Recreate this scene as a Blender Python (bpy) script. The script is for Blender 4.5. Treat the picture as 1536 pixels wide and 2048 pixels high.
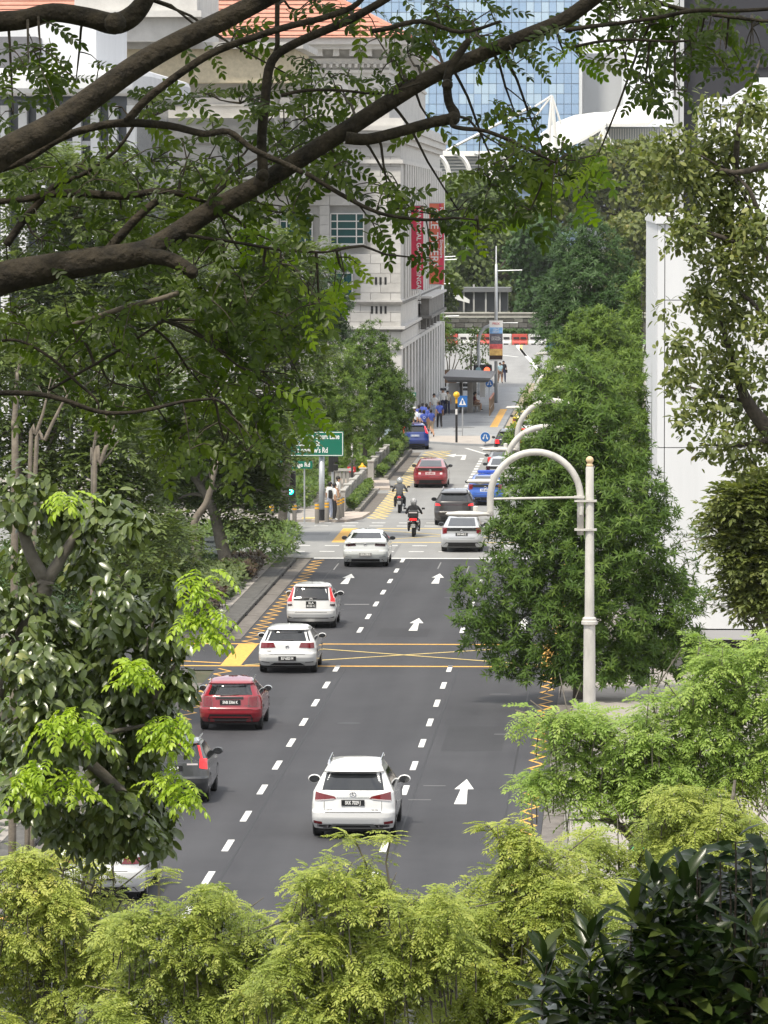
import bpy, bmesh, math, random
import numpy as np
from mathutils import Vector, Matrix, Euler

random.seed(7)
rng = np.random.default_rng(7)
for o in list(bpy.data.objects):
    bpy.data.objects.remove(o)
scene = bpy.context.scene
COL = scene.collection
R_ = math.radians

# ------------------------------------------------------------------ camera
# distances along the street were read from image pixels with too short a focal length (rescaled from the 6 m module of the
# lane dashes); positions are kept unscaled while building and stretched to metres at the end
DEPTH_SCALE = 1.549  # corrects street distances for the too short first focal length
FPX, CH = 7100.0, 14.2                           # first, too short focal length in pixels, eye height in m
FLEN = FPX * DEPTH_SCALE  # corrected focal length in pixels
TH = math.atan(603 / FLEN)                       # pitch below the horizon
PS = math.atan(466 / FLEN * math.cos(TH))        # yaw to the left of the street (+Y)
cam_d = bpy.data.cameras.new('camera')
cam = bpy.data.objects.new('camera', cam_d)
COL.objects.link(cam)
cam_d.sensor_fit = 'VERTICAL'
cam_d.sensor_height = 36.0
cam_d.sensor_width = 27.0
cam_d.lens = 36.0 * FLEN / 2048
cam_d.clip_start = 0.3
cam_d.clip_end = 9000
cam.location = (0, 0, CH)
cam.rotation_euler = Euler((math.pi / 2 - TH, 0, PS), 'XYZ')
scene.camera = cam
CAMR = Euler((math.pi / 2 - TH, 0, PS), 'XYZ').to_matrix()

# ------------------------------------------------------------------ light
SUN_EL, SUN_AZ = R_(62), R_(-150)     # azimuth measured from +Y towards +X
world = bpy.data.worlds.new('World')
scene.world = world
world.use_nodes = True
wn = world.node_tree.nodes
wl = world.node_tree.links
wn.clear()
w_out = wn.new('ShaderNodeOutputWorld')
w_bg = wn.new('ShaderNodeBackground')
w_sky = wn.new('ShaderNodeTexSky')
w_sky.sky_type = 'NISHITA'
w_sky.sun_disc = False
w_sky.sun_elevation = SUN_EL
w_sky.sun_rotation = SUN_AZ
w_sky.air_density = 1.0
w_sky.dust_density = 2.0
w_sky.ozone_density = 1.0
# thin cloud veil over the whole sky
w_tc = wn.new('ShaderNodeTexCoord')
w_no = wn.new('ShaderNodeTexNoise')
w_no.inputs['Scale'].default_value = 3.2
w_no.inputs['Detail'].default_value = 6
w_no.inputs['Roughness'].default_value = 0.6
w_ra = wn.new('ShaderNodeValToRGB')
w_ra.color_ramp.elements[0].position = 0.36
w_ra.color_ramp.elements[0].color = (0.35, 0.35, 0.35, 1)
w_ra.color_ramp.elements[1].position = 0.62
w_ra.color_ramp.elements[1].color = (0.95, 0.95, 0.95, 1)
w_mx = wn.new('ShaderNodeMixRGB')
w_mx.inputs['Color2'].default_value = (9.2, 9.2, 9.2, 1)
wl.new(w_tc.outputs['Generated'], w_no.inputs['Vector'])
wl.new(w_no.outputs['Fac'], w_ra.inputs['Fac'])
wl.new(w_ra.outputs['Color'], w_mx.inputs['Fac'])
wl.new(w_sky.outputs['Color'], w_mx.inputs['Color1'])
wl.new(w_mx.outputs['Color'], w_bg.inputs['Color'])
w_bg.inputs['Strength'].default_value = 0.115
wl.new(w_bg.outputs['Background'], w_out.inputs['Surface'])

sun_d = bpy.data.lights.new('sun', 'SUN')
sun_d.energy = 3.2
sun_d.angle = R_(7)
sun_d.color = (1.0, 0.93, 0.80)
sun = bpy.data.objects.new('sun', sun_d)
COL.objects.link(sun)
_sd = Vector((math.sin(SUN_AZ) * math.cos(SUN_EL), math.cos(SUN_AZ) * math.cos(SUN_EL), math.sin(SUN_EL)))
sun.rotation_euler = _sd.to_track_quat('Z', 'Y').to_euler()
sun.location = (0, 0, 60)

vs = scene.view_settings
vs.view_transform = 'Standard'
vs.look = 'None'
vs.exposure = 0.6
vs.gamma = 1.0
vs.use_curve_mapping = False
scene.cycles.max_bounces = 6
scene.cycles.diffuse_bounces = 3
scene.cycles.glossy_bounces = 3
scene.cycles.transmission_bounces = 4
scene.cycles.transparent_max_bounces = 6
scene.cycles.use_denoising = True
scene.cycles.caustics_reflective = False
scene.cycles.caustics_refractive = False

# ------------------------------------------------------------------ pixels -> places
def ray(px, py):
    return CAMR @ Vector(((px - 768) / FLEN, (1024 - py) / FLEN, -1.0))
def at(px, py, D):
    """point seen at a pixel, at unscaled street distance D: x and z in metres, y unscaled"""
    r = ray(px, py)
    k = D * DEPTH_SCALE / r.y
    return Vector((r.x * k, D, CH + r.z * k))
def gp(px, py, z=0.0):
    r = ray(px, py)
    k = (z - CH) / r.z
    return Vector((r.x * k, r.y * k / DEPTH_SCALE, z))
def wx(px, D):
    return at(px, 421, D).x
def wz(py, D):
    return at(1000, py, D).z

# ------------------------------------------------------------------ materials
def _sock(n, *names):
    for k in names:
        if k in n.inputs:
            return n.inputs[k]
MATS = {}
def mat(name, col, rough=0.6, metal=0.0, var=0.0, scale=4.0, bump=0.0, bscale=40.0, coat=0.0, emit=None, estr=0.0, spec=0.5, col2=None, detail=6.0, stretch=None):
    if name in MATS:
        return MATS[name]
    m = bpy.data.materials.new(name)
    m.use_nodes = True
    nt = m.node_tree
    b = nt.nodes['Principled BSDF']
    b.inputs['Base Color'].default_value = (*col, 1)
    b.inputs['Roughness'].default_value = rough
    b.inputs['Metallic'].default_value = metal
    s = _sock(b, 'Specular IOR Level', 'Specular')
    s.default_value = spec
    if coat:
        _sock(b, 'Coat Weight', 'Clearcoat').default_value = coat
        _sock(b, 'Coat Roughness', 'Clearcoat Roughness').default_value = 0.04
    if emit:
        _sock(b, 'Emission Color', 'Emission').default_value = (*emit, 1)
        b.inputs['Emission Strength'].default_value = estr
    if var > 0 or col2 or bump > 0:
        tc = nt.nodes.new('ShaderNodeTexCoord')
        src = tc.outputs['Object']
        if stretch:
            mp = nt.nodes.new('ShaderNodeMapping')
            mp.inputs['Scale'].default_value = stretch
            nt.links.new(src, mp.inputs['Vector'])
            src = mp.outputs['Vector']
    if var > 0 or col2:
        no = nt.nodes.new('ShaderNodeTexNoise')
        no.inputs['Scale'].default_value = scale
        no.inputs['Detail'].default_value = detail
        no.inputs['Roughness'].default_value = 0.65
        nt.links.new(src, no.inputs['Vector'])
        ra = nt.nodes.new('ShaderNodeValToRGB')
        ra.color_ramp.elements[0].position = 0.3
        ra.color_ramp.elements[1].position = 0.7
        c2 = col2 if col2 else tuple(min(1, c * (1 + var)) for c in col)
        c1 = col if col2 else tuple(c * (1 - var) for c in col)
        ra.color_ramp.elements[0].color = (*c1, 1)
        ra.color_ramp.elements[1].color = (*c2, 1)
        nt.links.new(no.outputs['Fac'], ra.inputs['Fac'])
        nt.links.new(ra.outputs['Color'], b.inputs['Base Color'])
    if bump > 0:
        n2 = nt.nodes.new('ShaderNodeTexNoise')
        n2.inputs['Scale'].default_value = bscale
        n2.inputs['Detail'].default_value = 5
        nt.links.new(src, n2.inputs['Vector'])
        bp = nt.nodes.new('ShaderNodeBump')
        bp.inputs['Strength'].default_value = bump
        bp.inputs['Distance'].default_value = 0.02
        nt.links.new(n2.outputs['Fac'], bp.inputs['Height'])
        nt.links.new(bp.outputs['Normal'], b.inputs['Normal'])
    MATS[name] = m
    return m

def leafmat(name, cols, rough=0.45, trans=0.35, spec=0.4, tcol=1.5):
    """cols: ramp colours picked per leaf by the 'tint' attribute (its own colour, not its shade)"""
    if name in MATS:
        return MATS[name]
    m = bpy.data.materials.new(name)
    m.use_nodes = True
    nt = m.node_tree
    b = nt.nodes['Principled BSDF']
    out = nt.nodes['Material Output']
    a = nt.nodes.new('ShaderNodeAttribute')
    a.attribute_name = 'tint'
    ra = nt.nodes.new('ShaderNodeValToRGB')
    el = ra.color_ramp.elements
    n = len(cols)
    while len(el) < n:
        el.new(0.5)
    for i, c in enumerate(cols):
        el[i].position = c[3] if len(c) > 3 else i / max(1, n - 1)
        el[i].color = (c[0], c[1], c[2], 1)
    nt.links.new(a.outputs['Fac'], ra.inputs['Fac'])
    nt.links.new(ra.outputs['Color'], b.inputs['Base Color'])
    b.inputs['Roughness'].default_value = rough
    _sock(b, 'Specular IOR Level', 'Specular').default_value = spec
    t = nt.nodes.new('ShaderNodeBsdfTranslucent')
    mu = nt.nodes.new('ShaderNodeMixRGB')
    mu.blend_type = 'MULTIPLY'
    mu.inputs['Fac'].default_value = 1.0
    mu.inputs['Color2'].default_value = (tcol * 1.1, tcol * 1.15, tcol * 0.45, 1)
    nt.links.new(ra.outputs['Color'], mu.inputs['Color1'])
    nt.links.new(mu.outputs['Color'], t.inputs['Color'])
    mx = nt.nodes.new('ShaderNodeMixShader')
    mx.inputs['Fac'].default_value = trans
    nt.links.new(b.outputs['BSDF'], mx.inputs[1])
    nt.links.new(t.outputs['BSDF'], mx.inputs[2])
    nt.links.new(mx.outputs['Shader'], out.inputs['Surface'])
    MATS[name] = m
    return m

# ------------------------------------------------------------------ objects
def link(o, parent=None):
    COL.objects.link(o)
    if parent is not None:
        o.parent = parent
    return o
def tag(o, label=None, cat=None, group=None, kind=None):
    if label: o['label'] = label
    if cat: o['category'] = cat
    if group: o['group'] = group
    if kind: o['kind'] = kind
    return o
def thing(name, label, cat, loc=(0, 0, 0), rz=0.0, group=None):
    o = bpy.data.objects.new(name, None)
    o.empty_display_size = 0.3
    o.location = loc
    o.rotation_euler = (0, 0, rz)
    COL.objects.link(o)
    return tag(o, label, cat, group)
def copy_tree(o, parent=None):
    c = o.copy()
    COL.objects.link(c)
    c.parent = parent
    for ch in list(o.children):
        copy_tree(ch, c)
    return c

class MB:
    def __init__(self):
        self.v, self.f = [], []
    def add(self, vs, fs):
        k = len(self.v)
        self.v += [tuple(p) for p in vs]
        self.f += [tuple(i + k for i in f) for f in fs]
        return self
    def box(self, x0, x1, y0, y1, z0, z1):
        return self.add([(x0, y0, z0), (x1, y0, z0), (x1, y1, z0), (x0, y1, z0), (x0, y0, z1), (x1, y0, z1), (x1, y1, z1), (x0, y1, z1)],
                        [(3, 2, 1, 0), (4, 5, 6, 7), (0, 1, 5, 4), (1, 2, 6, 5), (2, 3, 7, 6), (3, 0, 4, 7)])
    def cbox(self, c, s, rz=0.0):
        cs, sn = math.cos(rz), math.sin(rz)
        vs = []
        for dz in (-.5, .5):
            for dx, dy in ((-.5, -.5), (.5, -.5), (.5, .5), (-.5, .5)):
                x, y = dx * s[0], dy * s[1]
                vs.append((c[0] + x * cs - y * sn, c[1] + x * sn + y * cs, c[2] + dz * s[2]))
        return self.add(vs, [(3, 2, 1, 0), (4, 5, 6, 7), (0, 1, 5, 4), (1, 2, 6, 5), (2, 3, 7, 6), (3, 0, 4, 7)])
    def prism(self, poly, z0, z1):
        n = len(poly)
        a = sum(poly[i][0] * poly[(i + 1) % n][1] - poly[(i + 1) % n][0] * poly[i][1] for i in range(n))
        if a < 0: poly = poly[::-1]
        vs = [(p[0], p[1], z0) for p in poly] + [(p[0], p[1], z1) for p in poly]
        return self.add(vs, [tuple(range(n))[::-1], tuple(range(n, 2 * n))] + [(i, (i + 1) % n, n + (i + 1) % n, n + i) for i in range(n)])
    def sheet(self, poly, z):
        n = len(poly)
        a = sum(poly[i][0] * poly[(i + 1) % n][1] - poly[(i + 1) % n][0] * poly[i][1] for i in range(n))
        if a < 0: poly = poly[::-1]
        return self.add([(p[0], p[1], z) for p in poly], [tuple(range(n))])
    def slab_xz(self, poly, y0, y1):
        """polygon in the x-z plane, extruded from y0 to y1"""
        n = len(poly)
        a = sum(poly[i][0] * poly[(i + 1) % n][1] - poly[(i + 1) % n][0] * poly[i][1] for i in range(n))
        if a < 0: poly = poly[::-1]
        vs = [(p[0], y0, p[1]) for p in poly] + [(p[0], y1, p[1]) for p in poly]
        return self.add(vs, [tuple(range(n)), tuple(range(n, 2 * n))[::-1]] + [(i, n + i, n + (i + 1) % n, (i + 1) % n) for i in range(n)])
    def slab_yz(self, poly, x0, x1):
        n = len(poly)
        a = sum(poly[i][0] * poly[(i + 1) % n][1] - poly[(i + 1) % n][0] * poly[i][1] for i in range(n))
        if a < 0: poly = poly[::-1]
        vs = [(x0, p[0], p[1]) for p in poly] + [(x1, p[0], p[1]) for p in poly]
        return self.add(vs, [tuple(range(n))[::-1], tuple(range(n, 2 * n))] + [(i, (i + 1) % n, n + (i + 1) % n, n + i) for i in range(n)])
    def tube(self, pts, rad, n=8, cap=True, sub=0):
        pts = [Vector(p) for p in pts]
        if not hasattr(rad, '__len__'): rad = [rad] * len(pts)
        if sub:
            pts, rad = smooth_path(pts, rad, sub)
        m = len(pts)
        vs, fs = [], []
        prev = None
        for i in range(m):
            d = (pts[min(i + 1, m - 1)] - pts[max(i - 1, 0)])
            if d.length < 1e-9: d = Vector((0, 0, 1))
            d.normalize()
            if prev is None:
                a = Vector((0, 0, 1)) if abs(d.z) < .9 else Vector((1, 0, 0))
                u = d.cross(a).normalized()
            else:
                u = (prev - d * prev.dot(d))
                u = u.normalized() if u.length > 1e-6 else d.orthogonal().normalized()
            prev = u
            w = d.cross(u)
            for k in range(n):
                t = 2 * math.pi * k / n
                vs.append(pts[i] + (u * math.cos(t) + w * math.sin(t)) * rad[i])
        for i in range(m - 1):
            for k in range(n):
                k2 = (k + 1) % n
                fs.append((i * n + k, i * n + k2, (i + 1) * n + k2, (i + 1) * n + k))
        if cap:
            fs.append(tuple(range(n))[::-1])
            fs.append(tuple((m - 1) * n + k for k in range(n)))
        return self.add(vs, fs)
    def lathe(self, prof, c=(0, 0, 0), n=16, axis='z'):
        vs, fs = [], []
        for r, h in prof:
            for k in range(n):
                t = 2 * math.pi * k / n
                x, y = max(r, 1e-4) * math.cos(t), max(r, 1e-4) * math.sin(t)
                p = (x, y, h) if axis == 'z' else ((h, x, y) if axis == 'x' else (y, h, x))
                vs.append((c[0] + p[0], c[1] + p[1], c[2] + p[2]))
        m = len(prof)
        for i in range(m - 1):
            for k in range(n):
                k2 = (k + 1) % n
                fs.append((i * n + k, i * n + k2, (i + 1) * n + k2, (i + 1) * n + k))
        fs.append(tuple(range(n))[::-1])
        fs.append(tuple((m - 1) * n + k for k in range(n)))
        return self.add(vs, fs)
    def ball(self, c, r, n=12, sz=1.0):
        k = n // 2
        return self.lathe([(r * math.sin(math.pi * i / k), -r * sz * math.cos(math.pi * i / k)) for i in range(k + 1)], c, n)
    def grid(self, rows, flip=False):
        a, b = len(rows), len(rows[0])
        vs = [p for r in rows for p in r]
        fs = []
        for i in range(a - 1):
            for j in range(b - 1):
                q = (i * b + j, i * b + j + 1, (i + 1) * b + j + 1, (i + 1) * b + j)
                fs.append(q[::-1] if flip else q)
        return self.add(vs, fs)
    def build(self, name, m, parent=None, world=False, smooth=False, bevel=0.0, loc=None, subsurf=0):
        me = bpy.data.meshes.new(name)
        v = self.v
        if world and parent is not None:
            l = parent.location
            pp = parent.parent
            off = Vector(l)
            while pp is not None:
                off = off + pp.location; pp = pp.parent
            v = [(p[0] - off[0], p[1] - off[1], p[2] - off[2]) for p in v]
        if loc is not None:
            v = [(p[0] - loc[0], p[1] - loc[1], p[2] - loc[2]) for p in v]
        me.from_pydata(v, [], self.f)
        me.update()
        if m is not None:
            me.materials.append(m)
        if smooth:
            me.polygons.foreach_set('use_smooth', [True] * len(me.polygons))
        o = bpy.data.objects.new(name, me)
        if loc is not None:
            o.location = loc
        link(o, parent)
        if bevel > 0:
            bv = o.modifiers.new('bevel', 'BEVEL')
            bv.width = bevel; bv.segments = 2; bv.limit_method = 'ANGLE'; bv.angle_limit = R_(40)
        if subsurf:
            s = o.modifiers.new('sub', 'SUBSURF'); s.levels = subsurf; s.render_levels = subsurf
        return o

def smooth_path(pts, rad, sub):
    P, Rr = [], []
    n = len(pts)
    for i in range(n - 1):
        p0, p1, p2, p3 = pts[max(i - 1, 0)], pts[i], pts[i + 1], pts[min(i + 2, n - 1)]
        for k in range(sub):
            t = k / sub
            P.append(0.5 * ((2 * p1) + (p2 - p0) * t + (2 * p0 - 5 * p1 + 4 * p2 - p3) * t * t + (3 * p1 - p0 - 3 * p2 + p3) * t ** 3))
            Rr.append(rad[i] * (1 - t) + rad[i + 1] * t)
    P.append(pts[-1]); Rr.append(rad[-1])
    return P, Rr

def mesh_np(name, V, Q, m, parent=None, tint=None, smooth=False, loc=None, mi=None, mats=None):
    """one mesh from numpy arrays: V (n,3), Q (m,4) quads"""
    me = bpy.data.meshes.new(name)
    V = np.asarray(V, dtype=np.float32)
    if loc is not None:
        V = V - np.asarray(loc, dtype=np.float32)
    Q = np.asarray(Q, dtype=np.int32)
    nf, k = Q.shape
    me.vertices.add(len(V)); me.vertices.foreach_set('co', V.ravel())
    me.loops.add(nf * k); me.loops.foreach_set('vertex_index', Q.ravel())
    me.polygons.add(nf)
    me.polygons.foreach_set('loop_start', np.arange(0, nf * k, k, dtype=np.int32))
    me.polygons.foreach_set('loop_total', np.full(nf, k, dtype=np.int32))
    if smooth:
        me.polygons.foreach_set('use_smooth', np.ones(nf, dtype=bool))
    if tint is not None:
        a = me.attributes.new('tint', 'FLOAT', 'POINT')
        a.data.foreach_set('value', np.asarray(tint, dtype=np.float32))
    me.update(calc_edges=True)
    if m is not None: me.materials.append(m)
    o = bpy.data.objects.new(name, me)
    if loc is not None: o.location = loc
    link(o, parent)
    return o

def text_mesh(name, s, size, m, parent, loc, rot=(math.pi / 2, 0, 0), align='LEFT', depth=0.002, sx=1.0, bold=0.0):
    cu = bpy.data.curves.new(name, 'FONT')
    cu.body = s
    cu.size = size
    cu.align_x = align
    cu.align_y = 'CENTER'
    cu.extrude = depth
    cu.offset = bold
    cu.resolution_u = 3
    t = bpy.data.objects.new(name, cu)
    COL.objects.link(t)
    dg = bpy.context.evaluated_depsgraph_get()
    me = bpy.data.meshes.new_from_object(t.evaluated_get(dg))
    COL.objects.unlink(t)
    bpy.data.objects.remove(t)
    me.materials.clear(); me.materials.append(m)
    o = bpy.data.objects.new(name, me)
    o.location = loc; o.rotation_euler = rot; o.scale = (sx, 1, 1)
    link(o, parent)
    return o

def U(a, b): return random.uniform(a, b)
# ------------------------------------------------------------------ ground, roads, kerbs, markings
def asphalt(name, c1, c2, rough=0.8):
    m = bpy.data.materials.new(name); m.use_nodes = True
    nt = m.node_tree; b = nt.nodes['Principled BSDF']
    tc = nt.nodes.new('ShaderNodeTexCoord')
    mp = nt.nodes.new('ShaderNodeMapping'); mp.inputs['Scale'].default_value = (1.0, 0.06, 1.0)
    nt.links.new(tc.outputs['Object'], mp.inputs['Vector'])
    n1 = nt.nodes.new('ShaderNodeTexNoise'); n1.inputs['Scale'].default_value = 0.9; n1.inputs['Detail'].default_value = 7
    n2 = nt.nodes.new('ShaderNodeTexNoise'); n2.inputs['Scale'].default_value = 0.35; n2.inputs['Detail'].default_value = 8; n2.inputs['Roughness'].default_value = 0.7
    n3 = nt.nodes.new('ShaderNodeTexNoise'); n3.inputs['Scale'].default_value = 28; n3.inputs['Detail'].default_value = 3
    nt.links.new(mp.outputs['Vector'], n1.inputs['Vector'])
    nt.links.new(tc.outputs['Object'], n2.inputs['Vector'])
    nt.links.new(tc.outputs['Object'], n3.inputs['Vector'])
    a1 = nt.nodes.new('ShaderNodeMath'); a1.operation = 'ADD'
    nt.links.new(n1.outputs['Fac'], a1.inputs[0]); nt.links.new(n2.outputs['Fac'], a1.inputs[1])
    a2 = nt.nodes.new('ShaderNodeMath'); a2.operation = 'MULTIPLY_ADD'
    a2.inputs[1].default_value = 0.55
    nt.links.new(n3.outputs['Fac'], a2.inputs[0]); nt.links.new(a1.outputs[0], a2.inputs[2])
    ra = nt.nodes.new('ShaderNodeValToRGB')
    ra.color_ramp.elements[0].position = 0.95; ra.color_ramp.elements[0].color = (*c1, 1)
    ra.color_ramp.elements[1].position = 1.0; ra.color_ramp.elements[1].color = (*c2, 1)
    dv = nt.nodes.new('ShaderNodeMapRange'); dv.inputs['From Min'].default_value = 0.85; dv.inputs['From Max'].default_value = 1.7
    nt.links.new(a2.outputs[0], dv.inputs['Value'])
    ra.color_ramp.elements[0].position = 0.1; ra.color_ramp.elements[1].position = 0.9
    nt.links.new(dv.outputs['Result'], ra.inputs['Fac'])
    nt.links.new(ra.outputs['Color'], b.inputs['Base Color'])
    b.inputs['Roughness'].default_value = rough
    bp = nt.nodes.new('ShaderNodeBump'); bp.inputs['Strength'].default_value = 0.25; bp.inputs['Distance'].default_value = 0.01
    nt.links.new(n3.outputs['Fac'], bp.inputs['Height']); nt.links.new(bp.outputs['Normal'], b.inputs['Normal'])
    return m

M_ASPH = asphalt('asphalt_new', (0.020, 0.020, 0.024), (0.047, 0.047, 0.052))
M_ASPH2 = asphalt('asphalt_old', (0.19, 0.19, 0.187), (0.27, 0.27, 0.265))
M_PAVE = mat('pavement', (0.30, 0.275, 0.25), 0.85, var=0.18, scale=1.3, bump=0.2)
M_PAVE2 = mat('pavement_grey', (0.27, 0.28, 0.29), 0.85, var=0.14, scale=0.8, bump=0.2)
M_GUTTER = mat('gutter', (0.14, 0.125, 0.11), 0.85, var=0.3, scale=2.5, bump=0.3)
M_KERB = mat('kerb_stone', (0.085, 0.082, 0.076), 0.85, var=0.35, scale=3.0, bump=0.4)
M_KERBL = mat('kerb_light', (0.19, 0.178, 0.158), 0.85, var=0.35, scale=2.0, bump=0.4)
M_SOIL = mat('soil_grass', (0.035, 0.05, 0.018), 0.95, col2=(0.09, 0.075, 0.045), scale=0.6, bump=0.5, bscale=6)
M_WHITE_L = mat('line_white', (0.62, 0.62, 0.60), 0.6, var=0.28, scale=9, detail=10)
M_YEL_L = mat('line_yellow', (0.66, 0.36, 0.06), 0.65, var=0.26, scale=7, detail=10)
M_YEL_P = mat('line_yellow_worn', (0.62, 0.47, 0.16), 0.65, var=0.2, scale=2)
M_DARK = mat('dark_gap', (0.02, 0.02, 0.02), 0.9)

def hill_z(y):
    if y <= 3: return 12.4
    if y >= 36: return -0.03
    t = (y - 3) / 33.0
    return 12.4 * (1 - t) - 0.03 * t
g = MB()
ys = [-40, 0, 3, 8, 14, 20, 26, 32, 36, 60, 120, 200, 400, 800, 1600, 4000, 8000]
xs = [-5000, -1200, -300, -80, -40, -20, -10, 0, 10, 20, 40, 80, 300, 1200, 5000]
g.grid([[(x, y, hill_z(y)) for x in xs] for y in ys])
ground = tag(g.build('ground', M_SOIL), kind='structure')

STOP_D = 144.9
road = tag(MB().sheet([(-12.42, 44), (-1.7, 44), (-1.7, STOP_D), (-12.42, STOP_D)], 0.0).build('road', M_ASPH), kind='structure')
# driveway mouths left and right at the yellow box
MB().sheet([(-30, 109.3), (-12.42, 109.3), (-12.42, 116.6), (-30, 116.6)], 0.0).build('driveway', M_ASPH, road)
MB().sheet([(-1.7, 109.6), (1.2, 109.6), (1.2, 116.4), (-1.7, 116.4)], 0.0).build('driveway', M_ASPH, road)
far_road = tag(MB().sheet([(-90, STOP_D), (60, STOP_D), (60, 377), (-90, 377)], 0.0).build('junction_road', M_ASPH2), kind='structure')
hill_st = tag(MB().sheet([(-80, 37), (60, 37), (60, 44), (-80, 44)], 0.0).build('cross_road', M_ASPH), kind='structure')

pave = tag(MB().prism([(-30, 44), (-13.7, 44), (-13.7, 108.6), (-30, 108.6)], 0.0, 0.13).build('pavement', M_PAVE), kind='structure')
tag(MB().prism([(-30, 117.2), (-13.7, 117.2), (-13.7, 143.6), (-30, 143.6)], 0.0, 0.13).build('pavement', M_PAVE), kind='structure')
tag(MB().prism([(-1.05, 44), (14, 44), (14, 109), (-1.05, 109)], 0.0, 0.13).build('pavement', M_PAVE), kind='structure')
tag(MB().prism([(-1.05, 117), (14, 117), (14, 143), (-1.05, 143)], 0.0, 0.13).build('pavement', M_PAVE), kind='structure')
tag(MB().prism([(-2.4, 165), (14, 165), (14, 300), (-2.4, 300)], 0.0, 0.13).build('pavement', M_PAVE), kind='structure')
# left corner beyond the junction
tag(MB().prism([(-60, 161.6), (-13.6, 161.6), (-12.5, 162.6), (-12.05, 164.5), (-12.05, 209.5), (-60, 209.5)], 0.0, 0.11).build('pavement', M_PAVE), kind='structure')
plaza = tag(MB().prism([(-40, 217.2), (-12.6, 217.2), (-11.0, 216.0), (-9.6, 214.6), (-8.0, 213.8), (-7.35, 214.6), (-7.35, 284), (-40, 284)], 0.0, 0.12).build('plaza', M_PAVE2), kind='structure')
MB().sheet([(-12.3, 217.5), (-11.0, 216.3), (-9.6, 214.9), (-8.0, 214.1), (-7.65, 214.8), (-7.65, 222), (-12.6, 222)], 0.124).build('pale_paving', mat('pale_pave', (0.38, 0.345, 0.31), 0.85, var=.12, scale=1), plaza)
for i, (x0, x1, y0, y1) in enumerate([(-10.6, -9.2, 230, 230.5), (-9.9, -8.4, 236, 236.3), (-9.0, -8.2, 241, 241.4), (-10.4, -9.8, 226.3, 227.0)]):
    MB().sheet([(x0, y0), (x1, y0), (x1, y1), (x0, y1)], 0.1245).build('drain_cover', mat('drain_cover', (0.09, 0.09, 0.09), .7), plaza)
MB().sheet([(-8.25, 231), (-7.75, 231), (-7.75, 252), (-8.25, 252)], 0.1245).build('tactile_strip', M_YEL_L, plaza)
MB().sheet([(-7.3, 219), (-5.9, 222), (-5.9, 292), (-7.3, 292)], 0.004).build('bus_bay', asphalt('asphalt_tan', (0.34, 0.27, 0.18), (0.44, 0.36, 0.25)), far_road)

# kerb stones and gutter slabs, built one by one
def kerb_run(label, x0, x1, ya, yb, z1, step, m, gut=None, gstep=3.6, holes=False):
    k = tag(bpy.data.objects.new('kerb', None), kind='structure'); link(k)
    k.location = (min(x0, x1), ya, 0)
    b = MB().box(0, abs(x1 - x0), 0.012, step - 0.012, -0.02, z1)
    proto = b.build('kerb_stone', m, k, bevel=0.02)
    n = int((yb - ya) / step)
    for i in range(1, n):
        c = proto.copy(); COL.objects.link(c); c.parent = k
        c.location = (U(-.008, .008), i * step, U(-.006, .004))
    if gut:
        gm = MB().box(gut[0] - min(x0, x1), gut[1] - min(x0, x1), 0.03, gstep - 0.03, -0.05, 0.012).build('gutter_slab', M_GUTTER, k)
        for i in range(1, int((yb - ya) / gstep)):
            c = gm.copy(); COL.objects.link(c); c.parent = k; c.location = (0, i * gstep, U(-.004, .003))
        s = 1 if gut[1] > x1 else -1
        if holes:
            h = MB().box(abs(x1 - x0) - 0.02 if s > 0 else -0.02, abs(x1 - x0) + 0.03 if s > 0 else 0.02, -0.25, 0.25, 0.015, 0.075).build('drain_slot', M_DARK, k)
            h.location = (0, gstep, 0)
            for i in range(2, int((yb - ya) / gstep)):
                c = h.copy(); COL.objects.link(c); c.parent = k; c.location = (0, i * gstep, 0)
    return k
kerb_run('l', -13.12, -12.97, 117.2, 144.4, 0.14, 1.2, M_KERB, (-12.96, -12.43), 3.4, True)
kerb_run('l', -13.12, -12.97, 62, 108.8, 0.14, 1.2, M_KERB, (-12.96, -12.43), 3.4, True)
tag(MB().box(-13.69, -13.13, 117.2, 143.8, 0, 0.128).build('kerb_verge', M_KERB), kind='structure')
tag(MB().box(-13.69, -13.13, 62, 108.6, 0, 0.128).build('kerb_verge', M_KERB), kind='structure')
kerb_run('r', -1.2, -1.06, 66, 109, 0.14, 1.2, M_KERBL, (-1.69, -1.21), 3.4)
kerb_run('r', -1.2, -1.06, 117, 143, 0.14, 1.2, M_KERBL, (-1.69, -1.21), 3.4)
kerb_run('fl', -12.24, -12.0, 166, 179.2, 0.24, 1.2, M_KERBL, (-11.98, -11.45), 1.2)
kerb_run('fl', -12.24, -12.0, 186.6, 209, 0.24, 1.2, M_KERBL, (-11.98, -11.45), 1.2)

def line_strip(pts, w, z, name, m, parent):
    """flat painted line along a polyline in the road plane"""
    b = MB()
    n = len(pts)
    L, Rr = [], []
    for i in range(n):
        p = Vector(pts[i][:2]).to_3d()
        a = Vector(pts[max(i - 1, 0)][:2]); c = Vector(pts[min(i + 1, n - 1)][:2])
        d1 = (Vector(pts[i][:2]) - a); d2 = (c - Vector(pts[i][:2]))
        d1 = d1.normalized() if d1.length > 1e-6 else d2.normalized()
        d2 = d2.normalized() if d2.length > 1e-6 else d1
        nn = Vector((-(d1.y + d2.y), d1.x + d2.x))
        if nn.length < 1e-6: nn = Vector((-d1.y, d1.x))
        nn.normalize()
        k = w / 2 / max(0.35, nn.dot(Vector((-d1.y, d1.x))))
        L.append((p.x + nn.x * k, p.y + nn.y * k, z)); Rr.append((p.x - nn.x * k, p.y - nn.y * k, z))
    b.grid([Rr, L])
    return b.build(name, m, parent)

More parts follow.
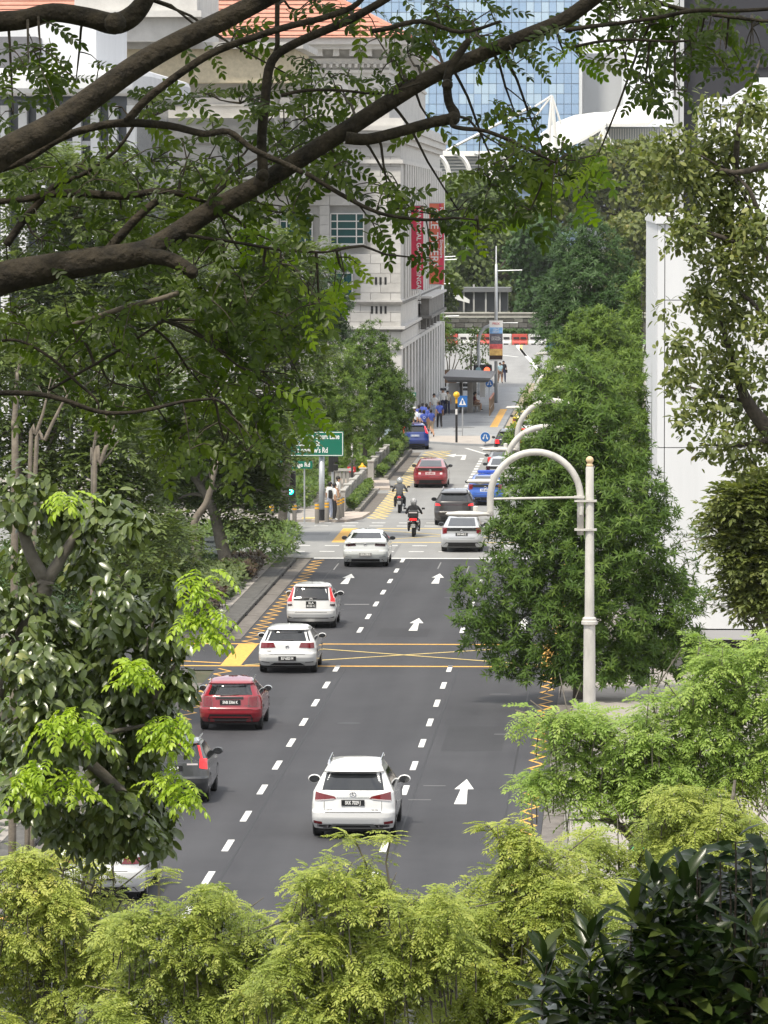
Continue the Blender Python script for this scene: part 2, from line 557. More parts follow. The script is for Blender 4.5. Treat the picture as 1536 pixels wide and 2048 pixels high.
Z1 = 0.004
d0 = None
def dash(x, D, ln, w, parent, m=M_WHITE_L):
    return MB().sheet([(x - w / 2, D - ln / 2), (x + w / 2, D - ln / 2), (x + w / 2, D + ln / 2), (x - w / 2, D + ln / 2)], Z1).build('lane_dash', m, parent)
for k in range(-4, 10):
    D = 75.1 + 3.85 * k
    dash(-8.67, D, 1.45, 0.15, road); dash(-5.16, D, 1.45, 0.15, road)
for k in range(7):
    D = 119.9 + 3.98 * k
    dash(-8.67, D, 1.5, 0.15, road); dash(-5.2, D, 1.5, 0.15, road)

def arrow(x, D, parent, L=3.75, z=Z1):
    h = L / 2
    b = MB()
    b.sheet([(x - 0.15, D - h), (x + 0.15, D - h), (x + 0.085, D + h - 1.55), (x - 0.085, D + h - 1.55)], z)
    b.sheet([(x - 0.24, D + h - 1.55), (x + 0.24, D + h - 1.55), (x, D + h)], z)
    return b.build('arrow_marking', M_WHITE_L, parent)
arrow(-3.72, 86.5, road); arrow(-6.87, 121.6, road); arrow(-10.35, 136.6, road); arrow(-6.9, 136.8, road); arrow(-3.3, 136.8, road); arrow(-3.2, 121.6, road)
arrow(-10.4, 121.8, road)

def zigzag(x, a, ya, yb, pitch, w, m, parent, z=Z1):
    pts, s, y = [], 1, ya
    while y < yb:
        pts.append((x + s * a, y)); s = -s; y += pitch / 2
    return line_strip(pts, w, z, 'zigzag_line', m, parent)
zigzag(-12.1, 0.22, 116.1, 144.4, 1.16, 0.085, M_YEL_L, road)
zigzag(-12.1, 0.22, 70, 110.1, 1.3, 0.085, M_YEL_L, road)
zigzag(-2.03, 0.18, 70, 109.6, 1.3, 0.085, M_YEL_L, road)
zigzag(-2.03, 0.18, 116.4, 143, 1.2, 0.085, M_YEL_L, road)

def rect(x0, x1, y0, y1, name, m, parent, z=Z1):
    return MB().sheet([(x0, y0), (x1, y0), (x1, y1), (x0, y1)], z).build(name, m, parent)
# yellow box at the driveway
rect(-14.6, -1.75, 110.2, 110.42, 'box_line', M_YEL_L, road)
rect(-14.0, -1.75, 115.85, 116.05, 'box_line', M_YEL_L, road)
line_strip([(-11.6, 110.5), (-2.0, 115.75)], 0.12, Z1 + .003, 'box_line', M_YEL_P, road)
line_strip([(-11.6, 115.75), (-2.0, 110.5)], 0.12, Z1 + .006, 'box_line', M_YEL_P, road)
line_strip([(-14.6, 111.8), (-12.4, 111.0)], 0.16, Z1, 'box_line', M_YEL_L, road)
rect(-12.36, -11.72, 110.44, 115.83, 'yellow_bar', M_YEL_L, road)
rect(-2.35, -1.85, 110.44, 115.83, 'yellow_bar', M_YEL_L, road)
rect(-12.35, -1.75, 144.55, 144.88, 'stop_line', M_WHITE_L, road)
# longitudinal paving seams, patches and oil-darkened strips in the wheel paths
for (x, w_, y0, y1) in ((-8.42, .05, 60, 109.5), (-4.93, .05, 60, 109.5), (-8.4, .06, 117, 144), (-4.9, .05, 117, 144), (-11.3, .04, 62, 144), (-2.6, .04, 62, 144)):
    rect(x, x + w_, y0, y1, 'paving_seam', mat('seam_tar', (.012, .012, .013), .6), road, .002)
for (x0, x1, y0, y1) in ((-10.9, -9.6, 101.5, 103.2), (-4.6, -3.0, 93, 97.5), (-8.0, -6.3, 118, 120.4)):
    rect(x0, x1, y0, y1, 'repair_patch', asphalt('asphalt_patch_new', (.018, .018, .021), (.034, .034, .038)) if 'ap' not in globals() else ap, road, .0015)
for (x, y) in ((-7.4, 98), (-3.4, 104), (-10.0, 126), (-6.0, 130)):
    MB().sheet([(x + .33 * math.cos(a), y + .33 / DEPTH_SCALE * math.sin(a)) for a in np.linspace(0, 2 * math.pi, 21)[:-1]], .003).build('manhole_cover', mat('manhole', (.03, .03, .032), .6, var=.3, scale=20), road)
# old markings left from before resurfacing
for (x, y) in ((-11.2, 140), (-7.1, 140.5), (-5.9, 139)):
    rect(x, x + .05, y, y + 2.6, 'faded_line', mat('faded', (0.20, 0.20, 0.20), .8), road)
rect(-9.8, -8.9, 127.6, 127.8, 'faded_line', MATS['faded'], road)
for (x, y) in ((-4.75, 87.3), (-5.0, 85.2), (-3.3, 96), (-10.8, 99)):
    rect(x, x + .55, y, y + .06, 'road_stud_scar', MATS['faded'], road)

# junction
for D in (147.6, 150.2, 159.6, 161.2):
    x = -13.6
    while x < -2:
        rect(x, x + 0.62, D - .12, D + .12, 'crossing_dash', M_WHITE_L, far_road)
        x += 1.24
rect(-12.2, -2.0, 151.6, 151.85, 'box_line', M_YEL_P, far_road)
rect(-12.2, -2.0, 158.2, 158.45, 'box_line', M_YEL_P, far_road)
line_strip([(-11.4, 152), (-3, 158)], 0.13, Z1 + .003, 'box_line', M_YEL_P, far_road)
line_strip([(-11.4, 158), (-3, 152)], 0.13, Z1 + .006, 'box_line', M_YEL_P, far_road)
rect(-12.2, -11.55, 151.87, 158.18, 'yellow_bar', M_YEL_L, far_road)
zigzag(-11.25, 0.22, 163.2, 181, 1.4, 0.16, M_YEL_P, far_road)
zigzag(-10.85, 0.22, 163.2, 181, 1.4, 0.16, M_YEL_P, far_road, Z1 + .003)
zigzag(-11.25, 0.22, 182, 200, 1.5, 0.16, M_YEL_P, far_road)
zigzag(-10.85, 0.22, 182, 200, 1.5, 0.16, M_YEL_P, far_road, Z1 + .003)
for i in range(3):
    zigzag(-11.0 + i * .5, 0.26, 203, 210, 2.2, 0.16, M_YEL_P, far_road, Z1 + .003 * i)
for k in range(15):
    rect(-7.83, -7.6, 174.5 + 2 * k, 175.7 + 2 * k, 'lane_dash', M_WHITE_L, far_road)
line_strip([(-9.0, 212.2), (-7.5, 206.6)], 0.22, Z1, 'chevron_line', M_WHITE_L, far_road)
line_strip([(-8.2, 213.2), (-6.9, 209.6)], 0.22, Z1, 'chevron_line', M_WHITE_L, far_road)
b = MB()
b.sheet([(-8.9, 202.2), (-8.62, 202.2), (-8.72, 206.2), (-8.9, 206.2)], Z1)
b.sheet([(-9.35, 205.3), (-8.9, 205.3), (-8.9, 206.2), (-9.35, 206.2)], Z1)
b.sheet([(-9.35, 204.4), (-9.35, 207.2), (-9.95, 205.8)], Z1)
b.build('turn_arrow_marking', M_WHITE_L, far_road)
# far curve of the road
p = [gp(x, y).to_2d() for x, y in ((1085, 750), (1062, 722), (1046, 705), (1035, 693), (1040, 686), (1062, 682), (1085, 681))]
line_strip(p, 0.35, Z1, 'edge_line', M_WHITE_L, far_road)
p = [gp(x, y).to_2d() for x, y in ((1052, 712), (1042, 700), (1042, 691), (1055, 686), (1078, 684))]
line_strip(p, 0.28, Z1, 'edge_line', M_YEL_P, far_road)
line_strip([gp(x, y).to_2d() for x, y in ((1002, 710), (1036, 714))], 0.35, Z1, 'edge_line', M_WHITE_L, far_road)
line_strip([gp(x, y).to_2d() for x, y in ((988, 790), (1012, 791), (998, 777))], 0.4, Z1, 'edge_line', M_WHITE_L, far_road)
# darker repair patches and joint lines on the far road
M_PATCH = asphalt('asphalt_patch', (0.15, 0.15, 0.15), (0.2, 0.2, 0.2))
for (x0, x1, y0, y1) in ((-11, -9, 187, 188.2), (-9.5, -3, 163, 163.4), (-9.3, -9.15, 145.2, 151), (-16, -12.6, 155, 156.4), (-6, -2, 300, 301)):
    rect(x0, x1, y0, y1, 'repair_patch', M_PATCH, far_road, 0.0025)

# pale aprons where the left pavement opens to the road
tag(MB().prism([(-20, 180.2), (-11.5, 180.2), (-11.9, 185.6), (-20, 185.6)], 0.0, 0.115).build('pavement_apron', mat('apron', (0.42, 0.36, 0.31), .85, var=.12, scale=1.2)), kind='structure')
tag(MB().prism([(-13.9, 161.5), (-12.3, 161.5), (-11.7, 163), (-11.5, 165.8), (-13.9, 165.8)], 0.0, 0.112).build('pavement_apron', MATS['apron']), kind='structure')
rect(-14.4, -12.9, 161.9, 162.7, 'tactile_strip', M_YEL_P, far_road, 0.116)
# far verge
tag(MB().sheet([(-90, 377), (60, 377), (60, 392), (-90, 392)], 0.05).build('grass_verge', mat('verge_grass', (0.10, 0.19, 0.035), .95, var=.3, scale=1.5, bump=.5, bscale=5)), kind='structure')
# ------------------------------------------------------------------ buildings
M_STONE = mat('grey_stone', (0.48, 0.47, 0.45), 0.85, var=0.14, scale=0.9, bump=0.35, bscale=8)
M_STONE2 = mat('grey_stone_b', (0.435, 0.425, 0.405), 0.85, var=0.16, scale=1.4, bump=0.35, bscale=8)
M_STONE3 = mat('grey_stone_c', (0.51, 0.50, 0.48), 0.85, var=0.12, scale=1.1, bump=0.35, bscale=8)
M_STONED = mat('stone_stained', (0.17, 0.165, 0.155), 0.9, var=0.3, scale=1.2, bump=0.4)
M_TRIM = mat('stone_trim', (0.54, 0.53, 0.51), 0.8, var=0.10, scale=1.5, bump=.2)
M_TILE = mat('roof_tile', (0.42, 0.16, 0.10), 0.8, col2=(0.52, 0.25, 0.18), scale=1.2, bump=0.4, bscale=10)
M_WIN = mat('green_glass', (0.012, 0.075, 0.075), 0.12, spec=0.7)
M_WINF = mat('window_frame', (0.62, 0.62, 0.60), 0.5)
M_WHITEW = mat('white_render', (0.60, 0.615, 0.635), 0.7, col2=(0.68, 0.69, 0.71), scale=0.5, stretch=(2.2, 2.2, .25), detail=9)
M_DGLASS = mat('dark_glass', (0.012, 0.013, 0.016), 0.15, spec=0.5)
M_CONC = mat('concrete', (0.33, 0.32, 0.30), 0.85, var=0.2, scale=2, bump=0.3)

GX, GD = -13.8, 227.0
gal = thing('gallery_building', 'grey stone classical building with red tiled roof behind the left trees', 'building', (GX, GD, 0))
gw = MB().box(-46, GX - .32, GD + .32, 277, 0, 18.6).build('wall', M_STONE, gal, world=True)
# window opening positions on the camera-facing wall
wins = [(wx(661, GD), wx(727, GD), 12.06, 14.0), (wx(668, GD), wx(704, GD), 8.75, 10.2), (wx(560, GD), wx(624, GD), 12.06, 14.0)]
def in_win(x0, x1, z0, z1):
    return any(x1 > a - .05 and x0 < b + .05 and z1 > c - .05 and z0 < d + .05 for a, b, c, d in wins)
protos = [MB().box(.008, 1.3 - .008, 0, .33, .008, .62 - .008).build('stone_block', m, gal, bevel=.012) for m in (M_STONE, M_STONE2, M_STONE3)]
hp = [MB().box(.008, .65 - .008, 0, .33, .008, .62 - .008).build('stone_block', m, gal, bevel=.012) for m in (M_STONE, M_STONE2, M_STONE3)]
for o in protos + hp: o.location = (-60, 60, -3)
used = set()
rr = random.Random(3)
nst = 0
row = 0
z = 4.6
while z < 18.3:
    x1 = 0.0
    first = (row % 2 == 0)
    while x1 > -12.2:
        w = .65 if (first and x1 == 0.0) else 1.3
        first = False
        x0 = x1 - w
        if in_win(GX + x0, GX + x1, z, z + .62):
            # cut against the window: fill with half blocks where they fit
            for h in (0, 1):
                if w > 1:
                    a0 = x0 + .65 * h
                    if not in_win(GX + a0, GX + a0 + .65, z, z + .62):
                        c = rr.choice(hp).copy(); COL.objects.link(c); c.parent = gal
                        c.location = (a0, rr.uniform(-.01, .01), z)
        else:
            c = rr.choice(protos if w > 1 else hp).copy(); COL.objects.link(c); c.parent = gal
            c.location = (x0, rr.uniform(-.012, .012), z); nst += 1
        x1 = x0
    z += .62; row += 1
for o in protos + hp: bpy.data.objects.remove(o)
# return of the blocks on the road side
MB().box(GX - .33, GX, GD + .02, 277, 5.6, 18.6).build('road_wall', M_STONE3, gal, world=True)
MB().box(-46, GX - 12.2, GD + .02, GD + .33, 0, 18.6).build('west_wall', M_STONE, gal, world=True)
for i, (x0, x1, z0, z1) in enumerate(wins):
    f = MB().box(x0, x1, GD + .18, GD + .30, z0, z1).build('window', M_WIN, gal, world=True)
    b = MB(); t = .07
    n = 3 if i != 1 else 2
    xs_ = [x0, x0 + (x1 - x0) * .2, x0 + (x1 - x0) * .78, x1] if n == 3 else [x0, (x0 + x1) / 2, x1]
    for x in xs_: b.box(x - t / 2, x + t / 2, GD + .08, GD + .19, z0, z1)
    for k in range(5 if n == 3 else 3):
        zz = z0 + (z1 - z0) * k / (4 if n == 3 else 2)
        b.box(x0, x1, GD + .10, GD + .185, zz - t / 2, zz + t / 2)
    b.build('window_frame', M_WINF, f, world=True)
    MB().box(x0 - .12, x1 + .12, GD - .10, GD + .2, z0 - .14, z0 - .04).build('sill', M_TRIM, f, world=True)
# belt courses and cornices (wrap the corner)
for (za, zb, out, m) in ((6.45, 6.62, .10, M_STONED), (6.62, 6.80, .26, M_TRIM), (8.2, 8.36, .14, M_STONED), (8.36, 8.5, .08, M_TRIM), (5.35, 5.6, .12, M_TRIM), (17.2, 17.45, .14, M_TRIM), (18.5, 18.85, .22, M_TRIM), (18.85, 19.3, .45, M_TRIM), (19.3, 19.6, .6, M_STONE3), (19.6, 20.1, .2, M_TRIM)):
    MB().prism([(-46, GD - out), (GX + out, GD - out), (GX + out, 277 + out), (-46, 277 + out)], za, zb).build('cornice', m, gal, world=True)
# small vent slits
for (py, xs_) in ((562, (752, 761, 771)), (620, (744, 753, 762, 771))):
    for px in xs_:
        x = wx(px, GD); z = wz(py, GD)
        MB().box(x - .07, x + .07, GD - .02, GD + .05, z - .24, z + .24).build('vent_slit', M_DARK, gal, world=True)
# arcade along the road
MB().box(GX - 1.2, GX - .34, GD + 1.5, 277, 0.1, 5.34).build('arcade_back', M_STONE2, gal, world=True)
y = GD
k = 0
while y < 284:
    pl = MB().box(GX - .9, GX + .05, y, y + 1.55, 0.1, 5.34).build('pilaster', M_TRIM, gal, world=True)
    if y + 3.7 < 277:
        o = MB().box(GX - .40, GX - .30, y + 1.75, y + 3.5, 3.0, 4.7)
        n = 8
        o.slab_yz([(y + 1.75 + 1.75 * (.5 - .5 * math.cos(math.pi * i / n)), 4.7 + .5 * math.sin(math.pi * i / n)) for i in range(n + 1)], GX - .40, GX - .30)
        o.build('arch_window', M_DGLASS, gal, world=True)
    y += 3.7; k += 1
# front ground storey pilasters facing the camera
for i in range(6):
    x = GX - 1.2 - i * 2.2
    MB().box(x - 1.2, x, GD - .06, GD + .3, 0.1, 4.6).build('pilaster', M_TRIM, gal, world=True)
# ribs on the upper road wall
for i in range(20):
    y = GD + 3 + i * 2.7
    MB().box(GX - .1, GX + .12, y, y + 1.5, 8.5, 17.2).build('rib', M_STONE3, gal, world=True)
# dark balcony
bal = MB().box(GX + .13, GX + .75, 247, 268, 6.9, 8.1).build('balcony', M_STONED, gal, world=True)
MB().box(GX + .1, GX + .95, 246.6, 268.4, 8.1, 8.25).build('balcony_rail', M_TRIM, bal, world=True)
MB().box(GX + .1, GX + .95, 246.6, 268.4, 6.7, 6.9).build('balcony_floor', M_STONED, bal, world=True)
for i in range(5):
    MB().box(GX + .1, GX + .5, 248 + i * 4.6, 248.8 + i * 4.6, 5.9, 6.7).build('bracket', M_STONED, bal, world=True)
# upper block set back, with cornice, dentils and red hip roof
UX, UD = -15.25, 238.0
MB().box(-46, UX, UD, 283, 20.1, 24.0).build('upper_wall', M_STONE3, gal, world=True)
for (za, zb, out) in ((23.4, 23.6, .12), (24.0, 24.35, .25), (24.95, 25.25, 1.1), (25.25, 25.7, 1.35)):
    MB().prism([(-46, UD - out), (UX + out, UD - out), (UX + out, 283 + out), (-46, 283 + out)], za, zb).build('cornice', M_TRIM, gal, world=True)
MB().prism([(-46, UD - .1), (UX + .1, UD - .1), (UX + .1, 283), (-46, 283)], 24.35, 24.95).build('frieze', M_STONE2, gal, world=True)
dp = None
for i in range(13):
    b = MB().box(UX - .4 - i * 1.1, UX - i * 1.1, UD - .85, UD - .1, 24.5, 24.95).build('bracket', M_TRIM, gal, world=True)
for i in range(34):
    MB().box(UX - .2 - i * .42, UX - i * .42, UD - .32, UD - .1, 23.75, 24.0).build('dentil', M_TRIM, gal, world=True)
for zz in (21.2, 22.2):
    MB().box(-46, UX + .06, UD - .06, UD + .1, zz, zz + .12).build('string_course', M_TRIM, gal, world=True)
e = 1.5
c0, c1, c2, c3 = (-46, UD - e, 25.7), (UX + e, UD - e, 25.7), (UX + e, 283, 25.7), (-46, 283, 25.7)
rf = MB()
rid = [(-46, 260, 32.0), (UX - 9.8, 260, 32.0)]
rf.add([c0, c1, c2, c3, rid[0], rid[1]], [(0, 1, 5, 4), (1, 2, 5), (2, 3, 4, 5), (3, 0, 4), (3, 2, 1, 0)])
ro = rf.build('roof', M_TILE, gal, world=True)
# rows of barrel tiles on the roof slopes (one raised course line each)
b = MB()
for i in range(17):
    t = (i + .5) / 17
    z = 25.7 + 6.3 * t
    yy = UD - e + (260 - UD + e) * t
    xr = UX + e + (UX - 9.8 - UX - e) * t
    b.add([(-46, yy - .25, z + .0), (xr, yy - .25, z), (xr, yy + .1, z + .13), (-46, yy + .1, z + .13)], [(0, 1, 2, 3)])
tr = b.build('tile_course', M_TILE, ro, world=True); tr['kind'] = 'stuff'
MB().tube([c1, rid[1]], .2, 6).build('hip_ridge', M_TILE, ro, world=True)
# upper loggia with white columns at the left
MB().box(-27.5, -17.8, GD - 2.2, GD, 16.2, 16.6).build('loggia_floor', M_TRIM, gal, world=True)
for px in (554, 586, 602, 620):
    x = wx(px, GD - 1)
    b = MB(); b.lathe([(.26, 16.6), (.26, 16.8), (.2, 16.85), (.175, 21.2), (.26, 21.3), (.26, 21.5)], (x, GD - 1, 0), 14)
    b.build('column', M_WINF, gal, world=True, smooth=True)
MB().box(-28, -17.4, GD - 2.6, GD + 3, 21.5, 22.2).build('loggia_roof', M_STONE3, gal, world=True)
MB().box(-33, -19.6, GD - 5, GD + 6, 24.3, 24.7).build('flat_roof', M_STONE2, gal, world=True)
MB().box(-32.5, -20.2, GD - 4.4, GD + 6, 22.2, 24.3).build('flat_roof_wall', mat('cream_wall', (.55, .48, .34), .8, var=.15), gal, world=True)

MB().box(wx(150, GD - 6), wx(395, GD - 6), GD - 6, GD + 6, 24.7, 29.5).build('roof_block', M_STONE3, gal, world=True)
MB().box(wx(140, GD - 6), wx(405, GD - 6), GD - 6.5, GD + 6.5, 26.2, 26.6).build('roof_block_ledge', M_TRIM, gal, world=True)
# modern white building with fins, upper left
D = 186.0
fx0, fx1 = wx(-60, D), wx(262, D)
fb = thing('fin_building', 'white modern building with vertical fins at the upper left', 'building', (fx1, D, 0))
MB().box(fx0, fx1 - .3, D + .8, D + 18, 0, 20.2).build('glass_core', mat('blue_grey_glass', (.10, .12, .15), .2), fb, world=True)
fin = MB().box(-.22, .22, 0, .7, 0, 19.7).build('fin', M_WHITEW, fb)
n = int((fx1 - fx0) / .95)
for i in range(1, n):
    c = fin.copy(); COL.objects.link(c); c.parent = fb; c.location = (-i * .95, 0, 0)
for zz in (15.2, 17.6):
    MB().box(fx0, fx1 - .4, D + .3, D + .8, zz, zz + .25).build('spandrel', M_WHITEW, fb, world=True)
b = MB(); b.prism([(fx0, D - 1.5), (fx1 - 1.2, D - 1.5), (fx1 + .2, D - .6), (fx1 + .9, D + 1.5), (fx1 + .9, D + 19), (fx0, D + 19)], 20.2, 21.6)
b.build('roof_slab', M_WHITEW, fb, world=True, bevel=.35)
MB().box(fx0, fx1 - 2.4, D + 4, D + 16, 21.6, 24.6).build('roof_house', M_WHITEW, fb, world=True)
MB().box(fx0, wx(60, D), D + 2, D + 14, 21.6, 23.4).build('plant_room', mat('slate_grey', (.12, .12, .13), .7), fb, world=True)

# white building on the right with panel joints, dark recess at street level
PD = 108.0
px0 = wx(1315, PD)
wb = thing('white_building', 'plain white panelled building on the right with a dark ground floor', 'building', (px0, PD, 0))
MB().box(px0 + .04, 16, PD + .25, 148, 1.4, 13.95).build('core', M_DARK, wb, world=True)
xs_ = [px0, wx(1330, PD) , 3.9, 6.6, 9.3, 12.0, 16]
zs_ = [1.47, 7.0, wz(600, PD), 13.8]
for i in range(6):
    for j in range(3):
        g_ = .012
        MB().box(xs_[i] + g_, xs_[i + 1] - g_, PD, PD + .3, zs_[j] + g_, zs_[j + 1] - g_).build('panel', M_WHITEW, wb, world=True)
for j in range(3):
    for i in range(10):
        y0 = PD + .3 + i * 4.15
        MB().box(px0, px0 + .3, y0 + .012, y0 + 4.13, zs_[j] + .012, zs_[j + 1] - .012).build('panel', M_WHITEW, wb, world=True)
MB().box(px0 - .06, 16.1, PD - .06, 148.1, 13.8, 14.1).build('coping', M_WHITEW, wb, world=True)
MB().box(px0 + .05, 16, PD - .02, PD + .3, 1.15, 1.44).build('fascia', mat('fascia_grey', (.42, .42, .43), .6), wb, world=True)
MB().box(px0 + .05, 16, PD + .3, 148, 1.3, 1.38).build('soffit', M_DARK, wb, world=True)
MB().box(px0 + 1.8, 16, PD + 2.6, PD + 2.8, 0.13, 1.3).build('glass_front', M_DGLASS, wb, world=True)
for i in range(7):
    x = px0 + 1.9 + i * 1.7
    MB().box(x, x + .09, PD + 2.45, PD + 2.6, .13, 1.3).build('mullion', mat('mullion', (.08, .08, .09), .4, .6), wb, world=True)
for x in (px0 + .4, px0 + 4.6, px0 + 9):
    MB().box(x, x + .5, PD + .4, PD + .9, .13, 1.3).build('column', M_CONC, wb, world=True)
# set-back upper storey
D2 = 130.0
us = MB().box(wx(1412, D2), 16, D2, D2 + 14, 13.5, wz(208, D2)).build('upper_storey', M_WHITEW, wb, world=True)
b = MB(); x0 = wx(1412, D2); z0 = wz(208, D2)
b.slab_xz([(x0 - .05, z0), (16, z0), (16, z0 + 1.0), (x0 + 1.9, z0 + .95), (x0 + 1.4, z0 + .6), (x0 + .9, z0 + .28), (x0 - .05, z0 + .2)], D2 - .05, D2 + 14)
b.build('curved_parapet', M_WHITEW, us, world=True)
MB().box(x0 + .5, x0 + .54, D2 - .02, D2, 13.5, z0).build('joint', M_DARK, us, world=True)
MB().box(x0, 16, D2 - .02, D2, z0 - .5, z0 - .46).build('joint', M_DARK, us, world=True)

# dark tower with pale edge pier
D3 = 190.0
dt = thing('dark_tower', 'dark facade tower with a pale corner pier at upper right', 'tower', (wx(1350, D3), D3, 0))
MB().box(wx(1366, D3), 30, D3 + .6, D3 + 25, 0, 34).build('dark_facade', mat('dark_cladding', (.022, .022, .028), .5, var=.1, scale=.5), dt, world=True)
for i in range(9):
    z = 12 + i * 2.45
    MB().box(wx(1366, D3), 30, D3 + .54, D3 + .6, z, z + .06).build('joint', M_DARK, dt, world=True)
MB().box(wx(1346, D3), wx(1357.5, D3) - .02, D3, D3 + 3, 0, 34).build('pier', mat('pier_pale', (.45, .46, .47), .6, var=.06, scale=.5), dt, world=True)
MB().box(wx(1357.5, D3) + .02, wx(1367, D3), D3 + .05, D3 + 3, 0, 34).build('pier', MATS['pier_pale'], dt, world=True)
MB().box(wx(1356, D3), wx(1367, D3) + .3, D3 - .05, D3, wz(180, D3), wz(180, D3) + .06).build('pier_joint', M_DARK, dt, world=True)

# blue glass hotel tower, far away
TD = 1400.0
tx1 = wx(1160, TD); tz0 = 8.0
tw = thing('glass_tower', 'tall blue glass tower with a grid of panes behind the branches', 'tower', (tx1, TD, 0))
MB().box(tx1 - 100, tx1 - .3, TD + 1, TD + 26, 0, 130).build('core', mat('tower_core', (.13, .20, .30), .5), tw, world=True)
pw, ph = 2.95, 4.0
panes = [mat('pane_a', (.23, .36, .54), .12, spec=.8), mat('pane_b', (.245, .375, .555), .12, spec=.8), mat('pane_c', (.27, .41, .58), .15, spec=.7), mat('pane_curtain', (.38, .51, .64), .3), mat('pane_d', (.215, .34, .52), .12, spec=.8)]
pmesh = []
for m in panes:
    me_o = MB().box(.09, pw - .09, 0, .3, .10, ph - .10).build('pane', m, tw)
    pmesh.append(me_o)
cols, rows_ = 33, 26
rest = {i: MB() for i in range(5)}
npane = 0
rp_ = random.Random(11)
for j in range(rows_):
    for i in range(cols):
        x = tx1 - (i + 1) * pw - .5; z = 24 + j * ph
        pxa = 1160 - (i + .5) * pw * FPX / TD
        pya = 421 - (z + 2 - CH) * FPX / TD
        q = rp_.random()
        in_c = (0.15 < (i % 9) / 9 < .75) and (j % 7 in (1, 2, 3))
        k = 3 if (in_c and q < .55) else (0 if q < .42 else 1 if q < .72 else 2 if q < .85 else 4)
        vis = pya > -5 and pxa > 815 and pxa < 1160 and not (pya > 300)
        if vis and npane < 292:
            c = pmesh[k].copy(); COL.objects.link(c); c.parent = tw
            c.location = (x - tx1, rp_.uniform(-.05, .05), z); npane += 1
        else:
            rest[k].box(x - tx1 + .09, x - tx1 + pw - .09, 0, .3, z + .10, z + ph - .10)
for o in pmesh: bpy.data.objects.remove(o)
for k in range(5):
    if rest[k].v:
        rest[k].build('outer_panes', panes[k], tw)['kind'] = 'stuff'
M_PW = mat('tower_white', (.62, .64, .65), .6)
MB().box(tx1 - .45, tx1 + .8, TD - 1.2, TD + 26, 0, 130).build('edge_fin', M_PW, tw, world=True)
sx0, sx1 = tx1 + 1.0, wx(1245, TD)
b = MB(); b.slab_xz([(sx0, 0), (sx1 - 3.5, 0), (sx1 + .3, wz(105, TD)), (sx0, wz(105, TD))], TD + 8, TD + 30)
b.build('side_leg', mat('tower_side', (.42, .43, .44), .7, var=.06, scale=.06), tw, world=True)
b = MB(); b.slab_xz([(sx1 - 3.6, 0), (sx1 - 2.6, 0), (sx1 + 1.3, wz(100, TD)), (sx1 + .2, wz(100, TD))], TD + 6, TD + 30)
b.build('leg_fin', M_PW, tw, world=True)

# white shell roofs of the convention halls, far away
SD = 1300.0
M_SHELL = mat('shell_white', (.74, .73, .70), .6)
M_SHELLU = mat('shell_wall', (.34, .36, .38), .6)
sh = thing('shell_hall', 'low hall with overlapping white shell roofs beyond the far trees', 'building', (wx(1240, SD), SD, 0))
def shell(front, back, d0, d1, nm='shell_roof'):
    rows = []
    n = 8
    F = [at(x, y, d0) for x, y in front]; B = [at(x, y, d1) for x, y in back]
    for j in range(n + 1):
        t = j / n
        k = math.sin(t * math.pi / 2)
        rows.append([tuple(f.lerp(bk, t).to_2d()) + (f.z + (bk.z - f.z) * k,) for f, bk in zip(F, B)])
    b = MB(); b.grid(rows)
    low = [[(p[0], p[1], p[2] - 1.2) for p in r] for r in rows]
    b.grid(low, flip=True)
    b.grid([rows[0], low[0]], flip=True)
    b.build(nm, M_SHELL, sh, world=True, smooth=False)
shell([(1085, 305), (1130, 292), (1165, 276), (1190, 262), (1212, 248)], [(1080, 268), (1115, 243), (1150, 230), (1190, 225), (1235, 224)], SD, SD + 60)
shell([(1201, 246), (1230, 247), (1265, 246), (1296, 245), (1322, 222)], [(1222, 224), (1245, 212), (1275, 207), (1305, 207), (1335, 214)], SD + 4, SD + 62)
shell([(1306, 221), (1325, 222), (1345, 222), (1380, 222)], [(1318, 212), (1336, 198), (1352, 190), (1390, 184)], SD + 8, SD + 64)
MB().box(wx(1175, SD), wx(1400, SD), SD + 12, SD + 40, 0, wz(252, SD)).build('hall_wall', M_SHELLU, sh, world=True)
st = MB().box(0, .5, 0, .8, wz(280, SD), wz(256, SD)).build('wall_fin', M_SHELL, sh)
st.location = (wx(1180, SD) - sh.location.x, 11, 0)
for i in range(1, 34):
    c = st.copy(); COL.objects.link(c); c.parent = sh; c.location = (wx(1180 + i * 5, SD) - sh.location.x, 11, 0)
MB().box(wx(1170, SD), wx(1400, SD), SD + 9, SD + 12, wz(294, SD), wz(281, SD)).build('terrace', mat('terrace', (.55, .57, .58), .6), sh, world=True)
def mast(apex, feet, cables, D, nm):
    m = thing('mast', nm, 'mast', at(apex[0], 330, D) * 1.0)
    m.location.z = 0
    b = MB()
    for (x, y) in feet:
        b.tube([at(x, y, D), at(apex[0], apex[1], D)], [1.1, .55], 6)
    b.build('strut', M_SHELL, m, world=True)
    for (x, y) in cables:
        MB().tube([at(apex[0], apex[1], D), at(x, y, D)], .38, 5).build('stay', M_SHELL, m, world=True)
    return m
mast((1104, 191), ((1094, 330), (1115, 330)), ((1070, 213), (1072, 232), (1122, 248)), SD - 30, 'white tripod mast standing against the blue glass tower')
mast((1207, 256), ((1207, 330), (1212, 330)), ((1186, 300), (1230, 298)), SD - 30, 'slim white mast below the middle shell roof')
mast((1338, 258), ((1336, 330), (1343, 330)), ((1320, 305),), SD - 30, 'slim white mast at the right end of the shell hall')
MB_ = MB(); MB_.tube([at(880, 308, SD - 60), at(1062, 214, SD - 60)], .5, 5)
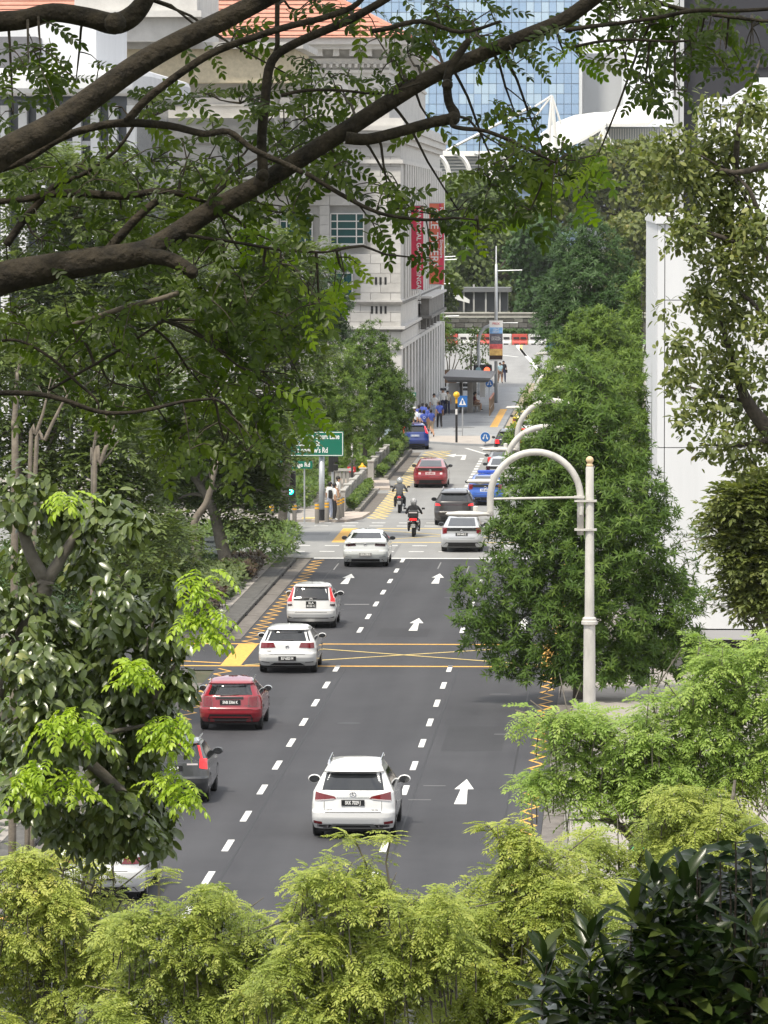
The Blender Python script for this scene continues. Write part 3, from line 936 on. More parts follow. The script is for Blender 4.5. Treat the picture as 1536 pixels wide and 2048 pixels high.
# ribbed white vault
VD = 1180.0
va = thing('ribbed_vault', 'white ribbed vault hall low between the stone building and the foliage', 'building', (wx(930, VD), VD, 0))
MB_.build('stay', M_SHELL, va, world=True)
MB().box(wx(850, VD), wx(1010, VD), VD + 8, VD + 30, 0, wz(303, VD)).build('vault_wall', mat('vault_glass', (.5, .54, .57), .4), va, world=True)
MB().box(wx(850, VD), wx(1010, VD), VD + 2, VD + 32, wz(312, VD), wz(302, VD)).build('vault_crown', M_SHELL, va, world=True)
for k in range(7):
    y0 = 316 + k * 6.5
    MB().box(wx(850, VD), wx(1010, VD), VD + 4, VD + 6, wz(y0 + 2.2, VD), wz(y0, VD)).build('louvre', M_SHELL, va, world=True)
for k in range(4):
    xx = 866 + k * 42
    b = MB(); b.tube([at(xx, 306, VD), at(xx + 16, 314, VD), at(xx + 27, 330, VD), at(xx + 32, 350, VD), at(xx + 34, 380, VD)], .9, 6, sub=3)
    b.build('rib', M_SHELL, va, world=True)
# ------------------------------------------------------------------ street furniture
M_LAMP = mat('lamp_paint', (.50, .485, .45), .55, var=.2, scale=3.5, stretch=(1, 1, .35))
M_STEEL = mat('galv_steel', (.42, .44, .46), .45, .5)
M_GOLD = mat('finial', (.62, .46, .27), .5)
M_BLK = mat('black_paint', (.015, .015, .016), .5)
M_SIGNG = mat('sign_green', (.0, .135, .085), .5)
M_SIGNW = mat('sign_white', (.75, .75, .74), .5)
M_SIGNB = mat('sign_blue', (.02, .13, .40), .5)
M_SIGNR = mat('sign_red', (.62, .05, .06), .5)
M_BOLL = mat('bollard_grey', (.20, .185, .165), .7, var=.15, scale=8)
M_BAND = mat('bollard_band', (.80, .42, .02), .4)

def street_lamp(D, label):
    x = -0.72
    t = thing('street_lamp', label, 'street lamp', (x, D, .13 if D < 109 or D > 117 else 0), 0, 'white arched street lamps along the right pavement')
    MB().lathe([(.24, 0), (.24, .5), (.17, .6), (.155, 2.9)], (0, 0, 0), 18).build('post_base', M_LAMP, t, smooth=True).data.set_sharp_from_angle(angle=R_(30))
    MB().lathe([(.17, 2.86), (.22, 2.88), (.22, 2.96), (.19, 2.98), (.19, 3.04), (.14, 3.08)], (0, 0, 0), 18).build('collar', M_LAMP, t)
    MB().lathe([(.13, 3.04), (.108, 7.12), (.09, 7.16)], (0, 0, 0), 16).build('post', M_LAMP, t, smooth=True).data.set_sharp_from_angle(angle=R_(30))
    b = MB(); b.lathe([(.06, 7.14), (.095, 7.16), (.095, 7.2), (.06, 7.24), (.05, 7.27)], (0, 0, 0), 14); b.ball((0, 0, 7.33), .105, 14)
    b.build('finial', M_GOLD, t, smooth=True)
    zc, r, xs_ = 6.3, 1.22, -.25
    pts = [(xs_, 0, 5.3), (xs_, 0, zc)] + [(xs_ - r + r * math.cos(a), 0, zc + r * 1.02 * math.sin(a)) for a in np.linspace(.1, math.pi, 24)] + [(xs_ - 2 * r, 0, 5.95), (xs_ - 2 * r, 0, 5.8)]
    MB().tube(pts, .092, 12).build('arch_arm', M_LAMP, t, smooth=True)
    MB().tube([(xs_, 0, zc + .02), (xs_ - 2 * r, 0, zc - .03)], .03, 8).build('tie_rod', M_LAMP, t)
    MB().cbox((xs_ - .03, -.02, zc + .03), (.28, .26, .06)).build('clamp', M_LAMP, t)
    for z in (5.42, 6.2):
        MB().box(xs_ - .16, .19, -.15, .15, z, z + .05).build('bracket', M_LAMP, t)
    MB().tube([(xs_ + .02, -.13, 5.85), (xs_ + .05, -.13, 6.08)], .05, 8).build('camera_tube', M_LAMP, t)
    hd = MB()
    hd.lathe([(0, -.72), (.10, -.66), (.16, -.35), (.16, .1), (.10, .3), (.09, .55)], (0, 0, 0), 14, 'x')
    hd.v = [(xs_ - 2 * r - .5 + p[0], p[1], 5.86 + p[2] * .5) for p in hd.v]
    h = hd.build('lamp_head', M_LAMP, t, smooth=True)
    MB().lathe([(.0, -.05), (.13, -.04), (.13, -.0)], (xs_ - 2 * r - .78, 0, 5.82), 12).build('diffuser', mat('lamp_diffuser', (.5, .5, .48), .3), h)
    MB().lathe([(.07, 0), (.07, .14), (.02, .16)], (xs_ - 2 * r - .4, 0, 5.92), 10).build('photocell', M_LAMP, h)
    return t
for D, l in ((96.0, 'nearest white street lamp with an arched arm and gold ball finial'), (109.3, 'second white arched street lamp, its post behind the dense tree'), (122.0, 'third white arched street lamp curving out of the foliage'),
             (148.0, 'fourth arched street lamp, grey arc beside the yellow taxi'), (204.0, 'farthest arched street lamp poking above the trees near the barriers')):
    street_lamp(D, l)

# bollards at the crossing corner
def bollard(px, py, label):
    p = gp(px, py, .11)
    t = thing('bollard', label, 'bollard', p, 0, 'banded bollards at the crossing corner')
    MB().lathe([(.10, 0), (.10, .9), (.09, .93)], (0, 0, 0), 14).build('post', M_BOLL, t, smooth=True).data.set_sharp_from_angle(angle=R_(40))
    for z in (.66, .80):
        MB().lathe([(.104, z), (.104, z + .075)], (0, 0, 0), 14).build('band', M_BAND, t)
for px, py, l in ((543, 1051, 'leftmost banded bollard, by the thin black pole'), (589, 1049, 'banded bollard just right of the green traffic light'), (634, 1047, 'banded bollard just left of the direction sign pole'),
                  (653.5, 1044, 'banded bollard just right of the direction sign pole'), (675, 1039, 'banded bollard behind the waiting pair'), (680, 1036.5, 'banded bollard second from the fence post'), (684.5, 1034, 'banded bollard closest to the concrete fence')):
    bollard(px, py, l)

# green direction sign
p = gp(643.5, 1041, .11)
D = p.y
t = thing('direction_sign', 'green direction sign board on a grey pole at the crossing', 'sign', p)
MB().lathe([(.13, 0), (.13, 3.2)], (0, 0.02, 0), 14).build('pole', M_STEEL, t, smooth=True)
MB().lathe([(.15, 0), (.15, .5)], (0, 0.02, 0), 14).build('pole_base', M_BLK, t)
x0, x1 = wx(566, D) - p.x, wx(687.5, D) - p.x
z0, z1 = wz(913, D) - .11, wz(863, D) - .11
bd = MB().box(x0, x1, -.22, -.17, z0, z1).build('board', M_SIGNG, t, bevel=.01)
b = MB(); e = .03
for (a0, a1, b0, b1) in ((x0 + e, x1 - e, z1 - 2 * e, z1 - e), (x0 + e, x1 - e, z0 + e, z0 + 2 * e), (x0 + e, x0 + 2 * e, z0 + e, z1 - e), (x1 - 2 * e, x1 - e, z0 + e, z1 - e)):
    b.box(a0, a1, -.226, -.219, b0, b1)
b.build('border', M_SIGNW, bd)
tx = wx(590, D) - p.x
for s, py in (('Supreme Court Lane', 873.5), ('Coleman St', 887.5), ("St Andrew's Rd", 901)):
    text_mesh('sign_text', s, .34, M_SIGNW, bd, (tx, -.226, wz(py, D) - .11), sx=.70, bold=.008)
# street-name plate
p2 = gp(600, 1046, .11)
t = thing('street_name_sign', 'small green street name plate reading North Bridge Rd', 'sign', p2)
D = p2.y
MB().tube([(.2, .05, 0), (.2, .05, wz(938, D))], .035, 8).build('pole', M_STEEL, t)
x0, x1 = wx(528, D) - p2.x, wx(624.5, D) - p2.x
z0, z1 = wz(938, D) - .11, wz(923, D) - .11
bd = MB().box(x0, x1, -.03, .0, z0, z1).build('board', M_SIGNG, t, bevel=.01)
text_mesh('sign_text', 'North Bridge Rd', .27, M_SIGNW, bd, (wx(620, D) - p2.x, -.036, (z0 + z1) / 2), align='RIGHT', sx=.88, bold=.006)

# traffic lights
p = gp(577, 1053, .11)
D = p.y
t = thing('traffic_light', 'traffic light showing green beside the left pavement', 'traffic light', p)
MB().lathe([(.07, 0), (.07, wz(975, D) - .1)], (0, .1, 0), 10).build('pole', M_STEEL, t, smooth=True)
z0, z1 = wz(993, D) - .1, wz(962, D) - .1
x0, x1 = wx(573, D) - p.x, wx(591, D) - p.x
hs = MB().box(x0, x1, -.16, .1, z0 - .35, z1 + .42).build('housing', M_BLK, t, bevel=.03)
cx, cz = wx(580.5, D) - p.x, wz(983, D) - .11
r = .155
b = MB(); b.add([(cx + r * math.cos(a), -.17, cz + r * math.sin(a)) for a in np.linspace(0, 2 * math.pi, 21)[:-1]], [tuple(range(20))]); b.build('green_lens', mat('lens_green', (.0, .5, .35), .3, emit=(.02, 1.0, .62), estr=2.4), hs)
b = MB(); b.tube([(cx + r * .5 * math.cos(a), -.175, cz + r * .5 * math.sin(a)) for a in np.linspace(0, 2 * math.pi, 17)], .025, 6, False); b.build('lens_ring', mat('lens_ring', (.4, .9, .85), .3, emit=(.35, 1.0, .85), estr=3), hs)
for dz in (.36, .72):
    b = MB(); b.add([(cx + r * math.cos(a), -.168, cz + dz + r * math.sin(a)) for a in np.linspace(0, 2 * math.pi, 21)[:-1]], [tuple(range(20))]); b.build('unlit_lens', mat('lens_off', (.03, .02, .02), .3), hs)
for dz in (0, .36, .72):
    b = MB(); rows = [[(cx + r * 1.08 * math.cos(a), y, cz + dz + r * 1.08 * math.sin(a)) for a in np.linspace(-.3, math.pi + .3, 12)] for y in (-.16, -.32)]
    b.grid(rows).build('visor', M_BLK, hs)

p = gp(661, 1041, .11)
D = p.y
t = thing('traffic_light', 'black traffic light seen from behind, beside the direction sign', 'traffic light', (p.x, p.y + 1.2, .11))
MB().lathe([(.055, 0), (.055, wz(947, D))], (0, 0, 0), 10).build('pole', M_STEEL, t)
x0, x1 = wx(652.5, D) - p.x, wx(663, D) - p.x
z0, z1 = wz(948, D) - .11, wz(915, D) - .11
hs = MB().box(x0, x1, -.1, .1, z0, z1).build('housing', M_BLK, t, bevel=.03)
for k in range(2):
    zc = z0 + (z1 - z0) * (.25 + .5 * k)
    MB().box(x1 - .02, x1 + .2, -.12, .12, zc - .14, zc + .16).build('visor', M_BLK, hs, bevel=.03)

def pole_thing(name, label, cat, px, py, ztop, r, m, z0=.11, base=None):
    p = gp(px, py, z0)
    t = thing(name, label, cat, p)
    MB().lathe([(r * 1.1, 0), (r, .1), (r * .85, ztop)], (0, 0, 0), 10).build('pole', m, t, smooth=True)
    return t, p
t, p = pole_thing('thin_pole', 'thin black pole between the left bollards', 'pole', 564, 1051, 2.2, .06, M_BLK)
MB().lathe([(.05, 2.2), (.09, 2.25), (.09, 2.4), (.02, 2.5)], (0, 0, 0), 10).build('cap', M_STEEL, t)
t, p = pole_thing('striped_pole', 'white and black pole behind the concrete fence', 'pole', 704, 959, 1.2, .065, M_BLK)
MB().lathe([(.06, 1.2), (.055, 2.3)], (0, 0, 0), 10).build('white_part', M_SIGNW, t)
MB().ball((0, 0, 2.36), .08, 8).build('cap', M_SIGNW, t)

# red and dark pylons among the left trees
def pylon(px, py0, py1, wpx, D, label):
    x = wx(px, D); p = Vector((x, D, .11))
    t = thing('notice_pylon', label, 'pylon', p, 0, 'grey notice pylons with red bands')
    w = wpx * D / FPX
    z1 = wz(py0, D) - .11; z0 = wz(py1, D) - .11
    MB().box(-w / 2, w / 2, 0, .18, 0, z1 + (z1 - z0) * 1.5).build('slab', mat('pylon_grey', (.13, .12, .115), .6), t, bevel=.02)
    rb = MB().box(-w / 2 - .01, w / 2 + .01, -.02, .20, z0, z1).build('red_band', M_SIGNR, t)
    for k in range(3):
        MB().box(-w * .3, w * (.3 - .08 * k), -.024, -.02, z0 + (z1 - z0) * (.25 + .22 * k), z0 + (z1 - z0) * (.33 + .22 * k)).build('notice_line', M_SIGNW, rb)
pylon(703, 934, 945, 16, 186, 'grey notice pylon with a red band behind the fence, nearest')
pylon(724, 899, 910, 15, 197, 'grey notice pylon with a red band between the two thin trunks')
pylon(797, 849, 862, 17, 222, 'grey notice pylon with a red panel beside the blue car')

# concrete fences
def fence(D0, D1, label, posts):
    x = -12.85
    t = thing('concrete_fence', label, 'fence', (x, D0, .11), 0, 'low concrete fences along the left kerb')
    h = .98
    n = posts
    for i in range(n + 1):
        y = (D1 - D0) * i / n
        po = MB().box(-.16, .16, y - .17, y + .17, 0, h).build('post', M_CONC, t, bevel=.015)
        MB().box(-.19, .19, y - .2, y + .2, h, h + .06).build('cap', mat('conc_pale', (.42, .41, .38), .8, var=.1), po)
    L_ = (D1 - D0) / n
    for i in range(n):
        y0 = L_ * i + .2
        MB().box(-.10, .10, y0, y0 + L_ - .4, h - .16, h - .02).build('top_rail', M_CONC, t)
        for k in range(int((L_ - .4) / .55)):
            MB().box(-.05, .05, y0 + .15 + k * .55, y0 + .4 + k * .55, 0, h - .16).build('slat', M_CONC, t)
fence(166, 180, 'concrete fence of posts and slats nearest the crossing', 4)
fence(185.5, 198, 'middle concrete fence behind the second hedge', 4)
fence(206, 214, 'far concrete fence beside the blue car', 3)
# low walls/planter blocks behind the fences
for px0_, px1_, pyt, pyb, D, l in ((662, 700, 938, 985, 178, 'grey slatted concrete screen behind the black traffic light'),):
    x0, x1 = wx(px0_, D), wx(px1_, D)
    t = thing('concrete_screen', l, 'screen', (x0, D, .11))
    z1 = wz(pyt, D) - .11
    for k in range(5):
        w = (x1 - x0) / 5
        MB().box(k * w, k * w + w * .7, 0, .15, 0, z1 - .12).build('slat', M_CONC, t)
    MB().box(-.05, x1 - x0 + .05, -.05, .2, z1 - .12, z1).build('cap', MATS['conc_pale'], t)
# glass panel stand and small orange marker among the beds
t = thing('glass_stand', 'pale glass panel standing beyond the slender trees', 'panel', (wx(778, 212), 212, .11))
MB().box(-.28, .28, -.02, .02, .1, 2.0).build('pane', mat('pale_glass', (.42, .52, .56), .15), t); MB().box(-.3, .3, -.05, .05, 0, .12).build('foot', M_STEEL, t)
t = thing('yellow_hydrant', 'small yellow hydrant beyond the nearest fence', 'hydrant', (wx(724.5, 186), 186, .11))
b = MB(); b.lathe([(.09, 0), (.09, .55), (.16, .6), (.16, .68), (.09, .74), (.03, .86)], (0, 0, 0), 10); b.tube([(-.2, 0, .62), (.2, 0, .62)], .05, 8); b.build('barrel', M_BAND, t)
MB().lathe([(.14, 0), (.14, .06)], (0, 0, 0), 10).build('flange', M_BAND, t)

# white notice board "Use Crossing"
p = gp(428, 1140, .13)
D = p.y
t = thing('notice_board', 'white board telling pedestrians to use the crossing, under the left trees', 'sign', p)
for px in (402, 450):
    MB().box(wx(px, D) - p.x - .05, wx(px, D) - p.x + .05, 0, .08, 0, 1.35).build('post', mat('timber_post', (.10, .085, .07), .8), t)
z0, z1 = wz(1110, D) - .13, wz(1074, D) - .13
bd = MB().box(wx(408, D) - p.x, wx(446, D) - p.x, -.05, 0, z0, z1).build('board', mat('board_pale', (.62, .65, .65), .5), t, bevel=.01)
text_mesh('board_text', 'PEDESTRIANS', .12, mat('text_dark', (.05, .07, .09), .6), bd, (wx(427, D) - p.x, -.055, z0 + (z1 - z0) * .68), align='CENTER', sx=.85, bold=.004)
text_mesh('board_text', 'Use Crossing', .12, MATS['text_dark'], bd, (wx(427, D) - p.x, -.055, z0 + (z1 - z0) * .42), align='CENTER', sx=.85, bold=.004)
# slim grey post in the verge hedge
t, p = pole_thing('marker_post', 'short grey marker post on the left verge by the driveway', 'post', 443, 1268, .75, .04, M_STEEL, .13)
MB().ball((0, 0, .77), .06, 8).build('cap', M_SIGNW, t)

# zebra-crossing beacon on the plaza
p = gp(913, 885, .12)
t = thing('beacon', 'striped crossing beacon with an orange globe on the plaza edge', 'beacon', p)
D = p.y
for k in range(8):
    MB().lathe([(.07, 0 + k * .34), (.07, (k + 1) * .34)], (0, 0, 0), 10).build('stripe', M_BLK if (k % 2 == 0 or k < 4) else (M_BAND if k > 5 else M_SIGNW), t)
MB().ball((0, 0, 2.9), .2, 14).build('globe', mat('beacon_globe', (.85, .5, .03), .35), t, smooth=True)
# crossing sign
p = gp(925, 872, .12)
D = p.y
t = thing('crossing_sign', 'square blue pedestrian crossing sign beside the beacon', 'sign', p)
MB().tube([(0, .05, 0), (0, .05, 2.5)], .04, 8).build('pole', M_STEEL, t)
zc = 2.2
bd = MB().box(-.3, .3, -.02, .0, zc - .38, zc + .32).build('board', M_SIGNB, t)
MB().add([(-.22, -.026, zc - .26), (.22, -.026, zc - .26), (0, -.026, zc + .2)], [(0, 1, 2)]).build('triangle', M_SIGNW, bd)
MB().box(-.05, .05, -.032, -.028, zc - .2, zc + .04).build('figure', M_SIGNB, bd)
def arrow_sign(px, py, rpx, label, square=False, D=None, base=.0):
    D = D or 213
    x, z = wx(px, D), wz(py, D)
    t = thing('keep_either_side_sign', label, 'sign', (x, D, base), 0, 'blue pass either side signs')
    MB().tube([(0, .06, 0), (0, .06, z - base)], .04, 8).build('pole', M_STEEL, t)
    r = rpx * D / FPX
    zc = z - base
    if square: MB().box(-r * 1.1, r * 1.1, -.01, .01, zc - r * 1.1, zc + r * 1.1).build('backboard', M_SIGNW, t)
    n = 24
    bd = MB().slab_xz([(r * math.cos(2 * math.pi * k / n), zc + r * math.sin(2 * math.pi * k / n)) for k in range(n)], -.04, -.015).build('disc', M_SIGNB, t)
    if not square:
        MB().slab_xz([(r * 1.09 * math.cos(2 * math.pi * k / n), zc + r * 1.09 * math.sin(2 * math.pi * k / n)) for k in range(n)], -.014, .01).build('rim', M_SIGNW, t)
    b = MB()
    for sg in (-1, 1):
        b.add([(sg * r * .05, -.045, zc + r * .55), (sg * r * .22, -.045, zc + r * .55), (sg * r * .45, -.045, zc - r * .15), (sg * r * .28, -.045, zc - r * .15)], [(0, 1, 2, 3) if sg < 0 else (3, 2, 1, 0)])
        b.add([(sg * r * .12, -.045, zc - r * .12), (sg * r * .62, -.045, zc - r * .12), (sg * r * .45, -.045, zc - r * .55)], [(0, 1, 2)])
    b.build('arrows', M_SIGNW, bd)
    return t
t = arrow_sign(971, 874, 9.5, 'round blue pass either side sign on the plaza kerb', D=214.6, base=.12)
arrow_sign(979, 767, 7.5, 'square blue pass either side sign under the bus shelter roof edge', True, D=262, base=.12)

# bus shelter
SD0, SD1 = 246.5, 257.0
sx0, sx1 = -12.0, -8.75
t = thing('bus_shelter', 'grey roofed bus shelter with a bench on the plaza', 'bus shelter', ((sx0 + sx1) / 2, SD0, .12))
rf = MB(); rf.slab_xz([(sx0, 2.72), (sx1, 2.60), (sx1, 2.45), (sx1 - .3, 2.30), (sx0 + .5, 2.30), (sx0, 2.6)], SD0 - .5, SD1)
rf.build('roof', mat('shelter_roof', (.17, .17, .175), .5), t, world=True)
MB().box(sx0 + .3, sx1 - .1, SD0 - .6, SD0 - .5, 2.34, 2.46).build('fascia', mat('shelter_dark', (.07, .07, .07), .5), t, world=True)
for y in (SD0 + 1, SD1 - 2):
    MB().box(-10.4, -10.05, y, y + .3, .12, 2.4).build('column', M_CONC, t, world=True)
MB().box(-10.45, -9.55, SD0 + 1.6, SD0 + 4.6, .52, .60).build('bench_seat', mat('bench', (.36, .31, .25), .7), t, world=True)
for k in range(4):
    MB().box(-10.4 + k * .24, -10.28 + k * .24, SD0 + 1.7, SD0 + 1.8, .12, .52).build('bench_leg', M_CONC, t, world=True)
MB().box(-11.7, -10.95, SD0 + .6, SD0 + .7, .35, 2.2).build('advert_panel', mat('panel_pale', (.5, .51, .52), .4), t, world=True)
MB().box(-10.93, -10.75, SD0 + .5, SD0 + 2.0, .12, 2.25).build('end_screen', mat('shelter_dark', (.07, .07, .07), .5), t, world=True)
MB().box(-9.75, -9.35, SD0 + 6.5, SD0 + 6.6, .9, 2.1).build('route_map', M_SIGNW, t, world=True)
# railing at the kerb
t = thing('guard_rail', 'brown railing panel at the plaza kerb beside the shelter', 'railing', (-8.7, 243.5, .12))
for k in range(6):
    MB().box(-.04, .04, k * 1.6, k * 1.6 + .08, 0, 1.15).build('post', mat('rail_brown', (.30, .22, .15), .6), t)
MB().box(-.05, .05, 0, 8.1, 1.10, 1.2).build('top_rail', mat('rail_red', (.45, .18, .12), .6), t)
MB().box(-.03, .03, 0, 8.1, .45, .52).build('lower_rail', MATS['rail_brown'], t)

# tall lamp pole with poster banner
p = gp(992, 806, .12)
D = p.y
t = thing('banner_pole', 'tall grey pole with a long event poster at the far road', 'pole', p)
MB().lathe([(.13, 0), (.12, 6.5), (.10, wz(532, D)), (.05, wz(532, D) + .02), (.045, wz(495, D))], (0, 0, 0), 12).build('pole', M_STEEL, t, smooth=True)
x0, x1 = wx(979, D) - p.x, wx(1006, D) - p.x
z0, z1 = wz(722, D) - .12, wz(641, D) - .12
bd = MB().box(x0, x1, -.2, -.17, z0, z1).build('poster', M_SIGNW, t)
hgt = z1 - z0; wd = x1 - x0
for (a, c, col, nm) in ((.68, .83, (.10, .22, .45), 'a'), (.42, .68, (.05, .045, .06), 'b'), (.30, .42, (.42, .06, .06), 'c'), (.14, .30, (.50, .27, .08), 'd')):
    MB().box(x0 + .02, x1 - .02, -.206, -.2, z0 + hgt * a, z0 + hgt * c).build('poster_field', mat('poster_' + nm, col, .5, col2=tuple(min(1, k * 2.4 + .05) for k in col), scale=3.5), bd)
MB().box(x0 + .02, x1 - .02, -.206, -.2, z0 + hgt * .14 - .3, z0 + hgt * .14).build('poster_field', mat('poster_e', (.04, .02, .015), .5), bd)
text_mesh('poster_text', 'PRIX', .26, mat('poster_red', (.6, .05, .08), .5), bd, ((x0 + x1) / 2, -.21, z0 + hgt * .92), align='CENTER')
for k, (f, s) in enumerate(((.78, 'LIGHT'), (.72, 'NIGHT'), (.58, 'FESTIVAL'), (.53, 'OF MUSIC'))):
    text_mesh('poster_text', s, .2, M_SIGNW, bd, ((x0 + x1) / 2, -.21, z0 + hgt * f), align='CENTER', sx=.8)
b = MB(); b.tube([(.1, 0, wz(649, D)), (1.6, 0, wz(649, D))], .04, 6); b.tube([(.1, 0, wz(545, D)), (1.9, 0, wz(545, D) + .05)], .05, 6); b.build('cross_arm', M_STEEL, t)
# second pole carrying arms
p = gp(885, 726, .0)
D = 300.0
t = thing('lamp_column', 'slim grey lamp column just right of the red banners', 'pole', (wx(885, D), D, 0))
MB().lathe([(.16, 0), (.12, wz(470, D))], (0, 0, 0), 10).build('pole', M_STEEL, t, smooth=True)
b = MB()
for py, l in ((514, 1.1), (520, 1.2), (568, .8), (633, 1.4)): b.tube([(0, 0, wz(py, D)), (l, 0, wz(py, D) + .05)], .05, 6)
b.build('arm', M_STEEL, t)
# curved lattice gantry arm with signals, near the planter
D = 268.0
t = thing('signal_gantry', 'curved grey signal arm with a red light above the shelter roof', 'traffic light', (wx(958, D), D, .12))
pts = [at(958, 790, D), at(958, 740, D), at(957, 690, D), at(960, 670, D), at(968, 657, D), at(980, 651, D)]
MB().tube([v - t.location for v in pts], .12, 8, sub=4).build('curved_arm', M_STEEL, t, smooth=True)
for px, m, nm in ((974, mat('lens_red', (.6, .02, .02), .3, emit=(1, .08, .03), estr=3.0), 'red_lens'), (957, mat('lens_cyan', (.25, .4, .45), .3), 'back_lamp')):
    c = at(px, 740, D) - t.location
    h = MB().box(c.x - .38, c.x + .38, -.1, .1, c.z - .42, c.z + .42).build('signal_head', M_BLK, t, bevel=.1)
    MB().add([(c.x + .22 * math.cos(a), -.12, c.z + .22 * math.sin(a)) for a in np.linspace(0, 2 * math.pi, 17)[:-1]], [tuple(range(16))]).build(nm, m, h)

# red banners on the stone building
def banner(px0_, px1_, py0, py1, D, label, cols, texts):
    x0, x1 = wx(px0_, D), wx(px1_, D)
    z0, z1 = wz(py1, D), wz(py0, D)
    t = thing('banner', label, 'banner', (x0, D, z0), 0, 'tall red banners on the stone building')
    W_, H_ = x1 - x0, z1 - z0
    n = 14
    b = MB()
    f = [[(W_ * i / 4, .05 * math.sin(j * .9 + i), H_ * j / n) for i in range(5)] for j in range(n + 1)]
    b.grid(f)
    b.grid([[(q[0], q[1] + .02, q[2]) for q in r] for r in f], flip=True)
    cl = b.build('cloth', cols[0], t)
    if cols[1]:
        b = MB(); b.grid([[(W_ * (.66 + .34 * i / 2), .05 * math.sin(j * .9 + 3) - .012, H_ * j / n) for i in range(3)] for j in range(n + 1)])
        b.build('side_stripe', cols[1], cl)
    for z in (0.02, H_):
        MB().tube([(-.5, .02, z), (W_, .02, z)], .04, 6).build('bracket', M_STEEL, t)
    for s, size, fx, fz in texts:
        text_mesh('banner_text', s, size, M_SIGNW, cl, (W_ * fx, -.08, H_ * fz), (math.pi / 2, math.pi / 2, 0), 'LEFT', sx=1.0, bold=.006)
    return t
M_BRED = mat('banner_red', (.62, .035, .09), .7); M_BOR = mat('banner_orange', (.66, .15, .085), .7)
banner(822.5, 846.5, 411, 580, 236.5, 'tall crimson banner with white lettering on the stone building', (M_BRED, None), (('NATIONAL GALLERY SINGAPORE', .42, .62, .96),))
banner(859, 888, 406, 570, 259, 'tall orange banner with big white letters beside the crimson one', (M_BOR, M_BRED), (('SIZE TIMERS', .80, .32, .93), ('National Gallery Singapore', .34, .82, .95)))

# red and white barriers at the far end
M_BARR = mat('barrier_red', (.42, .06, .045), .6, var=.2, scale=2); M_BARW = mat('barrier_white', (.55, .55, .54), .6, var=.12, scale=2)
D = 376.0
bx = wx(884, D)
k = 0
while bx < wx(1075, D):
    w = 2.0 if k % 2 else 1.7
    t = thing('traffic_barrier', ('red' if k % 2 == 0 else 'white') + ' plastic barrier number-%s along the far kerb' % 'x', 'barrier', (bx, D + U(-.2, .2), 0), U(-.05, .05), 'red and white barriers at the end of the road')
    m = M_BARR if k % 2 == 0 else M_BARW
    MB().slab_yz([(-.3, 0), (.3, 0), (.3, .25), (.12, .5), (.1, 1.15), (-.1, 1.15), (-.12, .5), (-.3, .25)], .03, w - .03).build('shell', m, t, bevel=.03)
    for f in (.28, .72):
        MB().box(w * f - .3, w * f + .3, -.22, -.08, .62, .82).build('fork_slot', M_DARK, t)
    for f in (.3, .7):
        MB().box(w * f - .25, w * f + .25, -.31, -.2, .02, .14).build('foot_gap', M_DARK, t)
    t['label'] = ['red', 'white'][k % 2] + ' plastic barrier, ' + ['first', 'second', 'third', 'fourth', 'fifth', 'sixth', 'seventh', 'eighth', 'ninth', 'tenth', 'eleventh', 'twelfth'][min(k // 2, 11)] + ' of its colour from the left at the road end'
    bx += w; k += 1

# old stone river wall beyond the verge
M_RW = [mat('river_stone_%d' % i, c, .9, var=.25, scale=2) for i, c in enumerate(((.075, .07, .062), (.11, .105, .095), (.15, .145, .13)))]
D = 393.0
t = thing('stone_wall', 'old dark stone wall with a pale coping beyond the barriers', 'wall', (wx(880, D), D, 0))
MB().box(-30, 30, .15, 1.2, 0, 2.2).build('wall_core', M_RW[0], t)
sp_ = [MB().box(.03, .97, 0, .4, .03, .52).build('stone', m, t) for m in M_RW]
n = 0
for j in range(4):
    for i in range(13):
        c = random.choice(sp_).copy(); COL.objects.link(c); c.parent = t
        c.location = ((-.5 if j % 2 else 0) + i * 1.0 - .3, U(-.05, .03), .15 + j * .55); n += 1
for o in sp_: bpy.data.objects.remove(o)
MB().box(-30, 30, -.1, 1.4, 2.36, 2.52).build('coping', mat('coping_pale', (.36, .34, .31), .85, var=.2, scale=1), t)
MB().box(-30, 30, .3, 1.6, 2.52, 2.8).build('parapet', M_RW[1], t)
MB().box(-30, 30, .25, 1.65, 2.8, 2.92).build('coping', MATS['coping_pale'], t)
# dark pavilion behind the wall
D = 415.0
t = thing('riverside_pavilion', 'low dark pavilion with pale posts behind the stone wall', 'pavilion', (wx(960, D), D, 0))
MB().box(wx(905, D), wx(1015, D), D, D + 6, 2.4, 4.7).build('dark_front', mat('pav_dark', (.07, .075, .08), .5), t, world=True)
MB().box(wx(898, D), wx(1022, D), D - 1, D + 7, 4.7, 5.2).build('roof', mat('pav_roof', (.13, .135, .14), .6), t, world=True)
for px in (908, 928, 948, 972, 1000):
    MB().box(wx(px, D) - .1, wx(px, D) + .1, D - .6, D - .3, 0, 4.8 if px != 948 else 5.6).build('post', mat('post_dull', (.38, .38, .37), .6), t, world=True)
b = MB(); b.slab_xz([(wx(893, D), 4.2), (wx(940, D), 3.4), (wx(940, D), 3.8), (wx(893, D), 5.6)], D - 2, D - 1.6); b.build('ramp', M_SIGNW, t, world=True)

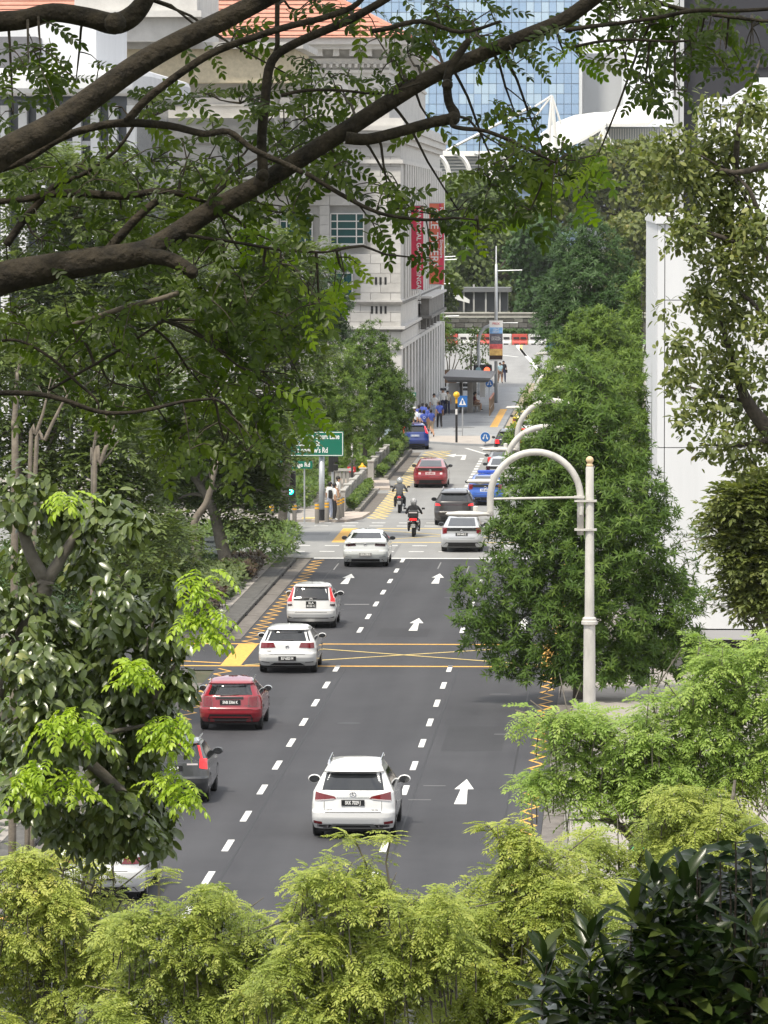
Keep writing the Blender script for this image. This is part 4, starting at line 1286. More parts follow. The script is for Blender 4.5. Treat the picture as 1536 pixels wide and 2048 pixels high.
# striped kerbs and brown planter beyond the plaza
D0 = gp(880, 783).y
t = thing('striped_kerb', 'black and white striped kerb blocks behind the bus shelter', 'kerb', (wx(868, D0), D0, 0))
for r_, (D, px0_, px1_) in enumerate(((gp(880, 784).y, 868, 968), (gp(880, 774).y, 868, 975))):
    x = wx(px0_, D); k = 0
    while x < wx(px1_, D):
        MB().box(x, x + .95, D, D + .5, 0, .3).build('kerb_block', M_SIGNW if k % 2 else M_BLK, t, world=True)
        x += 1.0; k += 1
D = 287.0
x0, x1 = wx(872, D), wx(912, D)
t = thing('planter', 'square brown planter box with white flowering shrubs behind the shelter', 'planter', ((x0 + x1) / 2, D, 0))
MB().box(x0, x1, D, D + 1.8, 0, wz(741, D)).build('box', mat('planter_brown', (.20, .115, .065), .7, var=.2, scale=2), t, world=True, bevel=.03)
MB().box(x0 - .05, x0 + .35, D - .05, D, 0, wz(741, D)).build('panel', mat('planter_dark', (.08, .05, .035), .7), t, world=True)
MB().box(x0 + .05, x1 - .05, D + .05, D + 1.75, wz(741, D), wz(741, D) + .02).build('soil', M_SOIL, t, world=True)
# street name plate by the stone building
D = 222.0
t = thing('street_name_sign', 'small green plate ending in Lane beside the stone arcade', 'sign', (wx(806, D), D, .12))
MB().tube([(-.3, .06, 0), (-.3, .06, wz(795, D) - .12)], .04, 8).build('pole', M_STEEL, t)
x0, x1 = wx(760, D) - t.location.x, wx(832, D) - t.location.x
z0, z1 = wz(793, D) - .12, wz(785, D) - .12
bd = MB().box(x0, x1, -.03, 0, z0, z1).build('board', M_SIGNG, t)
text_mesh('sign_text', 'Supreme Court Lane', .22, M_SIGNW, bd, (x1 - .06, -.035, (z0 + z1) / 2), align='RIGHT', sx=.9, bold=.004)
# numbered board by the white building
D = 105.5
t = thing('number_board', 'white board numbered 165 half hidden by the dense right tree', 'sign', (wx(1298, D), D, .13))
x0, x1 = wx(1266, D) - t.location.x, wx(1303, D) - t.location.x
bd = MB().box(x0, x1, 0, .12, 0, wz(1312, D)).build('board', mat('board_dull', (.42, .43, .45), .6), t, bevel=.01)
text_mesh('board_text', '165', .22, MATS['text_dark'], bd, (x0 + .12, -.006, wz(1327, D) - .13), bold=.006)
MB().box(x0, x1, -.008, 0, wz(1385, D) - .13, wz(1369, D) - .13).build('blue_band', M_SIGNB, bd)
MB().box(x0 + .35, x1, -.012, -.004, wz(1390, D) - .13, wz(1381, D) - .13).build('red_band', M_SIGNR, bd)
# green signal glowing through the lower right foliage
D = 62.0
p = at(1276, 1697, D)
t = thing('traffic_light', 'green signal glowing through the lower right foliage', 'traffic light', (p.x, D, .13))
MB().lathe([(.06, 0), (.06, p.z + .3)], (0, .12, 0), 10).build('pole', M_STEEL, t)
hs = MB().box(-.16, .16, -.08, .1, p.z - .13 - .25, p.z + .75).build('housing', M_BLK, t, bevel=.03)
MB().add([(.11 * math.cos(a), -.09, p.z - .13 + .11 * math.sin(a)) for a in np.linspace(0, 2 * math.pi, 17)[:-1]], [tuple(range(16))]).build('green_lens', MATS['lens_green'], hs)
# ------------------------------------------------------------------ vehicles
M_GLASS = mat('car_glass', (0.012, 0.014, 0.016), 0.03, spec=0.9)
M_TYRE = mat('tyre', (0.012, 0.012, 0.012), 0.85)
M_RIM = mat('alloy_rim', (0.35, 0.35, 0.36), 0.35, 0.9)
M_BLACKP = mat('black_plastic', (0.014, 0.014, 0.015), 0.5)
M_CHROME = mat('chrome', (0.7, 0.7, 0.72), 0.15, 1.0)
M_TAIL = mat('tail_lamp', (0.16, 0.008, 0.012), 0.12, coat=0.6)
M_TAIL_ON = mat('tail_lamp_lit', (0.45, 0.012, 0.016), 0.2, emit=(1.0, 0.03, 0.03), estr=0.9)
M_TAIL_DK = mat('tail_lamp_dark', (0.03, 0.006, 0.008), 0.12, coat=0.6)
M_CLEAR = mat('lamp_clear', (0.55, 0.5, 0.5), 0.15, coat=.5)
M_PLATE_B = mat('plate_black', (0.01, 0.01, 0.011), 0.4)
M_PLATE_W = mat('plate_white', (0.75, 0.75, 0.73), 0.4)
M_MIRR = mat('mirror_glass', (0.02, 0.022, 0.025), 0.04, spec=0.9)
M_SHADE = mat('seam', (0.03, 0.03, 0.03), 0.7)
def paint(name, c, metal=0.0, rough=0.28):
    return mat('paint_' + name, c, rough, metal, coat=1.0, spec=0.5)
P_WHITE = paint('white', (0.72, 0.72, 0.71))
P_WHITE2 = paint('pearl', (0.60, 0.62, 0.61))
P_SILVER = paint('silver', (0.50, 0.51, 0.52), 0.35)
P_BLACK = paint('black', (0.016, 0.015, 0.015))
P_GREY = paint('charcoal', (0.03, 0.032, 0.034))
P_RED = paint('red', (0.25, 0.008, 0.018))
P_DRED = paint('dark_red', (0.24, 0.012, 0.018))
P_BLUE = paint('blue', (0.025, 0.10, 0.42))
P_NAVY = paint('navy', (0.014, 0.04, 0.22))
P_YEL = paint('yellow', (0.65, 0.48, 0.02))
P_TEAL = paint('teal', (0.04, 0.13, 0.15))

class Car:
    def __init__(s, label, D, x, paint_m, L, W, H, rear, front, half, rz=0.0, rr=0.26, bulge=0.07, cat='car', name='car', group='cars on the road', z=0.0):
        s.L, s.W, s.H, s.rr, s.bg = L, W, H, rr, bulge
        s.rear, s.front, s.half = [np.array(t, float) for t in (rear, front, half)]
        s.t = thing(name, label, cat, (x, D, z), rz, group)
        s.p = paint_m
    def yr(s, z): return float(np.interp(z, s.rear[:, 0], s.rear[:, 1]))
    def yf(s, z): return float(np.interp(z, s.front[:, 0], s.front[:, 1]))
    def w(s, z): return float(np.interp(z, s.half[:, 0], s.half[:, 1]))
    def rad(s, z): return min(s.rr, s.w(z) * 0.45)
    def rear_y(s, x, z):
        w = s.w(z); r = s.rad(z)
        a = min(abs(x), w * 0.9995)
        y = s.yr(z) + s.bg * (a / w) ** 2
        k = a - (w - r)
        if k > 0: y += r - math.sqrt(max(0, r * r - k * k))
        return y
    def side_x(s, y, z):
        w = s.w(z); r = s.rad(z); y0 = s.yr(z) + s.bg + r; y1 = s.yf(z) - 0.45
        if y < y0:
            k = min(y0 - y, r * .999); return w - r + math.sqrt(r * r - k * k)
        if y > y1:
            k = min(y - y1, .449); return w - .45 + math.sqrt(.45 * .45 - k * k)
        return w
    def ring(s, z):
        w = s.w(z); r = s.rad(z); rf = min(0.45, w * .6); yr = s.yr(z); yf = s.yf(z)
        pts = [(x, s.rear_y(x, z)) for x in np.linspace(-(w - r), w - r, 11)]
        for t in (18, 36, 54, 72, 86):
            x = w - r + r * math.sin(R_(t)); pts.append((x, s.rear_y(x, z)))
        ya, yb = yr + s.bg + r, yf - rf
        if yb < ya: ya = yb = (ya + yb) / 2
        for y in np.linspace(ya, yb, 9): pts.append((w, y))
        for t in (20, 40, 60, 78): pts.append((w - rf + rf * math.cos(R_(t)), yb + rf * math.sin(R_(t))))
        for x in np.linspace(w - rf, -(w - rf), 7): pts.append((x, yf + 0.05 * (1 - (x / w) ** 2)))
        for t in (78, 60, 40, 20): pts.append((-(w - rf + rf * math.cos(R_(t))), yb + rf * math.sin(R_(t))))
        for y in np.linspace(yb, ya, 9): pts.append((-w, y))
        for t in (86, 72, 54, 36, 18):
            x = w - r + r * math.sin(R_(t)); pts.append((-x, s.rear_y(x, z)))
        return pts
    def body(s, levels=None):
        zs = levels or sorted(set(list(s.rear[:, 0]) + list(s.half[:, 0]) + list(np.linspace(s.rear[0, 0], s.H, 22))))
        zs = [z for z in zs if s.rear[0, 0] <= z <= s.H]
        b = MB(); rows = []
        for z in zs:
            r = [(x, y, z) for x, y in s.ring(z)]
            rows.append(r + [r[0]])
        b.grid(rows)
        n = len(rows[0])
        b.f.append(tuple(range(n - 1))[::-1])
        k = (len(rows) - 1) * n
        b.f.append(tuple(k + i for i in range(n - 1)))
        o = b.build('body', s.p, s.t, smooth=True)
        o.data.set_sharp_from_angle(angle=R_(35))
        s.bodyo = o
        # dark sill and underside
        z0 = s.rear[0, 0]
        MB().box(-s.w(z0) + .08, s.w(z0) - .08, s.yr(z0) + .25, s.yf(z0) - .3, 0.16, z0 + 0.02).build('underbody', M_BLACKP, s.t)
        return s
    def rp(s, name, m, quad, eps=0.006, parent=None, n=9):
        """patch on the rear face, quad of (x,z) corners: bottom-left, bottom-right, top-right, top-left"""
        rows = []
        for j in range(n):
            v = j / (n - 1); r = []
            for i in range(n):
                u = i / (n - 1)
                x = (1 - v) * ((1 - u) * quad[0][0] + u * quad[1][0]) + v * ((1 - u) * quad[3][0] + u * quad[2][0])
                z = (1 - v) * ((1 - u) * quad[0][1] + u * quad[1][1]) + v * ((1 - u) * quad[3][1] + u * quad[2][1])
                r.append((x, s.rear_y(x, z) - eps, z + eps * 0.6))
            rows.append(r)
        b = MB(); b.grid(rows)
        return b.build(name, m, parent or s.t, smooth=True)
    def rp2(s, name, m, quad, eps=0.006, n=8, on=None):
        out = []
        q2 = [(-quad[1][0], quad[1][1]), (-quad[0][0], quad[0][1]), (-quad[3][0], quad[3][1]), (-quad[2][0], quad[2][1])]
        for q in (quad, q2):
            out.append(s.rp(name, m, q, eps, None, n))
        return out
    def sp(s, name, m, quad, eps=0.006, n=6):
        for sg in (-1, 1):
            rows = []
            for j in range(n):
                v = j / (n - 1); r = []
                for i in range(n):
                    u = i / (n - 1)
                    y = (1 - v) * ((1 - u) * quad[0][0] + u * quad[1][0]) + v * ((1 - u) * quad[3][0] + u * quad[2][0])
                    z = (1 - v) * ((1 - u) * quad[0][1] + u * quad[1][1]) + v * ((1 - u) * quad[3][1] + u * quad[2][1])
                    r.append((sg * (s.side_x(y, z) + eps), y, z + eps * .5))
                rows.append(r)
            MB().grid(rows, flip=(sg < 0)).build(name, m, s.t, smooth=True)
        return s
    def wheels(s, rad=0.33, y0=0.85, y1=None, wd=0.21):
        y1 = y1 or s.L - 0.9
        for y in (y0, y1):
            for sg in (-1, 1):
                xo = s.w(rad) + 0.012
                prof = [(rad * .62, -wd / 2), (rad * .93, -wd / 2), (rad, -wd / 2 + .03), (rad, wd / 2 - .03), (rad * .93, wd / 2), (rad * .62, wd / 2)]
                b = MB(); b.lathe(prof, (0, 0, 0), 20, 'x')
                o = b.build('wheel', M_TYRE, s.t, smooth=True); o.data.set_sharp_from_angle(angle=R_(30))
                o.location = (sg * (xo - wd / 2), y, rad)
                b = MB(); b.lathe([(rad * .1, 0), (rad * .62, 0.0), (rad * .64, .012)], (0, 0, 0), 20, 'x')
                for k in range(5):
                    a = 2 * math.pi * k / 5
                    c, sn = math.cos(a), math.sin(a)
                    b.add([(.012, c * rad * .08 - sn * .03, sn * rad * .08 + c * .03), (.012, c * rad * .08 + sn * .03, sn * rad * .08 - c * .03), (.016, c * rad * .6 + sn * .02, sn * rad * .6 - c * .02), (.016, c * rad * .6 - sn * .02, sn * rad * .6 + c * .02)], [(0, 1, 2, 3)])
                r = b.build('rim', M_RIM, o); r.location = (sg * (wd / 2 - .012), 0, 0)
                if sg < 0: r.rotation_euler = (0, 0, math.pi)
                # wheel arch lip
                b = MB(); rows = []
                for rr_ in (rad * 1.06, rad * 1.2):
                    rows.append([(sg * (s.side_x(y + rr_ * math.cos(a), max(.25, rad + rr_ * math.sin(a))) + .007), y + rr_ * math.cos(a), max(.24, rad + rr_ * math.sin(a))) for a in np.linspace(-.25, math.pi + .25, 15)])
                b.grid(rows, flip=(sg > 0)).build('wheel_arch', s.arch if hasattr(s, 'arch') else M_SHADE, s.t)
        return s
    def plate(s, z, txt, m=M_PLATE_B, tm=M_PLATE_W, w=0.52, h=0.13, two=None):
        y = s.rear_y(0, z) - 0.02
        o = MB().box(-w / 2, w / 2, y - .006, y + .03, z - h / 2, z + h / 2).build('number_plate', m, s.t)
        if two:
            text_mesh('plate_text', two[0], h * .46, tm, o, (0, y - .008, z + h * .23), align='CENTER', sx=1.1, bold=0.003)
            text_mesh('plate_text', two[1], h * .46, tm, o, (0, y - .008, z - h * .23), align='CENTER', sx=1.0, bold=0.003)
        else:
            text_mesh('plate_text', txt, h * .86, tm, o, (0, y - .008, z), align='CENTER', sx=w * .86 / (max(1, len(txt)) * h * .5), bold=0.004)
        return s
    def emblem(s, z, letter, r=0.055, m=M_CHROME, dx=1.25):
        y = s.rear_y(0, z) - 0.014
        b = MB()
        n = 20
        b.tube([(r * dx * math.cos(2 * math.pi * k / n), y, z + r * math.sin(2 * math.pi * k / n)) for k in range(n + 1)], r * .16, 6, False)
        e = b.build('emblem', m, s.t)
        if letter: text_mesh('emblem_mark', letter, r * 1.7, m, e, (0, y, z), align='CENTER', bold=0.003)
        return s
    def mirrors(s, y, z, m=None, h=0.16, wd=0.22, out=0.16):
        for sg in (-1, 1):
            x = sg * (s.side_x(y, z) + out)
            b = MB()
            b.lathe([(0, -.5), (.36, -.46), (.49, -.25), (.5, .1), (.44, .36), (.25, .48), (0, .5)], (0, 0, 0), 12, 'y')
            b.v = [(x + p[0] * wd, y + p[1] * .16, z + p[2] * h) for p in b.v]
            o = b.build('wing_mirror', m or s.p, s.t, smooth=True)
            MB().add([(x + wd * .42 * math.cos(a), y - .084, z + h * .42 * math.sin(a)) for a in np.linspace(0, 2 * math.pi, 13)[:-1]], [tuple(range(12))]).build('mirror_glass', M_MIRR, o)
            MB().cbox((sg * (s.side_x(y, z) + .03), y + .03, z - h * .3), (.12, .06, .04)).build('mirror_arm', M_BLACKP, o)
        return s
    def seam_h(s, z, x0, x1, m=None, t=0.012):
        return s.rp('panel_gap', m or M_SHADE, [(x0, z), (x1, z), (x1, z + t), (x0, z + t)], 0.004, n=9)
    def antenna(s, x=0, z=None, y=None, h=0.09):
        yy = y if y is not None else s.yr(s.H - .03) + .25
        b = MB(); b.add([(x - .02, yy, s.H - .06), (x + .02, yy, s.H - .06), (x + .02, yy + .16, s.H - .06), (x - .02, yy + .16, s.H - .06), (x - .004, yy, s.H + h - .04), (x + .004, yy, s.H + h - .04)], [(0, 1, 5, 4), (1, 2, 5), (2, 3, 4, 5), (3, 0, 4)])
        b.build('antenna_fin', s.p, s.t)
        return s
    def wiper(s, z, l=0.45):
        p = [(x, s.rear_y(x, z + .03 + .05 * x) - .03, z + .03 + .05 * x) for x in np.linspace(-l * .55, l * .45, 6)]
        MB().tube(p, .012, 5).build('rear_wiper', M_BLACKP, s.t)
        return s
    def glass_sides(s, z0, z1, y0b, y0t, y1b, y1t, pillars=(0.5,)):
        ys = [0.0] + list(pillars) + [1.0]
        for a, c in zip(ys[:-1], ys[1:]):
            g = 0.012
            q = [(y0b + (y1b - y0b) * (a + g), z0), (y0b + (y1b - y0b) * (c - g), z0), (y0t + (y1t - y0t) * (c - g), z1), (y0t + (y1t - y0t) * (a + g), z1)]
            s.sp('side_window', M_GLASS, q)
        return s

def hatch_prof(L, H, zb, zt, lean, front_h=0.95):
    rear = [(.24, .16), (.36, .05), (.5, .0), (.62, .0), (.66, .03), (zb - .05, .07), (zb, .09), (zt, .09 + lean), (zt + .05, .09 + lean * .72), (zt + .10, .14 + lean * .9), (H - .02, .7 + lean), (H, 1.15 + lean)]
    front = [(.24, L - .12), (.5, L), (.7, L - .06), (front_h - .1, L - .35), (front_h, L - 1.05), (zt, L - 1.95), (H - .04, L - 2.35), (H, L - 2.7)]
    return rear, front
def half_prof(W, H, zb, zt, top=0.72):
    h = W / 2
    return [(.24, h - .05), (.4, h - .01), (.62, h), (.8, h - .005), (zb - .04, h - .035), (zb, h - .06), (zt, h * top + .02), (zt + .07, h * top - .02), (H - .04, h * top - .1), (H - .012, h * top - .24), (H, h * top - .38)]

# --- white luxury SUV, nearest on the road
L, W, H = 4.89, 1.895, 1.69
rear, front = hatch_prof(L, H, 1.10, 1.46, 0.42, 1.05)
c = Car('large white SUV in the middle of the road, nearest the camera', 79.72, -5.93, P_WHITE, L, W, H, rear, front, half_prof(W, H, 1.10, 1.46, .72), name='suv', cat='suv')
c.arch = M_SHADE
c.body()
win = c.rp('rear_window', M_GLASS, [(-.70, 1.115), (.70, 1.115), (.625, 1.455), (-.625, 1.455)], .007)
c.rp2('tail_lamp', M_TAIL, [(.37, .925), (.87, .865), (.85, 1.075), (.42, .975)], .012)
c.rp2('lamp_strip', M_CLEAR, [(.44, .905), (.86, .862), (.86, .885), (.42, .925)], .016)
c.rp('chrome_bar', M_CHROME, [(-.37, .935), (.37, .935), (.37, .955), (-.37, .955)], .015)
c.rp2('reflector', M_TAIL, [(.70, .335), (.90, .35), (.90, .42), (.70, .40)], .012)
c.rp('bumper_valance', M_BLACKP, [(-.9, .245), (.9, .245), (.9, .335), (-.9, .335)], .007)
c.rp('skid_plate', mat('skid', (.32, .33, .33), .4, .6), [(-.55, .25), (.55, .25), (.46, .345), (-.46, .345)], .018)
c.rp('skid_inset', M_BLACKP, [(-.40, .262), (.40, .262), (.38, .30), (-.38, .30)], .024)
for o in c.rp2('exhaust_tip', M_CHROME, [(.56, .25), (.82, .26), (.82, .325), (.56, .31)], .022): pass
c.rp2('exhaust_bore', M_BLACKP, [(.60, .265), (.78, .272), (.78, .31), (.60, .30)], .028)
c.seam_h(.62, -.64, .64, t=.014)
for x in (-.655, .645):
    c.rp('panel_gap', M_SHADE, [(x, .64), (x + .010, .64), (x + .010, .87), (x, .87)], .004)
c.plate(.84, 'SKK 7029 J').emblem(1.035, 'L')
text_mesh('badge', 'LEXUS', .05, M_CHROME, c.t, (-.62, c.rear_y(.55, .68) - .012, .68))
text_mesh('badge', 'RX 300', .05, M_CHROME, c.t, (.42, c.rear_y(.5, .68) - .012, .68))
c.glass_sides(1.12, 1.47, .75, 1.05, 3.75, 2.85, (.42,))
c.wheels(.37, .95, L - .95, .24).mirrors(3.25, 1.06, P_WHITE, .2, .3, .13)
for sg in (-1, 1):
    MB().tube([(sg * .60, .95, 1.625), (sg * .585, 1.1, 1.70), (sg * .585, 2.6, 1.715), (sg * .585, 2.75, 1.66)], .022, 6).build('roof_rail', M_CHROME, c.t)
c.sp('door_handle', P_WHITE, [(1.75, .98), (1.95, .985), (1.95, 1.02), (1.75, 1.015)], .02)
c.sp('sill_trim', M_BLACKP, [(1.3, .25), (3.6, .25), (3.6, .36), (1.3, .36)], .006)
c.antenna(0, h=.07)
MB().cbox((0, 1.9, 1.30), (1.1, .5, .25)).build('seat_back', mat('cabin', (.05, .05, .05), .9), c.t)

# --- red small hatchback (kerb lane)
L, W, H = 3.87, 1.73, 1.42
rear, front = hatch_prof(L, H, .96, 1.24, 0.28, .95)
c = Car('red small hatchback with black rear trim in the kerb lane', 96.36, -10.52, P_RED, L, W, H, rear, front, half_prof(W, H, .96, 1.24, .73), name='hatchback', cat='car', rr=.32)
c.body()
c.rp('rear_window', M_GLASS, [(-.76, .985), (.76, .985), (.665, 1.25), (-.665, 1.25)], .007)
c.rp2('tail_lamp', M_TAIL, [(.50, .67), (.74, .68), (.735, .93), (.52, .92)], .012)
c.rp2('lamp_bezel', mat('bezel', (.22, .10, .10), .3, .6), [(.475, .655), (.765, .66), (.755, .95), (.50, .94)], .007)
c.rp('plate_garnish', M_BLACKP, [(-.40, .87), (.36, .87), (.36, .935), (-.40, .935)], .014)
c.rp('valance', M_BLACKP, [(-.62, .33), (.62, .33), (.56, .46), (-.56, .46)], .008)
c.rp('valance_insert', P_RED, [(-.58, .355), (.58, .355), (.55, .40), (-.55, .40)], .012)
c.rp('lower_skirt', M_BLACKP, [(-.8, .243), (.8, .243), (.8, .33), (-.8, .33)], .007)
c.rp('diffuser_trim', M_CHROME, [(-.60, .285), (.60, .285), (.60, .30), (-.60, .30)], .012)
c.seam_h(.585, -.8, .8)
c.plate(.79, 'SNB 5366 K', w=.56, h=.13)
text_mesh('badge', 'COOPER', .045, M_CHROME, c.t, (.38, c.rear_y(.45, .72) - .012, .70))
c.glass_sides(.97, 1.25, .55, .72, 2.55, 2.05, (.35,))
c.wheels(.32, .72, L - .75, .2).mirrors(2.25, 1.0, mat('silver_cap', (.6, .62, .62), .2, .7), .17, .24, .12)
c.wiper(.965, .5)
for sg in (-1, 1):
    MB().tube([(sg * .60, .5, 1.345), (sg * .585, .7, 1.385), (sg * .58, 1.9, 1.39)], .018, 6).build('roof_edge_trim', M_CHROME, c.t)
c.antenna(0, h=.06)

# --- white hatchback on the yellow box
L, W, H = 4.25, 1.79, 1.45
rear, front = hatch_prof(L, H, .98, 1.29, 0.30, .95)
c = Car('white hatchback crossing the yellow box, dark red tail lamps', 108.42, -10.08, P_WHITE, L, W, H, rear, front, half_prof(W, H, .98, 1.29, .73), name='hatchback')
c.body()
c.rp('rear_window', M_GLASS, [(-.70, 1.0), (.70, 1.0), (.60, 1.30), (-.60, 1.30)], .007)
c.rp2('tail_lamp', M_TAIL, [(.36, .80), (.83, .775), (.81, .945), (.42, .95)], .012)
c.seam_h(.60, -.55, .55)
c.rp('bumper_lip', M_BLACKP, [(-.55, .245), (.55, .245), (.40, .33), (-.40, .33)], .008)
c.rp2('reflector', M_SHADE, [(.55, .33), (.80, .345), (.80, .37), (.55, .35)], .01)
c.plate(.475, 'SLF 6523 M', w=.54).emblem(.83, 'W', .05, dx=1.0)
text_mesh('badge', 'GOLF', .05, M_CHROME, c.t, (-.62, c.rear_y(.5, .70) - .012, .70))
c.glass_sides(1.0, 1.29, .55, .75, 2.95, 2.35, (.12, .52))
c.wheels(.325, .8).mirrors(2.55, 1.0, P_WHITE, .16, .25, .12).wiper(1.0, .4).antenna(0)

# --- white compact with lit tall tail lamps
L, W, H = 3.99, 1.695, 1.525
rear, front = hatch_prof(L, H, 1.04, 1.38, 0.26, 1.0)
c = Car('white compact hatchback with tall glowing red tail lamps', 120.15, -10.36, P_WHITE, L, W, H, rear, front, half_prof(W, H, 1.04, 1.38, .72), name='hatchback')
c.body()
c.rp('rear_window', M_GLASS, [(-.60, 1.0), (.60, 1.0), (.555, 1.385), (-.555, 1.385)], .007)
c.rp2('tail_lamp', M_TAIL_ON, [(.66, 1.0), (.78, .98), (.645, 1.36), (.60, 1.36)], .012)
c.rp2('tail_lamp_lower', M_TAIL_ON, [(.66, .93), (.81, .90), (.79, 1.03), (.65, 1.03)], .014)
c.rp2('indicator', M_CLEAR, [(.655, .83), (.815, .83), (.82, .90), (.64, .93)], .014)
c.rp2('lamp_tip', M_TAIL_DK, [(.63, .79), (.80, .76), (.815, .83), (.655, .83)], .014)
c.rp('garnish', M_BLACKP, [(-.60, .97), (.60, .97), (.60, 1.005), (-.60, 1.005)], .014)
c.rp('bumper_slot', M_BLACKP, [(-.58, .345), (.58, .345), (.62, .375), (-.62, .375)], .01)
c.rp2('bumper_vent', M_BLACKP, [(.58, .355), (.78, .37), (.79, .415), (.66, .375)], .01)
c.rp('lower_skirt', P_WHITE, [(-.55, .25), (.55, .25), (.60, .34), (-.60, .34)], .02)
c.seam_h(.56, -.55, .55)
c.plate(.83, '', w=.34, h=.22, two=('SLA', '4153 C')).emblem(1.0, 'H', .045, M_PLATE_W, 1.1).wiper(1.02, .45)
c.glass_sides(1.03, 1.38, .5, .7, 3.0, 2.5, (.15, .55))
c.wheels(.30, .7).mirrors(2.5, 1.05, P_WHITE, .17, .25, .12)
MB().tube([(0, .75, 1.5), (0, .70, 1.72)], .006, 5).build('antenna', M_BLACKP, c.t)

# --- white sedan behind the stop line
def sedan_prof(L, H, deck=1.06):
    rear = [(.22, .16), (.36, .05), (.52, .0), (.64, .01), (.70, .05), (.9, .09), (deck - .05, .06), (deck - .02, .08), (deck, .14), (deck + .03, .55), (deck + .06, .72), (H - .13, 1.32), (H - .06, 1.62), (H - .02, 1.95), (H, 2.25)]
    front = [(.22, L - .12), (.5, L), (.68, L - .06), (.82, L - .35), (.94, L - 1.1), (H - .13, L - 2.0), (H - .03, L - 2.4), (H, L - 2.6)]
    return rear, front
L, W, H = 4.66, 1.797, 1.44
rear, front = sedan_prof(L, H)
c = Car('pearl white sedan over the stop line', 140.91, -9.98, P_WHITE2, L, W, H, rear, front, half_prof(W, H, 1.02, 1.32, .72), name='sedan')
c.body()
c.rp('rear_window', M_GLASS, [(-.62, 1.125), (.62, 1.125), (.53, 1.315), (-.53, 1.315)], .008)
c.rp2('tail_lamp', M_TAIL_DK, [(.37, .86), (.80, .84), (.79, .925), (.40, .96)], .012)
c.rp('lower_skirt', M_BLACKP, [(-.75, .225), (.75, .225), (.68, .33), (-.68, .33)], .008)
c.rp2('reflector', M_SHADE, [(.55, .40), (.80, .42), (.80, .435), (.55, .415)], .01)
c.seam_h(.66, -.55, .55)
c.plate(.53, 'SLN 1708 R', mat('plate_grey', (.30, .30, .29), .5), M_PLATE_W, w=.5).emblem(.91, 'M', .05)
c.glass_sides(1.04, 1.32, .75, 1.35, 3.3, 2.7, (.1, .52))
c.wheels(.32, .95).mirrors(2.9, 1.02, P_GREY, .17, .25, .13).antenna(0)

# --- liftbacks
def liftback(label, D, x, p, lamp_m, plate=None, pm=M_PLATE_B, tm=M_PLATE_W, tall=False, taxi=None, m_mirror=None):
    L, W, H = 4.57, 1.76, 1.47
    rear = [(.22, .16), (.36, .05), (.52, .0), (.66, .02), (.8, .06), (.92, .05), (1.04, .03), (1.065, .06), (1.085, .16), (1.15, .42), (1.36, 1.25), (1.43, 1.7), (1.455, 2.0), (H, 2.3)]
    front = [(.22, L - .12), (.5, L), (.68, L - .06), (.82, L - .3), (.95, L - .95), (1.36, L - 1.95), (H - .03, L - 2.2), (H, L - 2.35)]
    c = Car(label, D, x, p, L, W, H, rear, front, half_prof(W, H, 1.0, 1.36, .69), name='liftback')
    c.body()
    c.rp('rear_window', M_GLASS, [(-.58, 1.10), (.58, 1.10), (.50, 1.37), (-.50, 1.37)], .01)
    c.rp('tail_panel', M_GLASS, [(-.62, .89), (.62, .89), (.62, 1.03), (-.62, 1.03)], .008)
    c.rp2('tail_lamp', lamp_m, [(.62, .80), (.80, .76), (.815, 1.03), (.60, 1.035)], .012)
    c.rp('diffuser', M_BLACKP, [(-.80, .228), (.80, .228), (.66, .42), (-.66, .42)], .008)
    c.seam_h(.60, -.55, .55)
    if plate: c.plate(.76, plate, pm, tm, w=.5)
    c.emblem(.885, 'T', .05)
    c.glass_sides(1.03, 1.34, .85, 1.35, 3.3, 2.65, (.1, .5))
    c.wheels(.31, .9).mirrors(2.95, 1.02, m_mirror or P_GREY, .17, .25, .13).antenna(0)
    return c
liftback('silver liftback stopped in the junction beside the lamp head', 147.19, -6.42, P_SILVER, M_TAIL, 'SMM 6405 Z')
c = liftback('dark red liftback alone in the left lane beyond the junction', 181.45, -9.52, P_DRED, M_TAIL, 'SHC 4182 U', mat('plate_pink', (.7, .55, .55), .5), P_DRED)
for sg in (-1, 1):
    c.rp('door_sticker', mat('sticker', (.75, .55, .55), .5), [(sg * .55 - .06, .70), (sg * .55 + .06, .70), (sg * .55 + .06, .80), (sg * .55 - .06, .80)], .01)
c = liftback('bright blue taxi liftback behind the dark SUV', 170.60, -6.3, P_BLUE, M_TAIL, 'SHD 2671 K', mat('plate_pale', (.7, .74, .8), .5), P_NAVY)
MB().cbox((0, 2.3, 1.55), (.85, .16, .14)).build('roof_sign', mat('taxi_sign', (.05, .12, .5), .4), c.t, bevel=.03)
liftback('silver grey liftback half hidden by the lamp pole in the queue', 182.78, -5.9, P_SILVER, M_TAIL_DK, 'SLX 2904 T')
c = liftback('grey car with lit brake lamps third in the right queue', 189.36, -6.05, paint('mid_grey', (.12, .12, .125)), M_TAIL_ON, 'SGP 7715 D')

